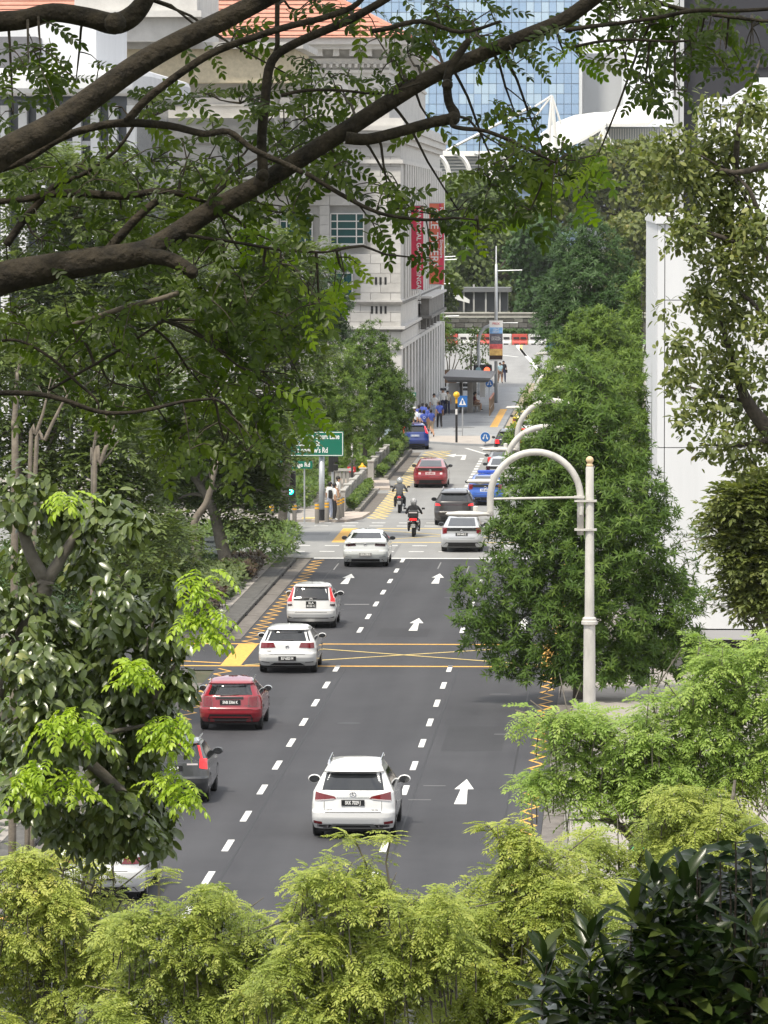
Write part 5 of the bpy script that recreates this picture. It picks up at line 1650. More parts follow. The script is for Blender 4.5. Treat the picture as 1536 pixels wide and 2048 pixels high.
# --- dark SUV in the queue
L, W, H = 4.45, 1.83, 1.63
rear, front = hatch_prof(L, H, 1.09, 1.42, 0.32, 1.0)
c = Car('dark brown SUV with roof rails queuing past the junction', 159.72, -7.3, paint('brown_black', (.022, .018, .017)), L, W, H, rear, front, half_prof(W, H, 1.09, 1.42, .71), name='suv', cat='suv')
c.body()
c.rp('rear_window', M_GLASS, [(-.62, 1.12), (.62, 1.12), (.57, 1.42), (-.57, 1.42)], .008)
c.rp2('tail_lamp', M_TAIL_ON, [(.62, .90), (.86, .90), (.84, 1.02), (.66, .98)], .012)
c.rp('lamp_bar', M_TAIL_DK, [(-.62, .92), (.62, .92), (.62, .965), (-.62, .965)], .012)
c.rp('valance', M_BLACKP, [(-.8, .245), (.8, .245), (.7, .42), (-.7, .42)], .008)
c.plate(.50, 'SNE 938 G', w=.5)
c.glass_sides(1.1, 1.43, .6, .85, 3.2, 2.6, (.4,))
c.wheels(.35, .85).mirrors(2.85, 1.06, M_BLACKP, .18, .26, .13).antenna(0)
for sg in (-1, 1):
    MB().tube([(sg * .57, .85, 1.56), (sg * .56, 1.0, 1.64), (sg * .55, 2.3, 1.65), (sg * .55, 2.45, 1.6)], .022, 6).build('roof_rail', M_CHROME, c.t)

# --- dark hatchback in the kerb lane, partly behind leaves
L, W, H = 4.05, 1.75, 1.53
rear, front = hatch_prof(L, H, 1.04, 1.38, 0.30, 1.0)
c = Car('charcoal hatchback with red brake lamps behind the bright young leaves', 84.42, -10.62, P_GREY, L, W, H, rear, front, half_prof(W, H, 1.04, 1.38, .73), name='hatchback')
c.body()
c.rp('rear_window', M_GLASS, [(-.66, 1.03), (.66, 1.03), (.57, 1.385), (-.57, 1.385)], .007)
c.rp2('tail_lamp', M_TAIL_ON, [(.66, .86), (.84, .82), (.82, 1.06), (.66, 1.08)], .014)
c.rp2('tail_lamp_upper', M_TAIL_ON, [(.68, 1.08), (.73, 1.07), (.63, 1.36), (.585, 1.37)], .012)
c.rp('high_brake_lamp', M_TAIL_ON, [(-.2, 1.40), (.2, 1.40), (.2, 1.425), (-.2, 1.425)], .02)
c.rp('reversing_strip', M_CLEAR, [(.36, .93), (.62, .93), (.62, .97), (.36, .97)], .012)
c.rp('valance', M_BLACKP, [(-.8, .245), (.8, .245), (.7, .40), (-.7, .40)], .008)
c.plate(.86, 'SLJ 5108 P')
c.glass_sides(1.03, 1.38, .5, .8, 3.0, 2.4, (.13, .55))
c.wheels(.32, .75, None, .22).mirrors(2.55, 1.05, P_GREY, .18, .26, .13)
for sg in (-1, 1):
    MB().tube([(sg * .60, .55, 1.45), (sg * .585, .75, 1.50), (sg * .58, 2.1, 1.505), (sg * .58, 2.3, 1.46)], .02, 6).build('roof_rail', M_CHROME, c.t)

# --- white car at the lower left, mostly behind leaves
L, W, H = 4.6, 1.80, 1.45
rear, front = sedan_prof(L, H)
c = Car('white sedan at the lower left, half buried in leaves', 72.21, -10.55, P_WHITE, L, W, H, rear, front, half_prof(W, H, 1.02, 1.32, .72), name='sedan')
c.body()
c.rp('rear_window', M_GLASS, [(-.62, 1.125), (.62, 1.125), (.53, 1.315), (-.53, 1.315)], .008)
c.rp2('tail_lamp', M_TAIL, [(.42, .80), (.84, .80), (.84, .93), (.50, .95)], .012)
c.rp('lower_skirt', M_BLACKP, [(-.75, .225), (.75, .225), (.68, .33), (-.68, .33)], .008)
c.plate(.55, 'SMK 3390 B').seam_h(.66, -.55, .55)
c.glass_sides(1.04, 1.32, .75, 1.35, 3.3, 2.7, (.1, .52))
c.wheels(.32, .95).mirrors(2.9, 1.02, P_WHITE, .19, .27, .14).antenna(0)

# --- cars further along the queue
L, W, H = 4.4, 1.79, 1.62
rear, front = hatch_prof(L, H, 1.05, 1.42, 0.34, 1.0)
c = Car('black car with two glowing round brake lamps near the roundabout sign', 204.10, -6.15, P_BLACK, L, W, H, rear, front, half_prof(W, H, 1.05, 1.42, .71), name='hatchback')
c.body()
c.rp('rear_window', M_GLASS, [(-.62, 1.08), (.62, 1.08), (.57, 1.42), (-.57, 1.42)], .008)
c.rp2('tail_lamp', M_TAIL_ON, [(.58, .80), (.84, .80), (.83, 1.02), (.62, 1.02)], .012)
c.plate(.62, 'SMA 4470 Y').wheels(.33, .8).mirrors(2.8, 1.06, P_BLACK)
c.glass_sides(1.07, 1.42, .6, .85, 3.2, 2.6, (.4,))
L, W, H = 4.5, 1.8, 1.46
rear, front = sedan_prof(L, H)
c = Car('white car with red lamps by the tree edge, ahead of the black car', 215.89, -5.05, P_WHITE, L, W, H, rear, front, half_prof(W, H, 1.02, 1.32, .72), name='sedan')
c.body()
c.rp('rear_window', M_GLASS, [(-.62, 1.125), (.62, 1.125), (.53, 1.315), (-.53, 1.315)], .008)
c.rp2('tail_lamp', M_TAIL_ON, [(.45, .80), (.84, .78), (.84, .95), (.50, .95)], .012)
c.rp('lower_skirt', M_BLACKP, [(-.8, .225), (.8, .225), (.75, .42), (-.75, .42)], .008)
c.plate(.62, 'SLT 55 A', M_PLATE_W, M_PLATE_B).wheels(.32, .95).mirrors(2.9, 1.02, P_WHITE)
c.glass_sides(1.04, 1.32, .75, 1.35, 3.3, 2.7, (.1, .52))
rear, front = sedan_prof(L, H)
c = Car('yellow taxi in the bus bay beside the plaza kerb', 226.13, -5.75, P_YEL, L, W, H, rear, front, half_prof(W, H, 1.02, 1.32, .72), name='taxi', cat='taxi')
c.body()
c.rp('rear_window', M_GLASS, [(-.62, 1.125), (.62, 1.125), (.53, 1.315), (-.53, 1.315)], .008)
c.rp('tail_panel', M_BLACKP, [(-.5, .95), (.5, .95), (.5, 1.03), (-.5, 1.03)], .01)
c.rp2('tail_lamp', M_TAIL, [(.50, .78), (.84, .78), (.84, .95), (.52, .95)], .012)
c.rp('lower_skirt', M_BLACKP, [(-.8, .225), (.8, .225), (.75, .40), (-.75, .40)], .008)
c.plate(.62, 'SHA 812 L').wheels(.32, .95).mirrors(2.9, 1.02, P_BLACK)
c.glass_sides(1.04, 1.32, .75, 1.35, 3.3, 2.7, (.1, .52))
MB().cbox((0, 2.6, 1.52), (.7, .16, .15)).build('roof_sign', M_PLATE_W, c.t, bevel=.03)
L, W, H = 4.3, 1.75, 1.58
rear, front = hatch_prof(L, H, 1.05, 1.40, 0.28, 1.0)
c = Car('navy blue estate car turning left past the hedge end', 210.54, -11.95, P_NAVY, L, W, H, rear, front, half_prof(W, H, 1.05, 1.40, .72), R_(6), name='estate_car')
c.body()
c.rp('rear_window', M_GLASS, [(-.60, 1.07), (.60, 1.07), (.56, 1.40), (-.56, 1.40)], .008)
c.rp2('tail_lamp', M_TAIL_ON, [(.64, 1.0), (.80, .95), (.655, 1.38), (.575, 1.38)], .012)
c.plate(.85, 'SKV 2046 E', mat('plate_blue', (.35, .42, .65), .5), M_PLATE_W)
c.rp('valance', M_BLACKP, [(-.8, .245), (.8, .245), (.75, .36), (-.75, .36)], .008)
c.wheels(.33, .8).mirrors(2.8, 1.06, P_NAVY).glass_sides(1.07, 1.40, .6, .85, 3.2, 2.6, (.4,))
L, W, H = 4.4, 1.78, 1.46
rear, front = sedan_prof(L, H)
c = Car('dark teal car far down the curve by the barriers', 352, -6.4, P_TEAL, L, W, H, rear, front, half_prof(W, H, 1.02, 1.32, .72), R_(-30), name='sedan')
c.body(); c.wheels(.32, .95)
c.rp('rear_window', M_GLASS, [(-.62, 1.125), (.62, 1.125), (.53, 1.315), (-.53, 1.315)], .008)
# ------------------------------------------------------------------ people and motorcycles
SKIN = mat('skin', (.42, .24, .15), .6); HAIR = mat('hair', (.012, .01, .009), .6)
def cloth(name, c): return mat('cloth_' + name, c, .85, var=.12, scale=9)
C_WHITE = cloth('white', (.72, .72, .70)); C_BLACK = cloth('black', (.015, .015, .017)); C_BLUE = cloth('blue', (.05, .085, .36))
C_DBLUE = cloth('dark_blue', (.02, .025, .06)); C_GREY = cloth('grey', (.075, .078, .085)); C_BEIGE = cloth('beige', (.48, .44, .36))
C_MAROON = cloth('maroon', (.17, .02, .03)); C_LBLUE = cloth('light_blue', (.38, .55, .62)); C_BROWN = cloth('brown', (.20, .12, .08))
C_KHAKI = cloth('khaki', (.30, .25, .18)); C_PALE = cloth('pale_blue', (.45, .5, .62)); M_SHOE = mat('shoe_white', (.65, .65, .63), .6)

def person(label, loc, rz, top, bottom, pose='stand', scale=1.0, shoe=None, hair=HAIR, sleeves=.55, group=None, helmet=None, extras=()):
    J = {'pelvis': (0, 0, .95), 'spine': (0, .01, 1.13), 'chest': (0, 0, 1.34), 'neck': (0, 0, 1.49), 'head': (0, .025, 1.60), 'crown': (0, .02, 1.70)}
    for s, n in ((-1, 'l'), (1, 'r')):
        J['sh' + n] = (s * .185, 0, 1.41); J['el' + n] = (s * .235, -.03, 1.14); J['wr' + n] = (s * .245, .05, .90); J['ha' + n] = (s * .245, .075, .82)
        J['hi' + n] = (s * .095, 0, .90); J['kn' + n] = (s * .105, .025, .49); J['an' + n] = (s * .105, -.03, .085); J['to' + n] = (s * .12, .13, .04)
    def mv(k, v): J[k] = v
    if pose == 'walk':
        mv('knl', (-.10, .16, .52)); mv('anl', (-.10, .22, .10)); mv('tol', (-.11, .38, .06))
        mv('knr', (.10, .00, .49)); mv('anr', (.10, -.24, .12)); mv('tor', (.11, -.10, .04))
        mv('ell', (-.24, -.12, 1.16)); mv('wrl', (-.25, -.10, .92)); mv('hal', (-.25, -.08, .84))
        mv('elr', (.24, .04, 1.15)); mv('wrr', (.25, .18, .95)); mv('har', (.25, .23, .88))
    elif pose == 'bag':
        mv('ell', (-.25, -.03, 1.13)); mv('wrl', (-.16, .16, 1.08)); mv('hal', (-.08, .20, 1.08))
        mv('elr', (.25, -.03, 1.13)); mv('wrr', (.16, .17, 1.02)); mv('har', (.08, .21, 1.02))
    elif pose == 'sit':
        for s, n in ((-1, 'l'), (1, 'r')):
            mv('kn' + n, (s * .13, .44, .50)); mv('an' + n, (s * .13, .44, .085)); mv('to' + n, (s * .14, .60, .04)); mv('hi' + n, (s * .10, .02, .52))
            for k in ('sh', 'el', 'wr', 'ha'):
                x, y, z = J[k + n]; mv(k + n, (x, y + .06, z - .40))
            mv('el' + n, (s * .23, .10, .78)); mv('wr' + n, (s * .12, .30, .70)); mv('ha' + n, (s * .06, .36, .70))
        for k in ('pelvis', 'spine', 'chest', 'neck', 'head', 'crown'):
            x, y, z = J[k]; mv(k, (x, y + (.0 if k == 'pelvis' else .05), z - .40))
    elif pose == 'ride':
        dz = -.13
        for k in ('pelvis', 'spine', 'chest', 'neck', 'head', 'crown'):
            x, y, z = J[k]; lean = max(0, (z - .95)) * .28; mv(k, (x, y + lean, z + dz))
        for s, n in ((-1, 'l'), (1, 'r')):
            mv('sh' + n, (s * .19, .13, 1.28)); mv('el' + n, (s * .34, .22, 1.04)); mv('wr' + n, (s * .33, .50, .98)); mv('ha' + n, (s * .33, .58, .98))
            mv('hi' + n, (s * .11, .02, .79)); mv('kn' + n, (s * .22, .42, .66)); mv('an' + n, (s * .22, .28, .28)); mv('to' + n, (s * .23, .44, .24))
    E = [('pelvis', 'spine'), ('spine', 'chest'), ('chest', 'neck'), ('neck', 'head'), ('head', 'crown')]
    for n in 'lr':
        E += [('chest', 'sh' + n), ('sh' + n, 'el' + n), ('el' + n, 'wr' + n), ('wr' + n, 'ha' + n), ('pelvis', 'hi' + n), ('hi' + n, 'kn' + n), ('kn' + n, 'an' + n), ('an' + n, 'to' + n)]
    RAD = {'pelvis': (.15, .12), 'spine': (.145, .115), 'chest': (.165, .12), 'neck': (.06, .06), 'head': (.085, .10), 'crown': (.065, .08), 'sh': (.07, .07), 'el': (.05, .05), 'wr': (.035, .035), 'ha': (.042, .025), 'hi': (.095, .10), 'kn': (.07, .075), 'an': (.05, .055), 'to': (.042, .032)}
    names = list(J)
    idx = {n: i for i, n in enumerate(names)}
    me = bpy.data.meshes.new('body')
    me.from_pydata([J[n] for n in names], [(idx[a], idx[b]) for a, b in E], [])
    o = bpy.data.objects.new('body', me); COL.objects.link(o)
    sk = o.modifiers.new('skin', 'SKIN'); sk.use_smooth_shade = True
    sv = me.skin_vertices[0].data
    loose = 1.12 if bottom in (C_BLACK, C_DBLUE) else 1.0
    for n in names:
        k = n if n in RAD else n[:2]
        r = RAD[k]
        if k in ('kn', 'an') : r = (r[0] * loose, r[1] * loose)
        sv[idx[n]].radius = r
        sv[idx[n]].use_root = (n == 'pelvis')
    ss = o.modifiers.new('sub', 'SUBSURF'); ss.levels = 1; ss.render_levels = 1
    dg = bpy.context.evaluated_depsgraph_get()
    m2 = bpy.data.meshes.new_from_object(o.evaluated_get(dg))
    bpy.data.objects.remove(o)
    # fingers, nose and ears rooted in the same mesh
    b = MB()
    for n, s in (('l', -1), ('r', 1)):
        w, h = Vector(J['wr' + n]), Vector(J['ha' + n])
        d = (h - w).normalized(); side = d.cross(Vector((0, 1, 0)))
        side = side.normalized() if side.length > .2 else Vector((1, 0, 0))
        nrm = d.cross(side).normalized()
        for q, ln in ((-.03, .07), (-.01, .085), (.01, .08), (.03, .06)):
            a = h + side * q
            b.tube([a, a + d * ln * .55, a + d * ln * .9 + nrm * .025], [.010, .0095, .007], 5)
        a = w.lerp(h, .5) + side * .03 * s
        b.tube([a, a + side * .03 * s + d * .03, a + side * .03 * s + d * .065], [.012, .011, .008], 5)
    hd = Vector(J['head'])
    b.tube([hd + Vector((0, .08, .03)), hd + Vector((0, .125, -.005)), hd + Vector((0, .09, -.02))], [.008, .016, .01], 5)
    for s in (-1, 1): b.ball(hd + Vector((s * .09, .0, .0)), .022, 6)
    nv = len(m2.vertices)
    V = [tuple(v.co) for v in m2.vertices] + b.v
    Fc = [tuple(p.vertices) for p in m2.polygons] + [tuple(i + nv for i in f) for f in b.f]
    m3 = bpy.data.meshes.new('body')
    m3.from_pydata(V, [], Fc); m3.update()
    for m in (SKIN, top, bottom, hair, shoe or C_BLACK): m3.materials.append(m)
    segs = []
    for a, c in E:
        A, B_ = Vector(J[a]), Vector(J[c])
        k = a if a in RAD else a[:2]; k2 = c if c in RAD else c[:2]
        segs.append((A, B_, k, k2))
    mi = []
    for p in m3.polygons:
        q = p.center
        best, reg, tt = 9, 0, 0
        for A, B_, k, k2 in segs:
            d = B_ - A; t = max(0, min(1, (q - A).dot(d) / d.length_squared)); ds = (q - (A + d * t)).length
            if ds < best: best, reg, tt = ds, (k, k2), t
        k, k2 = reg
        if p.vertices[0] >= nv: mi.append(0); continue
        if k in ('neck', 'head'):
            c = Vector(J['head'])
            mi.append(3 if (q.z > c.z + .055 or (q.y < c.y - .01 and q.z > c.z - .08)) else 0)
        elif (k, k2) in (('pelvis', 'spine'), ('spine', 'chest'), ('chest', 'neck'), ('chest', 'sh')):
            mi.append(1 if not (k == 'pelvis' and tt < .25) else 2)
        elif k == 'sh': mi.append(1 if (sleeves >= 1 or tt < sleeves * 1.4) else 0)
        elif k in ('el',): mi.append(1 if sleeves >= 1 else 0)
        elif k in ('wr',): mi.append(0)
        elif k in ('pelvis', 'hi'): mi.append(2)
        elif k == 'kn': mi.append(0 if bottom in (C_BROWN, C_KHAKI) else 2)
        elif k == 'an': mi.append(4)
        else: mi.append(2)
    m3.polygons.foreach_set('material_index', mi)
    m3.polygons.foreach_set('use_smooth', [True] * len(mi))
    t = thing('person', label, 'person', loc, rz, group)
    t.scale = (scale, scale, scale)
    bo = bpy.data.objects.new('body', m3); link(bo, t)
    # hair shell
    hc = Vector(J['crown']) + Vector((0, -.012, -.055))
    if helmet:
        b = MB(); b.lathe([(.001, -.15), (.115, -.15), (.14, -.06), (.142, .03), (.11, .11), (.05, .148), (.001, .155)], (0, 0, 0), 18)
        b.v = [(p[0] + hc.x, p[1] * 1.15 + hc.y, p[2] + hc.z - .0) for p in b.v]
        h = b.build('helmet', helmet, t, smooth=True)
        b = MB(); rows = [[(hc.x + .145 * math.sin(a), hc.y + .145 * 1.15 * math.cos(a), hc.z + z) for a in np.linspace(-1.1, 1.1, 9)] for z in (-.06, .05)]
        b.grid(rows).build('visor', M_GLASS, h)
    else:
        b = MB(); b.ball((0, 0, 0), .1, 12)
        b.v = [(p[0] * .98 + hc.x, p[1] * 1.08 + hc.y - .008, max(p[2], -.06 if p[1] > .02 else -.11) + hc.z + .012) for p in b.v]
        b.build('hair', hair, t, smooth=True)
    if 'backpack' in extras:
        MB().cbox((0, -.20, 1.22), (.28, .15, .40)).build('backpack', C_BLACK, t, bevel=.05)
    if 'sling' in extras:
        b = MB(); b.tube([(.15, -.10, 1.44), (0, -.15, 1.2), (-.19, -.08, .98)], .02, 5); b.cbox((-.24, .0, .9), (.12, .3, .24)); b.build('sling_bag', C_BLACK, t)
    if 'cap' in extras:
        MB().lathe([(.11, 1.68), (.105, 1.74), (.05, 1.79)], (0, .02, 0), 12).build('cap', C_WHITE, t)
    if 'emblem' in extras:
        b = MB(); b.tube([(.07 * math.cos(a), -.148, 1.27 + .07 * math.sin(a)) for a in np.linspace(0, 2 * math.pi, 15)], .012, 5, False); b.build('shirt_emblem', C_PALE, t)
    return t

def on(px, py, z): return gp(px, py, z)
person('person in a white T-shirt and wide black trousers waiting at the kerb', on(669, 1041, .11), R_(-75), C_WHITE, C_BLACK, 'stand', .98, M_SHOE, group='people waiting at the crossing', extras=('backpack',))
person('person with long dark hair and white top behind the sign pole', on(660, 1038, .11), R_(-50), C_WHITE, C_PALE, 'stand', .98, M_SHOE, group='people waiting at the crossing')
person('person in a white shirt standing tallest by the fence end', on(676, 1029, .11), R_(-95), C_WHITE, C_KHAKI, 'stand', 1.02, M_SHOE, group='people waiting at the crossing')
crowd = [(829, 872, C_WHITE, C_DBLUE, 'person in a white cap and pale top at the left of the crowd', ('cap',), 3.0), (820, 874, C_DBLUE, C_BLACK, 'person in dark clothes half behind the red panel pylon', (), 3.3),
         (838, 866, C_BLUE, C_DBLUE, 'person in a blue shirt at the back left of the blue crowd', (), .3), (845, 861, C_BLUE, C_BLACK, 'person in a blue shirt farthest back in the blue crowd', (), -.4),
         (848, 876, C_BLUE, C_DBLUE, 'person in a blue shirt with a round back emblem, nearest in the crowd', ('emblem',), .1), (857, 868, C_BLUE, C_KHAKI, 'person in a blue shirt on the right side of the blue crowd', (), .6),
         (853, 862, C_BLUE, C_BLACK, 'person in a blue shirt between the others in the middle of the crowd', (), -.2), (862, 874, C_BLUE, C_KHAKI, 'person in a blue shirt nearest the car roof, at the right of the crowd', (), .4), (840, 873, C_PALE, C_DBLUE, 'person in a pale top in the front left of the crowd', (), .5)]
for px, py, a, c_, l, ex, rz in crowd:
    person(l, on(px, py, .12), rz, a, c_, 'walk' if rz < 1 else 'stand', U(.95, 1.04), group='blue shirted crowd by the stone building', extras=ex)
person('person in a blue shirt and black trousers walking apart from the crowd', on(879, 857, .12), R_(10), C_BLUE, C_BLACK, 'walk', 1.0, M_SHOE, group='people walking on the plaza')
person('person in a loose white shirt walking behind the crowd', on(868, 842, .12), R_(180), C_WHITE, C_PALE, 'walk', 1.06, M_SHOE, group='people walking on the plaza')
person('person in a white shirt and dark trousers with a sling bag', on(886, 831, .12), R_(175), C_WHITE, C_DBLUE, 'walk', 1.06, group='people walking on the plaza', sleeves=1, extras=('sling',))
person('person in a beige top beside the one with the sling bag', on(895, 829, .12), R_(185), C_BEIGE, C_DBLUE, 'walk', .95, group='people walking on the plaza')
person('person in a maroon shirt sitting on the shelter bench', Vector((-10.0, 248.7, .12)), R_(-80), C_MAROON, C_BROWN, 'sit', 1.0, M_SHOE, group='people at the bus shelter')
person('person in a pale top sitting beyond the maroon shirt', Vector((-10.0, 250.2, .12)), R_(-80), C_BEIGE, C_BROWN, 'sit', .98, group='people at the bus shelter')
person('person in a light blue top crossing the far road', on(1000, 767, 0), R_(200), C_LBLUE, C_BROWN, 'walk', 1.0, group='people crossing the far road')
person('person in black with a bag crossing the far road', on(1007, 765, 0), R_(190), C_BLACK, C_DBLUE, 'walk', 1.03, group='people crossing the far road', extras=('sling',))

def motorcycle(label, D, x, box, plate_txt, seat_m, rz=0.0):
    t = thing('motorcycle', label, 'motorcycle', (x, D, 0), rz, 'motorcycles on the road')
    for y in (.0, 1.32):
        b = MB(); r, tr = .30, .065
        b.lathe([(r - tr * 1.2, -tr), (r - .02, -tr), (r, -tr * .45), (r, tr * .45), (r - .02, tr), (r - tr * 1.2, tr)], (0, 0, 0), 24, 'x')
        w = b.build('wheel', M_TYRE, t, smooth=True); w.location = (0, y, r)
        MB().lathe([(.03, -.05), (r * .7, -.02), (r * .7, .02), (.03, .05)], (0, 0, 0), 16, 'x').build('rim', M_RIM, w)
    MB().tube([(0, 0, .30), (.0, .45, .40), (0, .8, .42)], [.05, .07, .1], 8).build('swing_arm', M_BLACKP, t)
    b = MB(); b.lathe([(.02, -.42), (.12, -.38), (.17, -.1), (.16, .25), (.1, .4), (.03, .44)], (0, 0, 0), 14, 'y')
    b.v = [(p[0], p[1] * 1.25 + .55, p[2] * 1.05 + .50) for p in b.v]
    b.build('engine_body', M_BLACKP, t, smooth=True)
    b = MB(); b.lathe([(.03, -.52), (.10, -.46), (.15, -.15), (.17, .2), (.12, .42), (.05, .5)], (0, 0, 0), 14, 'y')
    b.v = [(p[0] * 1.05, p[1] + .30, p[2] * .55 + .76 - .05 * p[1]) for p in b.v]
    b.build('seat', seat_m, t, smooth=True)
    b = MB(); b.lathe([(.03, -.3), (.13, -.2), (.16, .1), (.08, .3)], (0, 0, 0), 12, 'y')
    b.v = [(p[0], p[1] + .95, p[2] * .9 + .80) for p in b.v]
    b.build('tank', seat_m, t, smooth=True)
    MB().tube([(0, 1.32, .30), (0, 1.15, .80), (0, 1.05, 1.0)], .05, 8).build('fork', M_STEEL, t)
    MB().tube([(-.37, .80, .99), (-.2, .98, 1.02), (0, 1.05, 1.0), (.2, .98, 1.02), (.37, .80, .99)], .018, 8).build('handlebar', M_BLACKP, t)
    for s in (-1, 1):
        m_ = MB().tube([(s * .28, .95, 1.02), (s * .36, .95, 1.16)], .01, 5).build('mirror', M_BLACKP, t)
        MB().cbox((s * .40, .93, 1.19), (.14, .05, .08)).build('mirror_head', M_BLACKP, m_, bevel=.015)
    MB().lathe([(.03, -.1), (.055, -.05), (.06, .35), (.045, .42)], (.17, .0, .36), 10, 'y').build('exhaust', M_STEEL, t)
    fd = MB().tube([(0, -.30, .72), (0, -.36, .58), (0, -.34, .42)], [.05, .07, .06], 8).build('rear_fender', M_BLACKP, t)
    o = MB().box(-.10, .10, -.425, -.41, .42, .58).build('number_plate', mat('plate_mid', (.22, .22, .22), .5), fd)
    text_mesh('plate_text', plate_txt[0], .085, M_PLATE_W, o, (0, -.43, .54), align='CENTER'); text_mesh('plate_text', plate_txt[1], .085, M_PLATE_W, o, (0, -.43, .46), align='CENTER')
    if box:
        MB().box(-.16, .16, -.38, -.33, .73, .83).build('tail_lamp', M_TAIL_ON, t, bevel=.02)
        for s in (-1, 1):
            b = MB(); b.lathe([(.02, -.4), (.09, -.3), (.12, .0), (.07, .35)], (0, 0, 0), 10, 'y'); b.v = [(p[0] * .6 + s * .20, p[1] - .0, p[2] * 1.2 + .62) for p in b.v]
            b.build('side_fairing', seat_m, t, smooth=True)
            MB().cbox((s * .20, -.36, .70), (.10, .05, .05)).build('indicator', M_CLEAR, t)
        MB().box(-.23, .23, -.48, -.16, .86, 1.18).build('top_box', M_BLACKP, t, bevel=.05)
        MB().box(-.18, .18, -.495, -.48, 1.06, 1.11).build('box_reflector', M_CLEAR, t)
    else:
        MB().box(-.07, .07, -.26, -.21, .70, .80).build('tail_lamp', M_TAIL_ON, t, bevel=.03)
        for s in (-1, 1):
            MB().tube([(s * .06, -.24, .66), (s * .2, -.26, .66)], .02, 6).build('indicator', M_BLACKP, t)
    return t
D1 = gp(798, 1027).y; D2_ = gp(826, 1075).y
x1 = gp(798, 1027).x; x2 = gp(826, 1075).x
motorcycle('black motorcycle with a red tail light ridden along the yellow hatching', D1 + .3, x1, False, ('FBA', '213'), P_BLACK)
motorcycle('black scooter with a top box and wide red light in the junction', D2_ + .3, x2, True, ('FBR', '6018'), P_BLACK)
person('rider in a grey hooded jacket and silver helmet', (x1, D1 + .3 + .12, 0), 0, C_GREY, C_BLACK, 'ride', 1.0, M_SHOE, sleeves=1, helmet=mat('helmet_silver', (.40, .42, .43), .25, .5), group='motorcycle riders')
person('rider in a black jacket and black and white helmet', (x2, D2_ + .3 + .12, 0), 0, C_BLACK, C_BLACK, 'ride', 1.0, sleeves=1, helmet=mat('helmet_black', (.05, .05, .055), .2, 0, col2=(.6, .6, .6), scale=7), group='motorcycle riders')
# ------------------------------------------------------------------ plants
M_BARK = mat('bark_dark', (.030, .024, .018), .9, col2=(.085, .070, .052), scale=14, bump=.8, bscale=30)
M_BARKL = mat('bark_pale', (.12, .098, .075), .85, col2=(.22, .19, .15), scale=5, bump=.5, bscale=20)
M_BARKG = mat('bark_grey', (.09, .078, .062), .9, col2=(.16, .145, .12), scale=6, bump=.6, bscale=20)
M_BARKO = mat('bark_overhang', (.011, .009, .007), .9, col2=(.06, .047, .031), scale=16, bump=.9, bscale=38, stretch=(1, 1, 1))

def norm(a): return a / np.maximum(np.linalg.norm(a, axis=-1, keepdims=True), 1e-9)
def frames(d, n):
    y = norm(d); x = norm(np.cross(y, n)); z = np.cross(x, y)
    return np.stack([x, y, z], axis=-1)
def inst(T, Q, P, Rm, s):
    k = len(T)
    V = P[:, None, :] + s[:, None, None] * np.einsum('nij,kj->nki', Rm, T)
    F = (Q[None] + (np.arange(len(P)) * k)[:, None, None]).reshape(-1, Q.shape[1])
    return V.reshape(-1, 3), F
def rnd(n, a=0., b=1.): return rng.uniform(a, b, n)
def rdir(n):
    v = rng.normal(size=(n, 3)); return norm(v)

# single-leaf templates, unit length along +Y
def leaf_oval(w=.24, fold=.06, droop=.08):
    T = np.array([(0, 0, 0), (0, .5, 0), (0, 1, -droop), (-w * .8, .2, fold), (-w, .5, fold), (-w * .72, .8, fold * .4 - droop * .5), (w * .8, .2, fold), (w, .5, fold), (w * .72, .8, fold * .4 - droop * .5)], float)
    Q = np.array([(0, 1, 4, 3), (1, 2, 5, 4), (0, 6, 7, 1), (1, 7, 8, 2)])
    return T, Q
def leaf_lance(w=.12, fold=.05, droop=.18):
    T = np.array([(0, 0, 0), (0, .5, .02), (0, 1, -droop), (-w, .45, fold), (w, .45, fold)], float)
    return T, np.array([(0, 1, 2, 3), (0, 4, 2, 1)])
def leaf_quad(w=.35, fold=.1):
    T = np.array([(0, 0, 0), (-w, .5, fold), (0, 1, 0), (w, .5, fold)], float)
    return T, np.array([(0, 3, 2, 1)])
def merge(parts):
    Vs, Fs, k = [], [], 0
    for V, F in parts:
        Vs.append(V); Fs.append(F + k); k += len(V)
    return np.concatenate(Vs), np.concatenate(Fs)
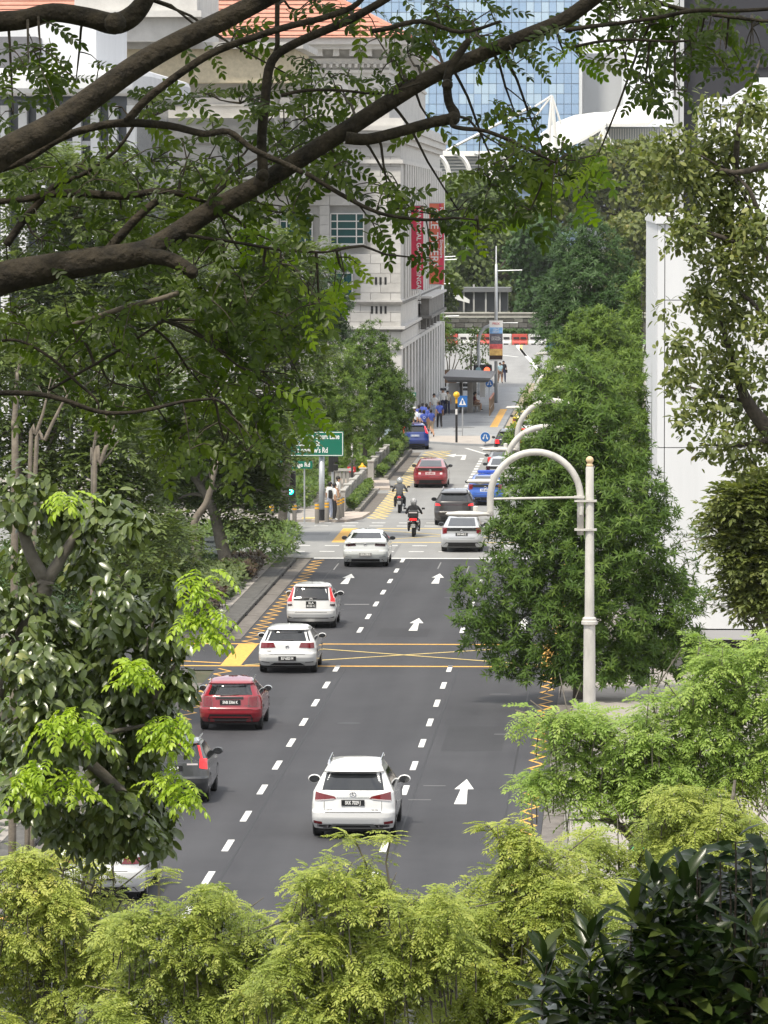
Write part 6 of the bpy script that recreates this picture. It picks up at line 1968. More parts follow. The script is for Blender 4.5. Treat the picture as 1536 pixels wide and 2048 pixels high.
def pinnate(pairs, ll, base, droop=.25, ang=62, seed=0, rachis=True, tw=.012, lift=.12, curl=0.0):
    """compound leaf, unit rachis along +Y with paired leaflets"""
    r = np.random.default_rng(seed)
    P, D, N, S = [], [], [], []
    def axis(t): return np.array([curl * t * t, t, -droop * t * t])
    for i in range(pairs):
        t = .14 + .82 * i / max(1, pairs - 1)
        c = axis(t); tg = norm(axis(t + .01) - axis(t - .01))
        for s in (-1, 1):
            a = R_(ang + r.uniform(-9, 9) - 14 * t)
            d = tg * math.cos(a) + np.array([s, 0, 0]) * math.sin(a) + np.array([0, 0, lift * r.uniform(-1.2, .8)])
            P.append(c + tg * r.uniform(-.01, .01)); D.append(d); N.append(np.array([r.uniform(-.35, .35), r.uniform(-.35, .35), 1.0])); S.append(ll * r.uniform(.85, 1.1) * (1 - .25 * abs(t - .6)))
    P.append(axis(1.0)); D.append(axis(1.0) - axis(.95)); N.append(np.array([0, 0, 1.])); S.append(ll)
    P, D, N, S = map(np.array, (P, D, N, S))
    T, Q = base
    parts = [inst(T, Q, P, frames(D, N), S)]
    if rachis:
        ts = np.linspace(-.02, 1, 6); V, F = [], []
        for i, t in enumerate(ts):
            c = axis(t); w = tw * (1.2 - .7 * max(t, 0))
            V += [c + (-w, 0, .002), c + (w, 0, .002)]
            if i: F.append((2 * i - 2, 2 * i - 1, 2 * i + 1, 2 * i))
        parts.append((np.array(V), np.array(F)))
    return merge(parts)

def lobes_pts(lobes, D, n, shell=(.72, 1.04), up=.0, ydepth=1.0, jitter=.3, flat=1.0):
    """sample n points near the surface of ellipsoid lobes given in pixels at distance D -> positions, outward normals"""
    w = np.array([l[2] ** 2 for l in lobes], float); w /= w.sum()
    cnt = rng.multinomial(n, w)
    P, N = [], []
    for l, k in zip(lobes, cnt):
        if k == 0: continue
        d = D + (l[3] if len(l) > 3 else rng.uniform(-jitter, jitter))
        c = np.array(at(l[0], l[1], d)); r = l[2] * d / FPX
        u = rdir(k); u[:, 2] = u[:, 2] * 1.0 + up; u = norm(u)
        # cheap lumpiness
        ph = rng.uniform(0, 6.28, 3)
        lump = 1 + .13 * np.sin(5 * u[:, 0] + ph[0]) * np.sin(5 * u[:, 2] + ph[1]) + .06 * np.sin(11 * u[:, 1] + ph[2])
        rad = r * rng.uniform(shell[0], shell[1], k) * lump
        P.append(c + u * rad[:, None] * np.array([1, ydepth, flat])); N.append(u)
    return np.concatenate(P), np.concatenate(N)

def trunk_tree(t, base, lobes, D, r0, m, limbs=True, fork=.45, ydir=0):
    """tapered trunk up to the lowest part of the crown and limbs to the lobes"""
    cs = [np.array(at(l[0], l[1], D + (l[3] if len(l) > 3 else 0))) for l in lobes]
    top = max(cs, key=lambda c: c[2])
    b = Vector(base); tp = Vector(top)
    mid = b.lerp(tp, fork); mid.x = b.x + (tp.x - b.x) * .25
    pts = [b, b.lerp(mid, .5) + Vector((U(-.1, .1), U(-.1, .1), 0)), mid, mid.lerp(tp, .5), tp]
    MB().tube(pts, [r0 * 1.25, r0, r0 * .8, r0 * .5, r0 * .15], 10, sub=4).build('trunk', m, t, world=True, smooth=True)
    if limbs:
        bb = MB()
        for c in cs:
            s = mid.lerp(tp, U(0, .45)) if c[2] > mid.z else b.lerp(mid, U(.6, 1))
            e = Vector(c); k = s.lerp(e, .5) + Vector((0, 0, (e - s).length * .12))
            bb.tube([s, k, e], [r0 * .42, r0 * .28, r0 * .08], 6, sub=3)
            for _ in range(3):
                q = k.lerp(e, U(.2, .9)); v = Vector(rdir(1)[0]) * (e - s).length * .3
                bb.tube([q, q + v], [r0 * .14, r0 * .04], 5)
        bb.build('limbs', m, t, world=True, smooth=True)

def crown_mesh(t, parts, m, name='crown', tints=None):
    V, F = merge([(p[0], p[1]) for p in parts])
    tint = np.concatenate([p[2] for p in parts])
    o = mesh_np(name, V, F, m, t, tint, loc=None)
    o.data.transform(Matrix.Translation(-Vector(t.location)))
    o['kind'] = 'stuff'
    return o
def tinted(V, F, k, n, lo=0., hi=1., clump=None):
    tt = rng.uniform(lo, hi, n) if clump is None else clump
    return (V, F, np.repeat(tt, k))

# leaf colours (own colours, except sunlight painted into some overhang leaves)
LM_DENSE = leafmat('leaf_dense', [(.038, .078, .012), (.072, .13, .020), (.12, .185, .030)], .55, .22, .22)
LM_DENSE2 = leafmat('leaf_dense_b', [(.055, .098, .016), (.10, .165, .026), (.165, .235, .042)], .55, .22, .22)
LM_DARKT = leafmat('leaf_dark_tree', [(.026, .058, .018), (.046, .095, .026), (.072, .13, .038)], .5, .2, .3)
LM_FERN = leafmat('leaf_fern', [(.17, .225, .045, 0), (.29, .35, .075, .4), (.41, .45, .105, .8), (.52, .50, .14, 1)], .5, .35, .3, 1.2)
LM_FERNG = leafmat('leaf_fern_green', [(.15, .24, .050, 0), (.25, .36, .08, .5), (.36, .45, .12, 1)], .5, .35, .3, 1.2)
LM_BLUEF = leafmat('leaf_feather', [(.060, .090, .028), (.11, .152, .046), (.18, .225, .08)], .5, .3, .3)
LM_GLOSS = leafmat('leaf_glossy', [(.055, .082, .020, 0), (.090, .125, .034, .5), (.14, .175, .055, .9), (.22, .24, .07, 1)], .30, .22, .6)
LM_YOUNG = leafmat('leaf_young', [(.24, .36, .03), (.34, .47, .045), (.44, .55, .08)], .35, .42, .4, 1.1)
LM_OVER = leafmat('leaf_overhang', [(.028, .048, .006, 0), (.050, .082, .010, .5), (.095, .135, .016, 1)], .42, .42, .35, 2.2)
LM_OVERSUN = leafmat('leaf_overhang_sunlit', [(.10, .19, .015), (.19, .29, .02), (.28, .36, .035)], .4, .5, .35, 1.5)  # yellow-green ramp paints sunlight onto chosen overhang fronds
LM_OLIVE = leafmat('leaf_olive', [(.075, .10, .030, 0), (.135, .165, .048, .5), (.22, .235, .075, .9), (.30, .25, .09, 1)], .5, .25, .3)
LM_FAR = leafmat('leaf_far', [(.06, .09, .032), (.10, .14, .046), (.15, .185, .065)], .6, .2, .2)
LM_SHRUB = leafmat('leaf_shrub', [(.016, .032, .009, 0), (.028, .052, .012, .6), (.05, .08, .018, .9), (.09, .12, .03, 1)], .28, .2, .6)
LM_GREYL = leafmat('leaf_grey', [(.016, .034, .016, 0), (.030, .052, .028, .7), (.07, .095, .06, 1)], .35, .2, .5)
LM_HEDGE = leafmat('leaf_hedge', [(.045, .085, .016), (.085, .14, .025), (.15, .20, .045)], .5, .25, .3)
LM_HEDGEP = leafmat('leaf_hedge_pale', [(.055, .085, .03), (.10, .135, .05), (.16, .19, .08)], .5, .25, .3)
LM_HEDGEB = leafmat('leaf_hedge_brown', [(.035, .022, .018), (.07, .045, .032), (.08, .085, .035)], .5, .2, .3)

# ---- dense conical street trees on the right, leaves in rosettes
def rosettes(P, N, L, per=9, base=None, lo=.0, hi=1., spread=.75):
    """leaves set round shoot tips that point outwards and up"""
    n = len(P)
    base = base or leaf_lance(.105, .04, .20)
    idx = np.repeat(np.arange(n), per); m = len(idx)
    ax = norm(N * .6 + np.array([0, -.12, .62]) + rdir(n) * .35)
    e1 = norm(np.cross(ax, rdir(n))); e2 = np.cross(ax, e1)
    az = np.tile(np.arange(per) * 2.4, n) + np.repeat(rnd(n, 0, 6.28), per) + rnd(m, -.25, .25)
    ph = rnd(m, .55, 1.65) * (.55 + .6 * spread)
    d = ax[idx] * np.cos(ph)[:, None] + (e1[idx] * np.cos(az)[:, None] + e2[idx] * np.sin(az)[:, None]) * np.sin(ph)[:, None]
    s = L * rnd(m, .7, 1.15)
    V, F = inst(base[0], base[1], P[idx] + ax[idx] * rnd(m, -.2, .15)[:, None] * L, frames(d, ax[idx] + rdir(m) * .2), s)
    cl = np.clip(rnd(n, lo, hi), 0, 1)[idx] * .7 + .3 * rnd(m)
    return (V, F, np.repeat(cl, len(base[0])))
def dense_tree(label, D, basepx, lobes, n, L, m, per=9, cut=None, bark=None, r0=.16, group='dense conical trees along the right pavement', cat='tree', zbase=.13, inner=True, dens=1.75):
    bx = wx(basepx, D)
    t = thing('conical_tree', label, cat, (bx, D, zbase), 0, group)
    n = int(n * dens)
    P, N = lobes_pts(lobes, D, n // 7, (.80, 1.03), .15)
    # shoots gather in clumps
    k7 = np.repeat(np.arange(len(P)), 7)
    rc = L * 1.15 * rnd(len(k7), .3, 1.25)
    u7 = norm(rdir(len(k7)) + N[k7] * .8)
    P, N = P[k7] + u7 * rc[:, None], norm(N[k7] * .7 + u7 * .6)
    if inner:
        P2, N2 = lobes_pts(lobes, D, n // 5, (.45, .8), .1); N2[:, 1] = -abs(N2[:, 1])
        P = np.concatenate([P, P2]); N = np.concatenate([N, N2])
    if cut is not None:
        k = cut(P); P, N = P[k], N[k]
    k = (P[:, 2] > .6) & (N[:, 1] < .45)
    P, N = P[k], N[k]
    crown_mesh(t, [rosettes(P, N, L, per)], m)
    trunk_tree(t, (bx, D, zbase), lobes, D, r0, bark or M_BARKG)
    return t
clear_wall = lambda P: ~((P[:, 0] > 1.05) & (P[:, 1] > 107.7))
R1 = [(1105, 880, 42), (1085, 945, 48), (1120, 830, 36), (1160, 775, 40), (1185, 740, 30), (1215, 800, 45), (1185, 800, 40), (1190, 850, 62), (1130, 900, 45), (1240, 900, 55), (1165, 940, 85), (1095, 1010, 95), (1240, 1010, 100), (1120, 1110, 130), (1300, 1120, 90), (1200, 1090, 130), (1055, 1085, 80), (1340, 1220, 75), (1230, 1230, 130), (1110, 1240, 105), (975, 1195, 62), (955, 1245, 45), (1010, 1275, 48), (1350, 1310, 60), (1190, 1340, 85), (1095, 1350, 55), (1275, 1330, 85), (1015, 1330, 30), (1120, 1395, 40), (1180, 1400, 45)]
dense_tree('dense dark green conical tree behind the nearest lamp post', 102.2, 1160, R1, 3000, .245, LM_DENSE, 8, clear_wall, dens=3.3)
R2 = [(1150, 800, 85), (1235, 790, 90), (1100, 875, 80), (1285, 870, 85), (1185, 890, 120), (1330, 960, 60), (1345, 1050, 55), (1060, 940, 45), (1270, 960, 90)]
dense_tree('second dense tree of the right row, tip level with the bus shelter', 124.5, 1175, R2, 1700, .25, LM_DENSE2, 8, clear_wall, dens=3.0)
R3 = [(1195, 685, 60), (1135, 735, 60), (1250, 735, 70), (1190, 765, 90), (1290, 790, 55), (1105, 800, 50), (1175, 655, 30), (1305, 860, 45)]
dense_tree('third dense tree of the right row, bright tips under the dark pyramid tree', 150.5, 1185, R3, 1400, .27, LM_DENSE2, 8, clear_wall, dens=2.8)
R4 = [(1172, 465, 38), (1205, 500, 40), (1150, 520, 45), (1210, 555, 60), (1165, 580, 65), (1230, 620, 65), (1130, 650, 60), (1185, 670, 80), (1255, 680, 50), (1110, 600, 35)]
dense_tree('tall dark pyramid tree rising behind the right row', 178, 1195, R4, 2875, 0.29, LM_DARKT, 7, clear_wall, r0=.22)
R5 = [(1283, 580, 22), (1288, 615, 28), (1280, 655, 36), (1270, 700, 42), (1300, 665, 22)]
dense_tree('narrow bright green tree against the white building edge', 166, 1280, R5, 700, .30, LM_DENSE2, 8, clear_wall)

# ---- slender dense trees on the left pavement
LA = [(745, 668, 22), (738, 700, 36), (765, 705, 28), (738, 750, 52), (772, 770, 36), (738, 800, 60), (745, 840, 52), (700, 690, 16), (705, 745, 24), (790, 800, 30)]
dense_tree('pointed dark green tree in front of the stone building', 190, 730, LA, 1900, .22, LM_DENSE, 8, group='slender trees on the left pavement', r0=.11, zbase=.11, dens=2.0)
LB = [(785, 775, 28), (792, 815, 32), (770, 840, 30), (800, 845, 20)]
dense_tree('small dark tree right of the pointed one, branches over the pylon', 204, 756, LB, 700, .24, LM_DENSE, 8, group='slender trees on the left pavement', r0=.08, zbase=.11)
LC = [(655, 735, 48), (615, 790, 60), (680, 790, 52), (650, 835, 60), (700, 845, 38), (600, 850, 50), (655, 690, 26), (700, 730, 26), (715, 880, 26), (690, 900, 24)]
dense_tree('bright green bushy tree above the direction sign', 181, 668, LC, 2000, .23, LM_DENSE2, 8, group='slender trees on the left pavement', r0=.11, zbase=.11, dens=1.8)
LD = [(655, 560, 40), (640, 610, 55), (610, 640, 50), (650, 660, 40), (670, 620, 34), (690, 675, 18)]
dense_tree('dark tree crown against the left edge of the stone wall', 205, 640, LD, 1300, .28, LM_DARKT, 7, group='slender trees on the left pavement', r0=.14, zbase=.11)
dense_tree('small round tree at the far end of the stone building', 292, 880, [(878, 655, 18), (882, 680, 20), (872, 690, 16)], 350, .3, LM_DENSE2, 7, group='slender trees on the left pavement', r0=.1, zbase=.11)

# ---- feathery trees: fronds of fine leaflets
FERN = [pinnate(9, .26, leaf_lance(.17, .02, .05), .35, 60, s, True, .012, .1, c) for s, c in ((1, .0), (2, .15), (3, -.15), (4, .06))]
FERN_S = [pinnate(4, .42, leaf_quad(.22, .03), .30, 60, s, False, .012, .1, c) for s, c in ((5, .0), (6, .15), (7, -.12))]
def fronds(P, N, L, per, temps, lo=0., hi=1., flat=.25, upn=1.0, outw=.35):
    """sprays of fronds spreading sideways and drooping from each point"""
    n = len(P); parts = []
    idx = np.repeat(np.arange(n), per)
    m = len(idx)
    a = rnd(m, 0, 2 * math.pi)
    d = np.stack([np.cos(a), np.sin(a), rnd(m, -flat, flat * 1.4)], -1) + N[idx] * outw
    s = L * rnd(m, .65, 1.2)
    Rm = frames(d, np.array([0, 0, upn]) + rdir(m) * .28)
    ti = np.clip(rnd(n, lo, hi)[idx] * .65 + rnd(m, lo, hi) * .35, 0, 1)
    w = rng.integers(0, len(temps), m)
    Pp = P[idx] + rdir(m) * L * .18
    for k, (T, Q) in enumerate(temps):
        g = w == k
        if g.sum() == 0: continue
        V, F = inst(T, Q, Pp[g], Rm[g], s[g]); parts.append((V, F, np.repeat(ti[g], len(T))))
    return parts
def pads(P, N, L, per, temps, lo=0., hi=1.):
    """umbrella-like sprays: fronds radiate from each point in a tilted plane and droop at the tips"""
    n = len(P); parts = []
    idx = np.repeat(np.arange(n), per); m = len(idx)
    up = norm(np.array([0, -.12, 1.0]) + N * np.array([.45, .45, .15]) + rdir(n) * .18)
    e1 = norm(np.cross(up, rdir(n))); e2 = np.cross(up, e1)
    a = rnd(m, 0, 2 * math.pi)
    d = e1[idx] * np.cos(a)[:, None] + e2[idx] * np.sin(a)[:, None] + up[idx] * rnd(m, -.05, .42)[:, None]
    s = L * rnd(m, .6, 1.15)
    Rm = frames(d, up[idx] + rdir(m) * .22)
    ti = np.clip(rnd(n, lo, hi)[idx] * .7 + rnd(m, lo, hi) * .3, 0, 1)
    w = rng.integers(0, len(temps), m)
    Pp = P[idx] + up[idx] * rnd(m, -.22, .12)[:, None] * L + norm(d) * (L * rnd(m, 0, .25))[:, None]
    for k, (T, Q) in enumerate(temps):
        g = w == k
        if g.sum() == 0: continue
        V, F = inst(T, Q, Pp[g], Rm[g], s[g]); parts.append((V, F, np.repeat(ti[g], len(T))))
    return parts
FERN_P = [pinnate(6, .33, leaf_quad(.19, .03), dr, 58, s, False, .010, .08, c) for s, c, dr in ((11, .0, .35), (12, .2, .5), (13, -.2, .28), (14, .08, .6))]
def feather_tree(label, D, basepx, lobes, n, L, m, per=4, temps=None, zb=0.0, group=None, bark=None, r0=.12, up=.35, name='feathery_tree', shell=(.55, 1.08), flat=.25, jitter=.5, lo=0., hi=1., fl=.8, pad=False):
    bx = wx(basepx, D)
    t = thing(name, label, 'tree', (bx, D, zb), 0, group)
    P, N = lobes_pts(lobes, D, n, shell, up, 1.0, jitter, fl)
    k = P[:, 2] > .3
    if pad:
        sub = []
        for l in lobes:
            sub.append((l[0], l[1], l[2] * .72))
            for _ in range(5):
                a_ = U(0, 6.28); q = U(.45, .95)
                sub.append((l[0] + l[2] * q * math.cos(a_), l[1] + l[2] * q * math.sin(a_) * .9, l[2] * U(.22, .5), U(-.7, .3)))
        P, N = lobes_pts(sub, D, n * 3, (.6, 1.1), up, 1.0, jitter, fl)
        py_ = 421 + (CH - P[:, 2]) * FPX / D; px_ = 1234 + P[:, 0] * FPX / D
        keep = (N[:, 1] < .35) & (P[:, 2] > .3) & (py_ < 2130) & (px_ > -110) & (px_ < 1650)
        P, N = P[keep], N[keep]
        # thin out so that neighbouring sprays keep some air between them
        cell = {}; sel = []
        for i in range(len(P)):
            key = tuple((P[i] / (L * .62)).astype(int))
            if key in cell: continue
            cell[key] = 1; sel.append(i)
            if len(sel) >= n * 1.0: break
        P, N = P[sel], N[sel]
        # leading shoots stand clear of the crown and break its outline
        tops = np.argsort(-(P[:, 2] + rnd(len(P), 0, 1.6)))[:16]
        xs_p, xs_n, stems_ = [], [], MB()
        for i in tops:
            q = Vector(P[i]); hh = U(.06, .24); dx = U(-.10, .10)
            stems_.tube([q - Vector((0, 0, .15)), q + Vector((dx, 0, hh))], [.007, .003], 4)
            for f in (.35, .7, 1.0):
                xs_p.append(tuple(q + Vector((dx * f + U(-.04, .04), U(-.05, .05), hh * f)))); xs_n.append(tuple(N[i]))
        stems_.build('shoot_stems', M_BARKL, t, world=True)['kind'] = 'stuff'
        P = np.concatenate([P, np.array(xs_p)]); N = np.concatenate([N, np.array(xs_n)])
        crown_mesh(t, pads(P, N, L, per, FERN_P, lo, hi), m)
        bb = MB()
        for i in range(0, len(P), 5):
            q = Vector(P[i]); bb.tube([q, q + Vector((U(-.1, .1), U(.0, .25), -U(.25, .7)))], [.006, .011], 4)
        bb.build('twigs', M_BARKG, t, world=True)['kind'] = 'stuff'
    else:
        crown_mesh(t, fronds(P[k], N[k], L, per, temps or FERN, lo, hi, flat), m)
    trunk_tree(t, (bx, D, zb), lobes, D, r0, bark or M_BARKG)
    return t
GB = 'feathery yellow green trees along the bottom'
feather_tree('feathery yellow green tree at the lower left corner', 45, 90, [(40, 1770, 90), (130, 1770, 100), (60, 1880, 120), (190, 1860, 110), (30, 2000, 120), (160, 2000, 130), (270, 1800, 55), (90, 1705, 30), (10, 1720, 40), (180, 1730, 60), (130, 1725, 50), (225, 1775, 50), (195, 1745, 40), (230, 1900, 80), (245, 1800, 40)], 774, .20, LM_FERN, 7, group=GB, pad=True, up=.25, shell=(.5, 1.1), lo=.2, hi=1.0)
feather_tree('feathery tree left of the open road gap at the bottom', 43, 350, [(300, 1880, 90), (390, 1850, 70), (440, 1830, 50), (340, 1960, 110), (460, 1910, 75), (270, 2020, 80), (430, 2010, 100), (505, 1880, 32), (510, 1840, 12), (490, 1980, 70), (540, 1940, 50), (545, 2010, 70), (230, 1960, 70)], 670, .20, LM_FERN, 7, group=GB, pad=True, up=.25, shell=(.5, 1.1), lo=.0, hi=.85)
feather_tree('feathery tree at the bottom centre below the white SUV', 41, 690, [(630, 1800, 65), (720, 1810, 75), (600, 1890, 70), (690, 1900, 110), (800, 1840, 80), (790, 1940, 110), (620, 1990, 110), (560, 1960, 70), (720, 2020, 110), (850, 1860, 60), (660, 1752, 22), (600, 1770, 22), (880, 1800, 30), (870, 1900, 80), (880, 2000, 90), (760, 1790, 40), (840, 1790, 30)], 877, .20, LM_FERN, 7, group=GB, pad=True, up=.25, shell=(.5, 1.1), lo=.05, hi=.95)
feather_tree('feathery tree at the bottom right of centre before the dark shrub', 42, 990, [(920, 1850, 75), (980, 1790, 65), (1040, 1720, 60), (1000, 1870, 110), (1090, 1780, 90), (900, 1960, 100), (1020, 1980, 120), (1130, 1900, 110), (1170, 1790, 100), (1210, 1900, 100), (1010, 1680, 28), (1080, 1690, 45), (930, 1790, 35), (1200, 1990, 100), (1120, 2010, 90), (1120, 1700, 45)], 980, .20, LM_FERN, 7, group=GB, pad=True, up=.25, shell=(.5, 1.1), lo=.1, hi=.95)
feather_tree('feathery tree filling the right side above the dark shrub', 46, 1380, [(1250, 1740, 90), (1340, 1700, 110), (1430, 1660, 110), (1500, 1700, 100), (1290, 1840, 110), (1400, 1800, 120), (1500, 1830, 110), (1180, 1690, 60), (1330, 1640, 60), (1470, 1560, 80), (1530, 1600, 60), (1220, 1830, 70), (1260, 1660, 60), (1540, 1760, 60), (1190, 1750, 50)], 928, .20, LM_FERN, 7, group=GB, pad=True, up=.25, shell=(.5, 1.1), lo=.0, hi=.9)
feather_tree('bright green feathery tree reaching up before the dense right trees', 55, 1330, [(1120, 1470, 48), (1190, 1470, 55), (1270, 1480, 60), (1050, 1440, 26), (1150, 1540, 70), (1250, 1570, 80), (1100, 1570, 45), (1060, 1560, 26), (1340, 1420, 60), (1400, 1370, 60), (1460, 1340, 55), (1520, 1330, 55), (1400, 1470, 90), (1500, 1450, 90), (1340, 1560, 90), (1440, 1560, 80), (1400, 1285, 14), (1420, 1305, 24), (1170, 1445, 34), (1215, 1450, 34), (1300, 1440, 34), (1210, 1540, 60), (1300, 1620, 70), (1180, 1600, 50), (1260, 1520, 50), (1530, 1400, 50), (1500, 1570, 60), (1536, 1500, 50), (1480, 1520, 50), (1200, 1640, 60), (1140, 1640, 45), (1060, 1400, 10), (1030, 1420, 16), (1300, 1360, 30)], 953, .26, LM_FERNG, 7, group=GB, pad=True, up=.25, shell=(.5, 1.1), lo=.15, hi=1.0)
# single sprigs standing clear of the crowns
for i, (pts, D, l) in enumerate([([(758, 1790), (735, 1735), (715, 1690), (700, 1672)], 41, 'slender sprig in front of the white SUV, left of the pair'), ([(782, 1790), (772, 1725), (780, 1680), (772, 1672)], 41, 'slender sprig in front of the white SUV, right of the pair'), ([(318, 1800), (318, 1750), (326, 1738)], 43, 'thin sprig before the white car at lower left'), ([(1005, 1690), (985, 1660), (968, 1648)], 42, 'thin sprig at the left edge of the right bottom foliage')]):
    p = [at(x, y, D) for x, y in pts]
    base = Vector((p[0].x, D, 0))
    t = thing('sprig', l, 'shoot', base, 0, 'slender sprigs above the bottom foliage')
    MB().tube([base, p[0]] + p[1:], [.03, .018] + [.012] * (len(p) - 2) + [.005], 6).build('stem', M_BARKL, t, world=True)
    P = np.array([p[-1] + Vector((U(-.06, .06), U(-.1, .1), U(-.05, .02))) for _ in range(5)] + [p[-2].lerp(p[-1], f) for f in (.2, .5, .8)] + [p[-3].lerp(p[-2], f) if len(p) > 2 else p[-1] for f in (.5, .9)])
    crown_mesh(t, fronds(P, np.tile(np.array([0, -.3, .5]), (len(P), 1)), .22, 3, FERN, .3, .9), LM_FERN, 'fronds')

# bluish feathery background trees on the left
GL = 'feathery trees behind the left branches'
def bgtree(label, D, bpx, lobes, n, L, lo=0., hi=1., m=None, r0=.18):
    n = int(n * (.44 if D < 140 else .36)); L = L * 1.18
    feather_tree(label, D, bpx, lobes, n, L, m or LM_BLUEF, 4, FERN_S, .13, GL, r0=r0, up=.15, shell=(.6, 1.06), flat=.5, jitter=1.5, lo=lo, hi=hi, fl=1.0)
bgtree('feathery blue green tree left of the stone wall, behind the branches', 152, 560, [(540, 520, 80), (600, 560, 55), (470, 560, 90), (520, 640, 100), (600, 680, 70), (450, 720, 100), (540, 760, 80), (400, 640, 90), (570, 830, 60), (500, 850, 70), (630, 500, 30)], 2300, .62)
bgtree('large feathery tree high at the left behind the thick limbs', 172, 200, [(60, 380, 110), (180, 420, 100), (290, 470, 100), (110, 520, 110), (250, 580, 110), (370, 520, 90), (30, 640, 110), (160, 680, 120), (330, 660, 90), (400, 400, 60), (20, 330, 50), (240, 360, 60), (120, 340, 40)], 4200, .75, .2, 1.0)
bgtree('dark feathery tree over the white notice board', 136, 458, [(470, 900, 75), (400, 880, 80), (525, 930, 50), (530, 985, 28), (330, 900, 80), (420, 960, 60), (500, 1010, 55), (350, 1000, 60), (300, 820, 80), (540, 880, 60)], 2600, .50, 0, .8, None, .24)
bgtree('feathery tree behind the pale stems at far left', 98, 60, [(40, 800, 100), (120, 860, 80), (20, 950, 80), (190, 960, 70), (260, 900, 90), (100, 1010, 70), (240, 1040, 80), (310, 1080, 60), (180, 740, 80), (20, 700, 70)], 2400, .46, .1, 1.0)
bgtree('low dark feathery tree behind the glossy leaf tree', 118, 250, [(340, 1100, 60), (280, 1150, 70), (200, 1120, 80), (380, 1150, 40), (120, 1120, 80), (60, 1150, 80), (300, 1200, 60)], 1400, .42, 0, .6)
# visible pale trunks
for i, (pts, D, r, l) in enumerate([([(393, 1118), (389, 1084), (390, 1041), (412, 1007), (423, 968), (432, 930)], 134, [.17, .155, .14, .125, .11, .08], 'pale curved trunk left of the white notice board'),
                                    ([(30, 930), (28, 860), (33, 790), (34, 745)], 70, [.07, .06, .05, .03], 'pale upright stem at the far left edge'), ([(60, 940), (72, 870), (85, 830), (92, 800)], 70, [.045, .04, .03, .02], 'thin pale stem leaning right, second from the left edge'),
                                    ([(70, 950), (90, 880), (118, 820), (135, 790)], 70, [.045, .038, .03, .02], 'thin pale stem leaning right, third from the left edge'), ([(186, 990), (184, 930), (190, 880)], 60, [.04, .035, .025], 'reddish brown stem above the glossy tree'), ([(188, 985), (200, 930), (214, 888)], 60, [.045, .04, .03], 'pale forked stem above the glossy tree')]):
    p = [at(x, y, D) for x, y in pts]
    base = Vector((p[0].x - .1, D, .1))
    t = thing('tree_trunk', l, 'trunk', base, 0, 'bare stems among the left foliage')
    MB().tube([base] + p, [r[0] * 1.2] + r, 8, sub=4).build('stem', M_BARKL if i != 4 else M_BARKG, t, world=True, smooth=True)
    bb = MB()
    for k in range(3):
        q = p[-1 - (k % 2)]; bb.tube([q, q + Vector((U(-.4, .4), U(-.3, .3), U(.3, .8)))], [r[-1] * .5, .01], 5)
    bb.build('twig', M_BARKL, t, world=True)

# ---- glossy broad-leaf tree at the left, leaves hang; the largest leaves are parts
OVAL = leaf_oval(.22, .05, .14)
D4 = 28.0
GLO = [(50, 1000, 60), (140, 1040, 55), (215, 1040, 60), (262, 1062, 34), (60, 1110, 40), (180, 1110, 50), (40, 1240, 85), (140, 1260, 70), (230, 1220, 70), (310, 1220, 55), (330, 1290, 45), (60, 1350, 90), (170, 1360, 100), (270, 1330, 90), (355, 1370, 32), (100, 1470, 100), (220, 1460, 110), (305, 1430, 66), (275, 1560, 75), (230, 1630, 75), (310, 1640, 55), (60, 1590, 70), (20, 1480, 60), (200, 1665, 60), (290, 1675, 40), (335, 1655, 28), (120, 1650, 55), (335, 1500, 22), (330, 1180, 30)]
t4 = thing('glossy_leaf_tree', 'broad glossy leaved tree filling the left middle foreground', 'tree', (wx(-170, D4), D4, hill_z(D4)))
P, N = lobes_pts(GLO, D4, 1800, (.45, 1.06), .1, 1.0, .8)
per = 5
idx = np.repeat(np.arange(len(P)), per); m_ = len(idx)
a = rnd(m_, 0, 6.283)
d = np.stack([np.cos(a) * .8, np.sin(a) * .8, -rnd(m_, .25, 1.3)], -1) + N[idx] * .35
nrm_ = norm(N[idx] * .7 + np.array([0, -.35, .55]) + rdir(m_) * .45)
s = .118 * rnd(m_, .7, 1.2)
Pp = P[idx] + rdir(m_) * .06
Rm = frames(d, nrm_)
ti = np.clip(.6 * rnd(len(P))[idx] + .4 * rnd(m_), 0, 1)
# the leaves that show largest: nearest the camera side of the crown
score = -(Pp[:, 1]) + rnd(m_, 0, .3)
order = np.argsort(-score)
vis = [i for i in order if True][:290]
LV = []
for k in range(6):
    T, Q = leaf_oval(.20 + .01 * k, .04 + .01 * k, .10 + .03 * k)
    o = mesh_np('leaf', T, Q, LM_GLOSS, None, np.full(len(T), k / 5.0)); LV.append(o.data); bpy.data.objects.remove(o)
def leaf_obj(mesh, par, P, Rm, s, name='leaf'):
    o = bpy.data.objects.new(name, mesh)
    M = Matrix.Identity(4)
    for i in range(3):
        for j in range(3): M[i][j] = Rm[i][j] * s
        M[i][3] = P[i] - par.location[i]
    COL.objects.link(o); o.parent = par; o.matrix_basis = M
    return o
mask = np.ones(m_, bool)
for i in vis:
    leaf_obj(LV[int(ti[i] * 5.99)], t4, Pp[i], Rm[i], s[i]); mask[i] = False
V, F = inst(OVAL[0], OVAL[1], Pp[mask], Rm[mask], s[mask])
crown_mesh(t4, [(V, F, np.repeat(ti[mask], len(OVAL[0])))], LM_GLOSS)
fk = at(92, 1160, D4)
MB().tube([t4.location, at(-120, 1600, D4), at(-30, 1420, D4), at(45, 1280, D4), at(80, 1205, D4), fk], [.15, .12, .10, .085, .075, .068], 10, sub=4).build('trunk', M_BARKG, t4, world=True, smooth=True)
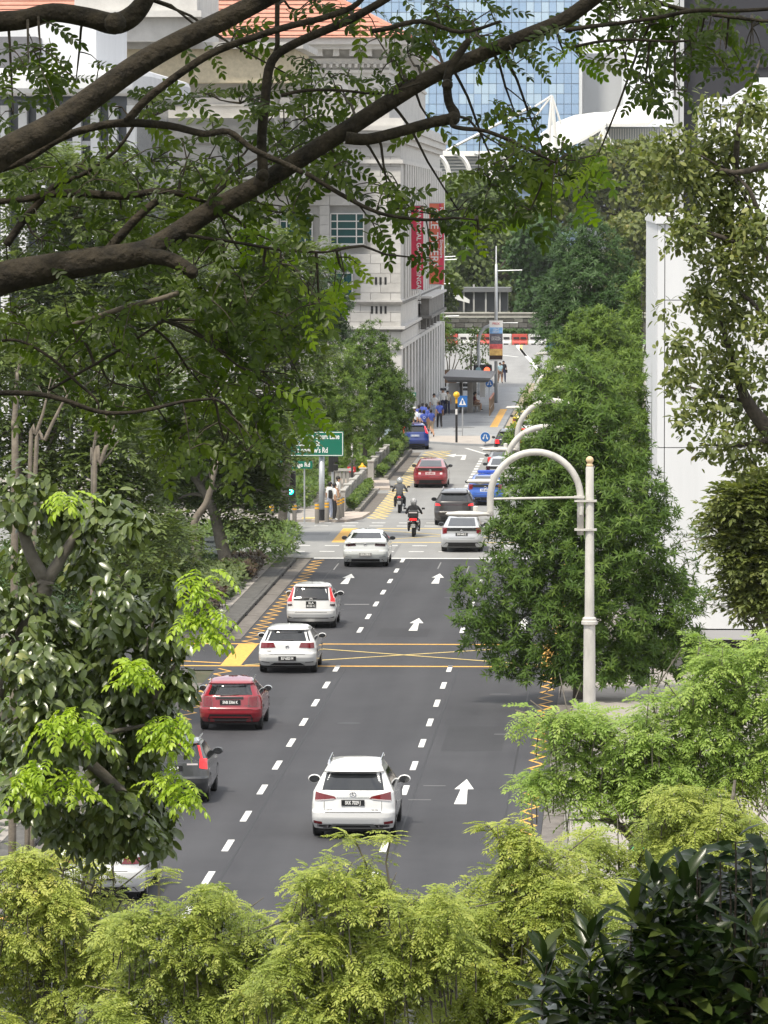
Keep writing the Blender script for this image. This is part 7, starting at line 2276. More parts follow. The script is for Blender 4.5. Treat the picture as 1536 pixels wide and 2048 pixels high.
for pts, r in (([(92, 1165), (60, 1105), (44, 1050), (38, 1005), (34, 960)], [.06, .05, .042, .035, .02]), ([(92, 1165), (120, 1120), (148, 1076), (175, 1040), (200, 1010)], [.055, .045, .035, .025, .015]), ([(-30, 1420), (150, 1470), (290, 1450)], [.05, .03, .012]), ([(150, 1500), (240, 1580), (290, 1640)], [.05, .04, .02]),
               ([(290, 1420), (345, 1340), (385, 1285)], [.03, .022, .012]), ([(285, 1330), (300, 1265), (310, 1235)], [.014, .012, .008])):
    MB().tube([at(x, y, D4 - (.6 if i > 4 else 0)) for i, (x, y) in enumerate(pts)], r, 8, sub=3).build('limb', M_BARKG, t4, world=True, smooth=True)
# bright young sprays of the same tree
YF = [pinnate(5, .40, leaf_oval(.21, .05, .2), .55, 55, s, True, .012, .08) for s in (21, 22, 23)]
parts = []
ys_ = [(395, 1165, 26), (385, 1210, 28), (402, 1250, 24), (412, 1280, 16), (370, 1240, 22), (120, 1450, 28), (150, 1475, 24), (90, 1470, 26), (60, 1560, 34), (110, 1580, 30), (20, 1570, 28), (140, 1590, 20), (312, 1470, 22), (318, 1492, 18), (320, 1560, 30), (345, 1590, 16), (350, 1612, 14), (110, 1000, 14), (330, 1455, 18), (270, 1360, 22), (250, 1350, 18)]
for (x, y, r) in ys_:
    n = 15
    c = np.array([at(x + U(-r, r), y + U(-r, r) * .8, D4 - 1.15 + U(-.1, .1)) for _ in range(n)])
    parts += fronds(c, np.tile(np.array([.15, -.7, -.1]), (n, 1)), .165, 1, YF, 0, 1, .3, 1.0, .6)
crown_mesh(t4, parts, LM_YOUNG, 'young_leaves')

# ---- small-leaf tree at the right, thin foliage over the white wall
D8 = 46.0
OL = [(1295, 330, 42), (1350, 300, 50), (1430, 310, 60), (1510, 300, 50), (1380, 370, 60), (1470, 390, 60), (1310, 395, 30), (1420, 450, 60), (1510, 470, 50), (1370, 470, 40), (1440, 540, 50), (1510, 560, 50), (1400, 600, 36), (1465, 640, 50), (1530, 650, 40), (1395, 700, 40), (1345, 690, 28), (1450, 740, 50), (1520, 740, 40), (1360, 760, 36), (1420, 800, 44), (1490, 820, 45), (1375, 840, 28), (1450, 880, 36), (1520, 890, 40), (1430, 640, 40), (1330, 620, 18), (1480, 480, 40), (1410, 215, 24), (1460, 230, 30), (1520, 220, 40), (1400, 900, 20), (1480, 930, 28)]
t8 = thing('small_leaf_tree', 'thin olive leaved tree hanging over the white building at right', 'tree', (wx(1640, D8), D8, 0))
P, N = lobes_pts(OL, D8, 1550, (.35, 1.12), .1, 1.0, .8)
idx = np.repeat(np.arange(len(P)), 6); m_ = len(idx)
d = rdir(m_) * .9 + N[idx] * .4 + np.array([0, 0, -.35])
s = .105 * rnd(m_, .7, 1.25)
T, Q = leaf_oval(.24, .05, .1)
V, F = inst(T, Q, P[idx] + rdir(m_) * .12, frames(d, rdir(m_) * .7 + np.array([0, -.2, .9])), s)
ti = np.clip(.6 * rnd(len(P))[idx] + .4 * rnd(m_), 0, 1)
crown_mesh(t8, [(V, F, np.repeat(ti, len(T)))], LM_OLIVE)
MB().tube([t8.location, at(1630, 1300, D8), at(1600, 950, D8), at(1536, 860, D8), at(1495, 805, D8), at(1470, 740, D8), at(1440, 640, D8)], [.22, .2, .16, .11, .085, .05, .02], 10, sub=4).build('trunk', M_BARK, t8, world=True, smooth=True)
for pts in ([(1600, 950), (1580, 700), (1530, 500), (1470, 360), (1380, 300)], [(1580, 700), (1500, 600), (1420, 560)], [(1530, 500), (1430, 470), (1330, 430)], [(1495, 805), (1430, 790), (1370, 770)], [(1536, 330), (1470, 345), (1400, 330), (1340, 345)], [(1530, 480), (1500, 380), (1440, 330)], [(1540, 880), (1480, 890), (1410, 890)], [(1470, 360), (1480, 240), (1520, 120)]):
    n = len(pts)
    MB().tube([at(x, y, D8 + U(-.3, .3)) for x, y in pts], list(np.linspace(.05, .012, n)), 6, sub=3).build('limb', M_BARK, t8, world=True, smooth=True)
feather_tree('drooping feathery clump over the white wall at lower right', 62, 1640, [(1475, 1000, 30), (1530, 985, 45), (1455, 1050, 28), (1510, 1060, 45), (1475, 1110, 30), (1530, 1130, 40), (1490, 1170, 26), (1535, 1200, 30), (1432, 1030, 14), (1500, 1215, 16), (1450, 1150, 12), (1470, 1205, 12), (1440, 1085, 12)], 620, .34, LM_OLIVE, 4, FERN_S, 0, 'feathery trees at the right', lo=.1, hi=.9, flat=.6, shell=(.3, 1.25))

# ---- distant park trees
def far_tree(label, D, bpx, lobes, n, s0, m, group='park trees beyond the barriers', r0=.4):
    bx = wx(bpx, D)
    t = thing('park_tree', label, 'tree', (bx, D, 0), 0, group)
    P, N = lobes_pts(lobes, D, n, (.7, 1.06), .25, 1.0, 3.0, .9)
    T, Q = leaf_quad(.42, .12)
    idx = np.repeat(np.arange(n), 3); k = len(idx)
    V, F = inst(T, Q, P[idx] + rdir(k) * s0 * .8, frames(rdir(k) + N[idx] * .5, N[idx] + rdir(k) * .7 + np.array([0, 0, .4])), s0 * rnd(k, .6, 1.3))
    ti = np.clip(.65 * rnd(n)[idx] + .35 * rnd(k), 0, 1)
    crown_mesh(t, [(V, F, np.repeat(ti, len(T)))], m)
    trunk_tree(t, (bx, D, 0), lobes, D, r0, M_BARK, fork=.5)
far_tree('pale green far tree crown right of the stone building', 452, 905, [(895, 395, 36), (940, 390, 40), (985, 410, 45), (900, 445, 40), (950, 450, 45), (1010, 460, 40)], 2600, .7, leafmat('leaf_far_pale', [(.07, .11, .035), (.11, .155, .05), (.15, .19, .07)], .6, .2, .2))
far_tree('spreading far tree over the stone wall', 425, 985, [(930, 500, 36), (985, 490, 45), (1035, 500, 45), (960, 545, 34), (1020, 550, 40), (1060, 560, 40), (915, 560, 26), (905, 590, 18), (940, 590, 22), (1000, 585, 16), (970, 560, 30), (1030, 600, 22), (920, 615, 14), (950, 565, 26), (990, 565, 26), (1012, 585, 18), (905, 545, 24)], 2600, .65, LM_FAR)
far_tree('dark far tree with a stout trunk behind the barriers', 400, 1046, [(1080, 480, 45), (1110, 540, 45), (1070, 560, 42), (1050, 510, 36), (1100, 590, 40), (1060, 610, 26), (1100, 640, 34), (1090, 680, 24)], 2300, .6, LM_DARKT, r0=.5)
far_tree('broad olive far tree top right of the tower base', 460, 1200, [(1160, 350, 45), (1220, 330, 50), (1280, 325, 45), (1330, 340, 40), (1150, 410, 50), (1220, 400, 60), (1290, 400, 50), (1340, 400, 40), (1100, 420, 45), (1060, 440, 40)], 3300, .75, LM_OLIVE)
far_tree('olive far tree between the dark pyramid and the white building', 430, 1290, [(1250, 470, 40), (1290, 470, 40), (1270, 520, 45), (1310, 540, 36), (1260, 590, 40), (1300, 610, 36), (1310, 470, 30), (1290, 680, 40)], 2400, .65, LM_OLIVE)
far_tree('small far tree at the pavilion left side', 410, 890, [(890, 610, 20), (900, 570, 22), (880, 560, 24), (885, 640, 18)], 600, .55, LM_FAR)

# white-flowered shrubs in the planter and by the gantry
def flower_shrub(label, D, px, lobes, n, nf):
    t = thing('flowering_shrub', label, 'shrub', (wx(px, D), D, 0), 0, 'white flowering shrubs behind the shelter')
    P, N = lobes_pts(lobes, D, n, (.3, 1.05), .2)
    T, Q = leaf_oval(.22, .05, .1)
    k = len(P)
    V, F = inst(T, Q, P, frames(rdir(k) + N * .5, rdir(k) + np.array([0, 0, .6])), .26 * rnd(k, .7, 1.2))
    crown_mesh(t, [(V, F, np.repeat(rnd(k), len(T)))], LM_HEDGE, 'foliage')
    P, N = lobes_pts(lobes, D, nf, (.7, 1.1), .5)
    V, F = inst(*leaf_quad(.5, .1), P, frames(rdir(nf), rdir(nf)), .22 * rnd(nf, .7, 1.2))
    o = mesh_np('flowers', V, F, mat('petal', (.72, .70, .58), .6), t); o.data.transform(Matrix.Translation(-Vector(t.location))); o['kind'] = 'stuff'
    bb = MB(); b0 = Vector(t.location)
    for l in lobes:
        c = Vector(at(l[0], l[1], D)); bb.tube([b0, b0.lerp(c, .5) + Vector((U(-.1, .1), 0, .2)), c], [.06, .045, .015], 5)
    bb.build('stems', M_BARKL, t, world=True)['kind'] = 'stuff'
flower_shrub('white flowered shrub growing from the brown planter', 288, 897, [(900, 700, 16), (915, 690, 14), (888, 690, 12), (905, 670, 10), (925, 705, 10)], 260, 60)
flower_shrub('taller white flowered shrub left of the banner pole', 284, 945, [(940, 690, 16), (955, 680, 16), (945, 665, 12), (930, 720, 14), (950, 720, 16), (970, 700, 12), (965, 730, 14), (940, 745, 10)], 480, 40)

# ---- hedges
def hedge(label, x0, x1, y0, y1, h, n, L, m, z0=.12, group='clipped hedges along the kerb', per=5, base=None, name='hedge'):
    c = ((x0 + x1) / 2, (y0 + y1) / 2, z0)
    t = thing(name, label, 'hedge', c, 0, group)
    u = rnd(n); v = rnd(n)
    X = x0 + (x1 - x0) * u; Y = y0 + (y1 - y0) * v
    ex = np.minimum(1, np.minimum(u, 1 - u) * (x1 - x0) / .35); ey = np.minimum(1, np.minimum(v, 1 - v) * (y1 - y0) / .5)
    prof = np.sqrt(np.clip(np.minimum(ex, ey), 0, 1))
    hz = h * (.55 + .45 * prof) * (1 + .14 * np.sin(X * 2.1 + 1) * np.sin(Y * .9)) 
    Z = z0 + hz * np.where(rnd(n) < .62, rnd(n, .88, 1.03), rnd(n, .1, .95))
    P = np.stack([X, Y, Z], -1)
    N = np.stack([(u - .5) * .8, (v - .5) * .8 - .3, np.ones(n) * .8], -1); N = norm(N)
    crown_mesh(t, [rosettes(P, N, L, per, base or leaf_quad(.26, .08), 0, 1, .9)], m, 'foliage')
    bb = MB()
    for _ in range(8):
        a = Vector((U(x0, x1), U(y0, y1), z0)); bb.tube([a, a + Vector((U(-.1, .1), U(-.1, .1), h * .7))], [.02, .008], 5)
    bb.build('stems', M_BARKG, t, world=True)['kind'] = 'stuff'
hedge('bright green bushy hedge at the near junction corner', -18.5, -13.0, 139.6, 147.0, 1.15, 1600, .28, LM_HEDGE, base=leaf_lance(.16, .05, .1))
hedge('pale green hedge left of the compact hatchback', -19, -13.95, 126.5, 137, .6, 1900, .24, LM_HEDGEP)
hedge('brownish low hedge between the two green hedges', -15.4, -13.8, 134, 140, .6, 520, .2, LM_HEDGEB)
hedge('brownish low hedge beside the marker post', -15.5, -13.85, 118.2, 126.2, .85, 620, .2, LM_HEDGEB)
hedge('dark undergrowth bed below the left trees', -28, -15.6, 119, 143, .55, 2400, .34, LM_DARKT)
hedge('low clipped hedge in front of the nearest concrete fence', -12.68, -12.22, 166.2, 179, .62, 700, .17, LM_HEDGE, per=5)
hedge('low clipped hedge in front of the middle concrete fence', -12.68, -12.22, 187, 199.5, .62, 700, .17, LM_HEDGE)
hedge('rounded bright hedge at the kerb beside the blue car', -13.6, -12.2, 200.5, 209, .95, 1100, .18, LM_HEDGE)
hedge('shrub bed behind the bollards and traffic light', -22, -14.4, 167.5, 179.5, .95, 2200, .26, LM_HEDGE)
hedge('square dark hedge block behind the leftmost bollards', -17.6, -14.9, 164.8, 166.6, .75, 500, .18, LM_DARKT)
hedge('shrub bed behind the middle fence', -24, -13.2, 186.5, 199, 1.0, 2300, .28, LM_HEDGE)
hedge('shrub bed behind the far fence', -24, -14.0, 200.5, 209, 1.1, 1500, .28, LM_HEDGE)
hedge('dark hedge strip at the foot of the old stone wall', -24, -2, 390.5, 392.4, .8, 1400, .5, LM_DARKT, z0=.05)
hedge('grass and weeds on the left verge behind the glossy tree', -22, -13.8, 62, 108, .35, 2600, .3, LM_HEDGE, name='weed_bed')

# ---- dark large-leaf shrub at the bottom right corner; its nearest leaves are parts
D2S = 9.6
ts = thing('dark_shrub', 'dark large leaved shrub at the bottom right corner', 'shrub', (wx(1420, D2S), D2S, hill_z(D2S)))
shoots = [(1095, 1945), (1185, 1905), (1265, 1850), (1310, 1800), (1225, 1985), (1140, 2020), (1330, 1900), (1290, 1960), (1390, 1860), (1370, 1960), (1440, 1930), (1330, 2020), (1430, 2020), (1500, 1960), (1260, 2040), (1190, 2040), (1380, 1800), (1500, 1880), (1530, 2030), (1420, 1990), (1300, 1880), (1355, 1850)]
twigs = [(1470, 1700), (1440, 1740), (1500, 1740), (1460, 1790), (1520, 1790), (1430, 1830), (1490, 1840), (1400, 1770), (1530, 1850), (1350, 1770), (1455, 1870), (1395, 1730), (1530, 1720)]
lp, ld, ln_, ls, lt, lk = [], [], [], [], [], []
for (x, y) in shoots:
    for dd in (0, .22):
        c = Vector(at(x + U(-14, 14), y + U(-8, 8) + dd * 60, D2S + dd))
        for k in range(19):
            a = 2.4 * k + U(-.3, .3); e = U(.05, 1.0) if k > 4 else U(.7, 1.2)
            dv = Vector((math.cos(a) * math.cos(e), math.sin(a) * math.cos(e), math.sin(e) - .1 + (.3 if k < 4 else -.15)))
            lp.append(c + Vector((0, 0, -.012 * k + .06))); ld.append(dv); ln_.append(Vector((0, -.25, 1)) + Vector(rdir(1)[0]) * .35); ls.append(U(.085, .125)); lt.append(U(0, .95)); lk.append(0)
for (x, y) in twigs:
    for dd in (0, .2):
        c = Vector(at(x + U(-10, 10), y + U(-5, 5) + 40 * dd, D2S + .2 + dd))
        for k in range(10):
            a = 2.4 * k
            dv = Vector((math.cos(a), math.sin(a), U(-.2, .8)))
            lp.append(c + Vector((0, 0, -.016 * k + .05))); ld.append(dv); ln_.append(Vector((0, -.3, 1)) + Vector(rdir(1)[0]) * .5); ls.append(U(.06, .09)); lt.append(U(0, 1)); lk.append(1)
lp, ld, ln_, ls, lt, lk = [np.array([tuple(q) if hasattr(q, 'x') else q for q in L_]) for L_ in (lp, ld, ln_, ls, lt, lk)]
Rm = frames(ld, ln_)
big = np.argsort(lp[:, 1])[:290]
meshes = {}
for kind, m, wv in ((0, LM_SHRUB, .135), (1, LM_GREYL, .21)):
    for q in range(4):
        T, Q = leaf_oval(wv + .012 * q, .05, .12 + .03 * q)
        o = mesh_np('leaf', T, Q, m, None, np.full(len(T), q / 3.0), smooth=True); meshes[kind, q] = o.data; bpy.data.objects.remove(o)
mask = np.ones(len(lp), bool)
for i in big:
    leaf_obj(meshes[int(lk[i]), int(lt[i] * 3.99)], ts, lp[i], Rm[i], ls[i]); mask[i] = False
for kind, m, wv in ((0, LM_SHRUB, .145), (1, LM_GREYL, .22)):
    g_ = mask & (lk == kind)
    T, Q = leaf_oval(wv, .05, .14)
    V, F = inst(T, Q, lp[g_], Rm[g_], ls[g_])
    crown_mesh(ts, [(V, F, np.repeat(lt[g_], len(T)))], m, 'foliage')
# fill behind the front leaves
c_ = np.array([at(U(1100, 1560), U(1880, 2120), D2S + U(.15, .7)) for _ in range(900)])
keep = c_[:, 2] < np.array([wz(2048 - 0.55 * max(0, (p[0] - wx(1080, D2S)) * FPX / D2S) + 40, D2S) for p in c_])
c_ = c_[keep]
V, F = inst(*leaf_oval(.15, .05, .14), c_, frames(rdir(len(c_)) + np.array([0, -.3, .3]), rdir(len(c_)) * .5 + np.array([0, -.2, 1])), rnd(len(c_), .09, .13))
crown_mesh(ts, [(V, F, np.repeat(rnd(len(c_)) * .8, 9))], LM_SHRUB, 'foliage')
bb = MB(); b0 = Vector(ts.location)
for (x, y) in shoots + twigs:
    c = Vector(at(x, y, D2S + .1)); k = b0.lerp(c, .5) + Vector((0, .1, -.1))
    bb.tube([b0, k, c + Vector((0, .05, -.25)), c + Vector((0, 0, .03))], [.010, .006, .0035, .0025], 6, sub=3)
bb.build('stems', M_BARK, ts, world=True)['kind'] = 'stuff'

# ---- overhanging tree: limbs in front of everything
D1_ = 11.0
to = thing('overhanging_tree', 'dark limbed tree with small oval leaflets overhanging the top of the view', 'tree', (-4.6, 11.0, hill_z(11.0)))
limbs = [
    ([(-60, 345), (0, 298), (90, 250), (180, 185), (260, 128), (340, 82), (430, 38), (520, -8), (600, -50)], [30, 29, 27, 25, 24, 22, 21, 19, 17], 10.6),
    ([(-80, 70), (0, 50), (60, 44), (120, 30), (190, 40), (240, 52), (275, 38), (300, 8), (315, -30)], [20, 21, 20, 19, 20, 22, 21, 18, 17], 11.4),
    ([(-80, 600), (0, 558), (100, 537), (200, 520), (290, 505), (345, 472), (420, 422), (520, 368), (620, 305), (700, 255), (780, 203), (860, 155), (950, 114), (1050, 72), (1130, 38), (1200, -12), (1260, -50)], [36, 34, 31, 28, 26, 22, 20, 19, 18.5, 18, 17, 16, 15, 15, 15, 15, 14], 11.0),
    ([(280, 512), (325, 517), (352, 528), (378, 545)], [17, 16, 15, 14], 10.8),
    ([(-20, 340), (40, 318), (110, 275), (180, 252), (245, 244), (330, 250), (400, 266), (450, 262), (500, 298), (570, 330), (600, 345)], [8, 8, 8, 8, 9, 8, 7, 6.5, 6, 6, 5], 10.7),
    ([(243, 243), (280, 200), (330, 160), (400, 112), (460, 85), (560, 52), (640, 32), (700, 10), (730, -20)], [9, 8.5, 8, 8, 7.5, 7, 6.5, 6, 5], 10.7),
    ([(518, 372), (523, 335), (521, 280), (528, 200), (541, 122), (590, 85), (690, 42), (745, 12), (790, -15)], [15, 11, 10, 10, 9.5, 9, 8.5, 8, 7], 10.9),
    ([(541, 122), (552, 92), (552, 45), (553, -20)], [6, 5, 5, 5], 10.9),
    ([(690, 275), (735, 278), (800, 262), (860, 245), (903, 236), (908, 226), (897, 205), (893, 170), (898, 140), (915, 110), (938, 78)], [13, 12, 11, 11, 12, 11, 9, 9, 9, 8.5, 7], 10.9),
    ([(903, 238), (902, 250), (925, 256), (965, 260), (1010, 276), (1060, 300), (1110, 325)], [5, 4.5, 4.5, 4, 4, 3.5, 2], 10.8),
    ([(215, 505), (265, 448), (300, 415), (318, 402)], [10, 9, 8, 7], 11.1),
    ([(-20, 405), (60, 398), (110, 388), (180, 388), (260, 392), (330, 382), (420, 405)], [6, 7, 8, 9, 8, 6, 3], 11.2),
    ([(20, 490), (55, 440), (90, 400), (120, 370), (180, 345), (240, 300), (275, 250)], [8, 8, 7, 6, 4.5, 3.5, 3], 11.2),
    ([(-20, 788), (60, 790), (120, 802), (190, 826), (250, 828), (300, 820), (360, 806), (420, 800)], [5.5, 5.5, 5, 4.5, 3.5, 4, 3.5, 2.5], 10.8),
    ([(0, 682), (40, 684), (100, 718), (150, 765), (190, 802), (193, 826)], [3, 3, 3, 3, 2.5, 2], 10.9),
    ([(607, 345), (650, 372), (690, 395), (735, 418), (780, 432), (850, 440), (905, 436), (950, 440)], [5, 4.5, 4.5, 4, 3.5, 3, 2.5, 1.5], 10.8),
    ([(1130, 60), (1180, 52), (1240, 45), (1310, 35), (1390, 20), (1480, 20), (1560, 15)], [5, 4.5, 4, 4, 4.5, 4, 3.5], 10.9),
    ([(1150, 92), (1200, 82), (1260, 78), (1340, 82), (1380, 80)], [3, 3, 3, 2.5, 2], 10.9),
    ([(1280, -10), (1330, 12), (1400, 28), (1470, 38), (1560, 48)], [5, 4.5, 4, 3.5, 3], 11.2),
    ([(560, 190), (610, 180), (680, 180), (760, 186), (840, 165)], [4, 3.5, 3, 2.5, 2], 10.9),
    ([(740, 60), (770, 55), (840, 40), (920, 62), (1000, 40)], [5, 5, 5, 4, 3], 10.8),
    ([(370, 470), (420, 478), (470, 485), (560, 500), (640, 505), (670, 500)], [3.5, 3.5, 3, 3, 2.5, 1.5], 10.9),
    ([(100, 780), (240, 700), (330, 640)], [3, 2.5, 2], 11.1),
]
LIMB_PTS = []
for pts, w, D in limbs:
    P_ = [at(x, y, D) for x, y in pts]
    r = [k * D / FPX for k in w]
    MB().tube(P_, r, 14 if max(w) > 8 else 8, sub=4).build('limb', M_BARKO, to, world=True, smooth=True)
    q, _ = smooth_path(P_, r, 6)
    LIMB_PTS += [tuple(v) for v in q]
LIMB_NP = np.array(LIMB_PTS)
MB().tube([at(112, 662, 11.3), at(190, 636, 11.2), at(255, 614, 11.1), at(320, 598, 11.0), at(357, 585, 11.0)], [.007, .0085, .009, .0085, .008], 8, sub=3).build('bare_stick', M_BARKL, to, world=True, smooth=True)
# knots and cut stub face
for (x, y, D, r) in ((377, 545, 10.78, .022), (905, 236, 10.88, .022), (893, 168, 10.86, .018), (240, 50, 11.3, .036), (523, 350, 10.85, .02)):
    MB().ball(at(x, y, D), r, 10).build('knot', M_BARKO, to, world=True, smooth=True)
# trunk and boughs out of the frame at the left carry the limbs
b0 = Vector(to.location)
MB().tube([b0, b0 + Vector((.2, .1, 2)), b0 + Vector((.5, .2, 3.4)), b0 + Vector((.6, .2, 5.5)), b0 + Vector((.5, .2, 8))], [.34, .28, .24, .2, .12], 14, sub=4).build('trunk', M_BARKO, to, world=True, smooth=True)
for (x, y, D, r) in ((-60, 345, 10.6, .046), (-80, 70, 11.4, .034), (-80, 600, 11.0, .058)):
    e = at(x, y, D)
    MB().tube([b0 + Vector((.5, .2, 3.0)), (b0 + Vector((.5, .2, 3.0))).lerp(e, .5) + Vector((0, 0, .12)), e], [.11, .08, r], 12, sub=4).build('bough', M_BARKO, to, world=True, smooth=True)
# fronds by region: cx, cy, rx, ry, count, palette (0 plain green, 1 sunlight painted into the colour), distance
regs = [(60, 130, 90, 50, 9, 0), (170, 165, 110, 50, 10, 0), (90, 100, 110, 50, 7, 0), (250, 215, 110, 40, 9, 0), (40, 225, 60, 50, 6, 0), (150, 330, 160, 70, 24, 0), (380, 320, 140, 60, 22, 0), (300, 430, 190, 55, 26, 0), (90, 480, 110, 60, 12, 0), (450, 520, 150, 75, 26, 0), (140, 640, 150, 75, 30, 0), (340, 640, 190, 85, 38, 0), (520, 610, 130, 90, 30, 0), (240, 760, 210, 80, 36, 0), (440, 790, 150, 80, 32, 0), (530, 740, 80, 80, 14, 0), (450, 880, 90, 60, 12, 0), (515, 880, 30, 60, 5, 0), (370, 870, 90, 50, 10, 0), (600, 800, 70, 30, 5, 1), (560, 680, 60, 70, 10, 0),
        (620, 560, 60, 60, 9, 1), (690, 545, 45, 60, 6, 1), (640, 620, 50, 50, 5, 1), (500, 520, 80, 50, 7, 1),
        (470, 90, 90, 40, 8, 0), (440, 200, 80, 50, 12, 0), (350, 220, 60, 50, 8, 0), (600, 160, 80, 45, 12, 0), (690, 175, 80, 45, 12, 0), (620, 240, 70, 40, 9, 0), (560, 230, 50, 40, 6, 0), (820, 110, 60, 50, 7, 0), (850, 50, 120, 45, 16, 0), (950, 50, 110, 50, 18, 0), (1050, 95, 100, 45, 14, 0), (760, 80, 50, 40, 5, 0), (700, 20, 80, 25, 6, 0), (800, 150, 40, 40, 4, 0), (790, 160, 30, 30, 3, 0), (600, 20, 60, 25, 4, 0),
        (590, 300, 80, 40, 9, 0), (690, 340, 70, 36, 11, 0), (775, 375, 70, 36, 9, 0), (835, 425, 70, 40, 9, 0), (920, 420, 60, 36, 9, 0), (850, 515, 26, 30, 4, 0), (750, 445, 30, 30, 3, 0), (960, 460, 40, 30, 4, 1), (560, 400, 90, 40, 10, 0), (480, 420, 70, 40, 8, 0), (620, 430, 40, 30, 3, 0),
        (1035, 235, 50, 45, 9, 0), (1075, 320, 95, 50, 22, 0), (1010, 370, 80, 50, 14, 0), (1110, 350, 70, 45, 14, 0), (1175, 365, 40, 45, 6, 1), (1000, 290, 60, 30, 5, 0), (860, 240, 30, 26, 3, 0), (1190, 310, 50, 30, 6, 1), (1060, 420, 50, 40, 7, 0),
        (1220, 35, 90, 36, 13, 0), (1310, 50, 90, 45, 15, 0), (1250, 110, 60, 36, 7, 0), (1330, 130, 60, 45, 10, 0), (1400, 70, 70, 55, 14, 0), (1290, 165, 36, 26, 4, 0), (1350, 200, 36, 26, 4, 0), (1130, 110, 50, 36, 5, 1), (1450, 100, 60, 60, 10, 0), (1500, 60, 50, 60, 8, 0), (1240, 20, 80, 30, 8, 0)]
OVT = [pinnate(n, .25, leaf_oval(.235, .05, .05), dr, 64, s, True, .010, .22, cu) for n, dr, s, cu in ((6, .15, 31, .0), (7, .3, 32, .12), (8, .25, 33, -.1), (5, .1, 34, .05), (7, .4, 35, .0))]
mo = {}
for k, (T, Q) in enumerate(OVT):
    for q in range(3):
        for pal, m in ((0, LM_OVER), (1, LM_OVERSUN)):
            o = mesh_np('leaf', T, Q, m, None, np.full(len(T), (q + .3) / 3)); mo[k, q, pal] = o.data; bpy.data.objects.remove(o)
fp, fd, fn, fs, fk_, ft, fpal = [], [], [], [], [], [], []
tw = MB()
for (cx, cy, rx, ry, n, pal) in regs:
    n = max(2, int(n * (1.25 if cx < 620 and cy > 280 else .9)))
    Dc = D1_ + U(-.05, .6)
    c = Vector(at(cx, cy, Dc))
    j = int(np.argmin(((LIMB_NP - np.array(c)) ** 2).sum(1))); a0 = Vector(LIMB_NP[j])
    hub = a0.lerp(c, .55)
    tw.tube([a0, a0.lerp(c, .3) + Vector((0, 0, .02)), hub, c], [.0055, .0045, .0038, .002], 5, sub=2)
    nodes = [hub, c, a0.lerp(c, .3)]
    for _ in range(n):
        while True:
            u, v = U(-1, 1), U(-1, 1)
            if u * u + v * v < 1: break
        x, y = cx + u * rx, cy + v * ry
        p = Vector(at(x, y, Dc + U(-.3, .3)))
        j = int(np.argmin(((LIMB_NP - np.array(p)) ** 2).sum(1))); q = Vector(LIMB_NP[j])
        src = min(nodes + [q], key=lambda w_: (p - w_).length); nodes.append(p)
        if (p - src).length > .03:
            tw.tube([src, src.lerp(p, .6) + Vector((0, 0, .012)), p], [.0024, .0018, .0012], 4, sub=2)
        out = (p - src); out = out.normalized() if out.length > 1e-3 else Vector((1, 0, 0))
        ang = U(-1.25, .45)
        dv = Vector((math.cos(ang) * (1 if random.random() < .72 else -1), U(-.55, .35), math.sin(ang))) + out * .55
        nv = Vector((U(-.6, .6), -U(.25, 1.0), U(.2, 1.0)))
        dv.normalize(); sz = U(.09, .15)
        fp.append(p - dv * sz * .35); fd.append(dv); fn.append(nv); fs.append(sz); fk_.append(random.randrange(5)); ft.append(random.randrange(3)); fpal.append(pal)
tw.build('twigs', M_BARK, to, world=True)['kind'] = 'stuff'
fp, fd, fn, fs = [np.array([tuple(q) if hasattr(q, 'x') else q for q in L_], float) for L_ in (fp, fd, fn, fs)]
Rm = frames(fd, fn)
order = np.argsort(-fs / np.linalg.norm(fp - np.array([0, 0, CH]), axis=1))
objs = set(order[:292].tolist())
rest = {0: [], 1: []}
for i in range(len(fp)):
    if i in objs:
        leaf_obj(mo[fk_[i], ft[i], fpal[i]], to, fp[i], Rm[i], fs[i])
    else:
        T, Q = OVT[fk_[i]]
        V, F = inst(T, Q, fp[i:i + 1], Rm[i:i + 1], fs[i:i + 1])
        rest[fpal[i]].append((V, F, np.full(len(V), (ft[i] + U(0, .6)) / 3)))
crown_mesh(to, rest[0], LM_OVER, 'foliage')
crown_mesh(to, rest[1], LM_OVERSUN, 'sunlit_tint_foliage')
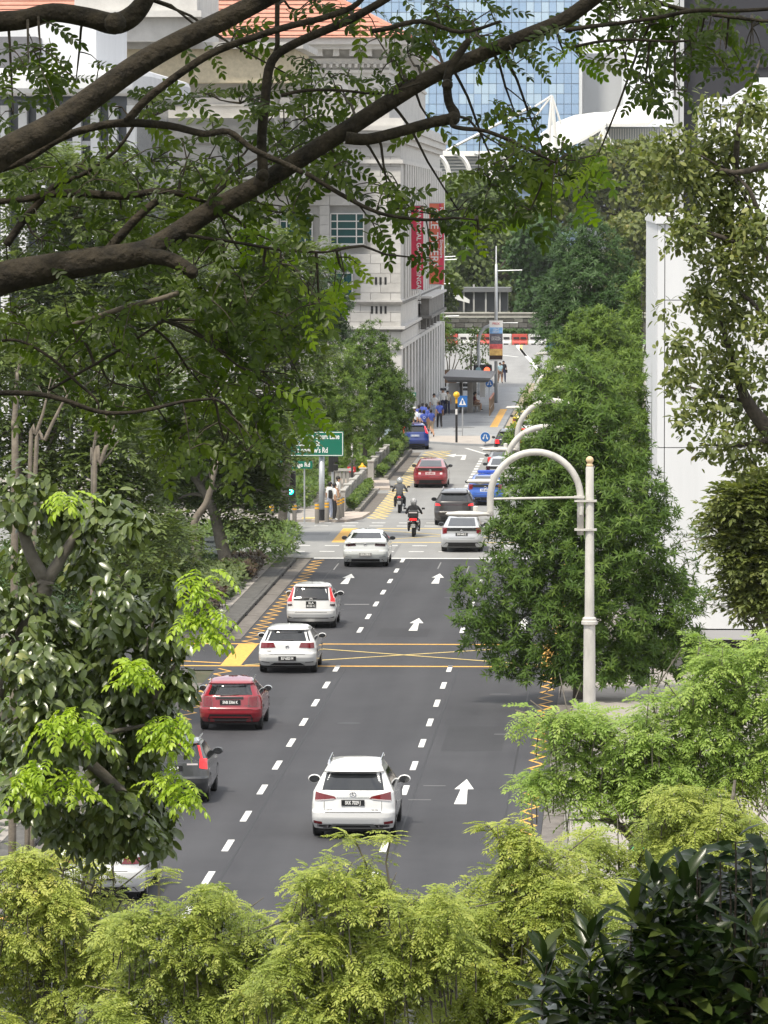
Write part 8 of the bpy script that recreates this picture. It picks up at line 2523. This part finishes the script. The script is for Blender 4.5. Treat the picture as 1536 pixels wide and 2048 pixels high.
# unseen rest of its crown, added overhead and made dense to shade this corner
n = 2700
X = rnd(n, -8.5, 6.5); Y = rnd(n, -9, 15); Z = 16.0 + rnd(n, 0, 3.6) + .05 * np.maximum(Y, 0) - .02 * (X ** 2) * .3
P = np.stack([X, Y, Z], -1)
V, F = inst(*FERN_S[0], P, frames(rdir(n) * np.array([1, 1, .4]), rdir(n) * .4 + np.array([0, 0, 1])), rnd(n, .55, .95))
crown_mesh(to, [(V, F, np.repeat(rnd(n), len(FERN_S[0][0])))], LM_OVER, 'unseen_shade_crown')
bb = MB(); tp = b0 + Vector((.5, .2, 8))
for k in range(9):
    e = Vector((U(-7, 6), U(-7, 13), U(16.5, 18.5))); bb.tube([b0 + Vector((.6, .2, 4.5 + .35 * k)), (b0 + Vector((.6, .2, 6.0))).lerp(e, .5) + Vector((0, 0, 1.2)), e], [.12, .08, .02], 8, sub=3)
bb.build('upper_boughs', M_BARKO, to, world=True, smooth=True)
# ------------------------------------------------------------------ thin daytime haze
hz = MB().box(-900, 900, -60, 1500, -1.2, 140).build('haze', None)
hm = bpy.data.materials.new('haze_air'); hm.use_nodes = True
hm.node_tree.nodes.clear()
_o = hm.node_tree.nodes.new('ShaderNodeOutputMaterial')
_v = hm.node_tree.nodes.new('ShaderNodeVolumePrincipled')
_v.inputs['Color'].default_value = (.93, .95, 1.0, 1)
_v.inputs['Density'].default_value = 0.00005
_v.inputs['Anisotropy'].default_value = 0.2
hm.node_tree.links.new(_v.outputs['Volume'], _o.inputs['Volume'])
hz.data.materials.append(hm)
tag(hz, kind='stuff')
# ------------------------------------------------------------------ unscaled street distances -> metres
# what lies along the street (roads, kerbs, walls, beds) is laid out in unscaled distances and stretched too; everything else already has its true size
ALONG = ('gallery_building', 'fin_building', 'white_building', 'dark_tower', 'glass_tower', 'shell_hall', 'ribbed_vault', 'concrete_fence', 'bus_shelter', 'guard_rail', 'striped_kerb', 'hedge', 'weed_bed', 'haze')
for o in list(COL.objects):
    if o.parent is None and o.type in ('MESH', 'EMPTY'):
        o.location.y *= DEPTH_SCALE
        if o.get('kind') == 'structure' or o.name.split('.')[0] in ALONG:
            o.scale.y = DEPTH_SCALE
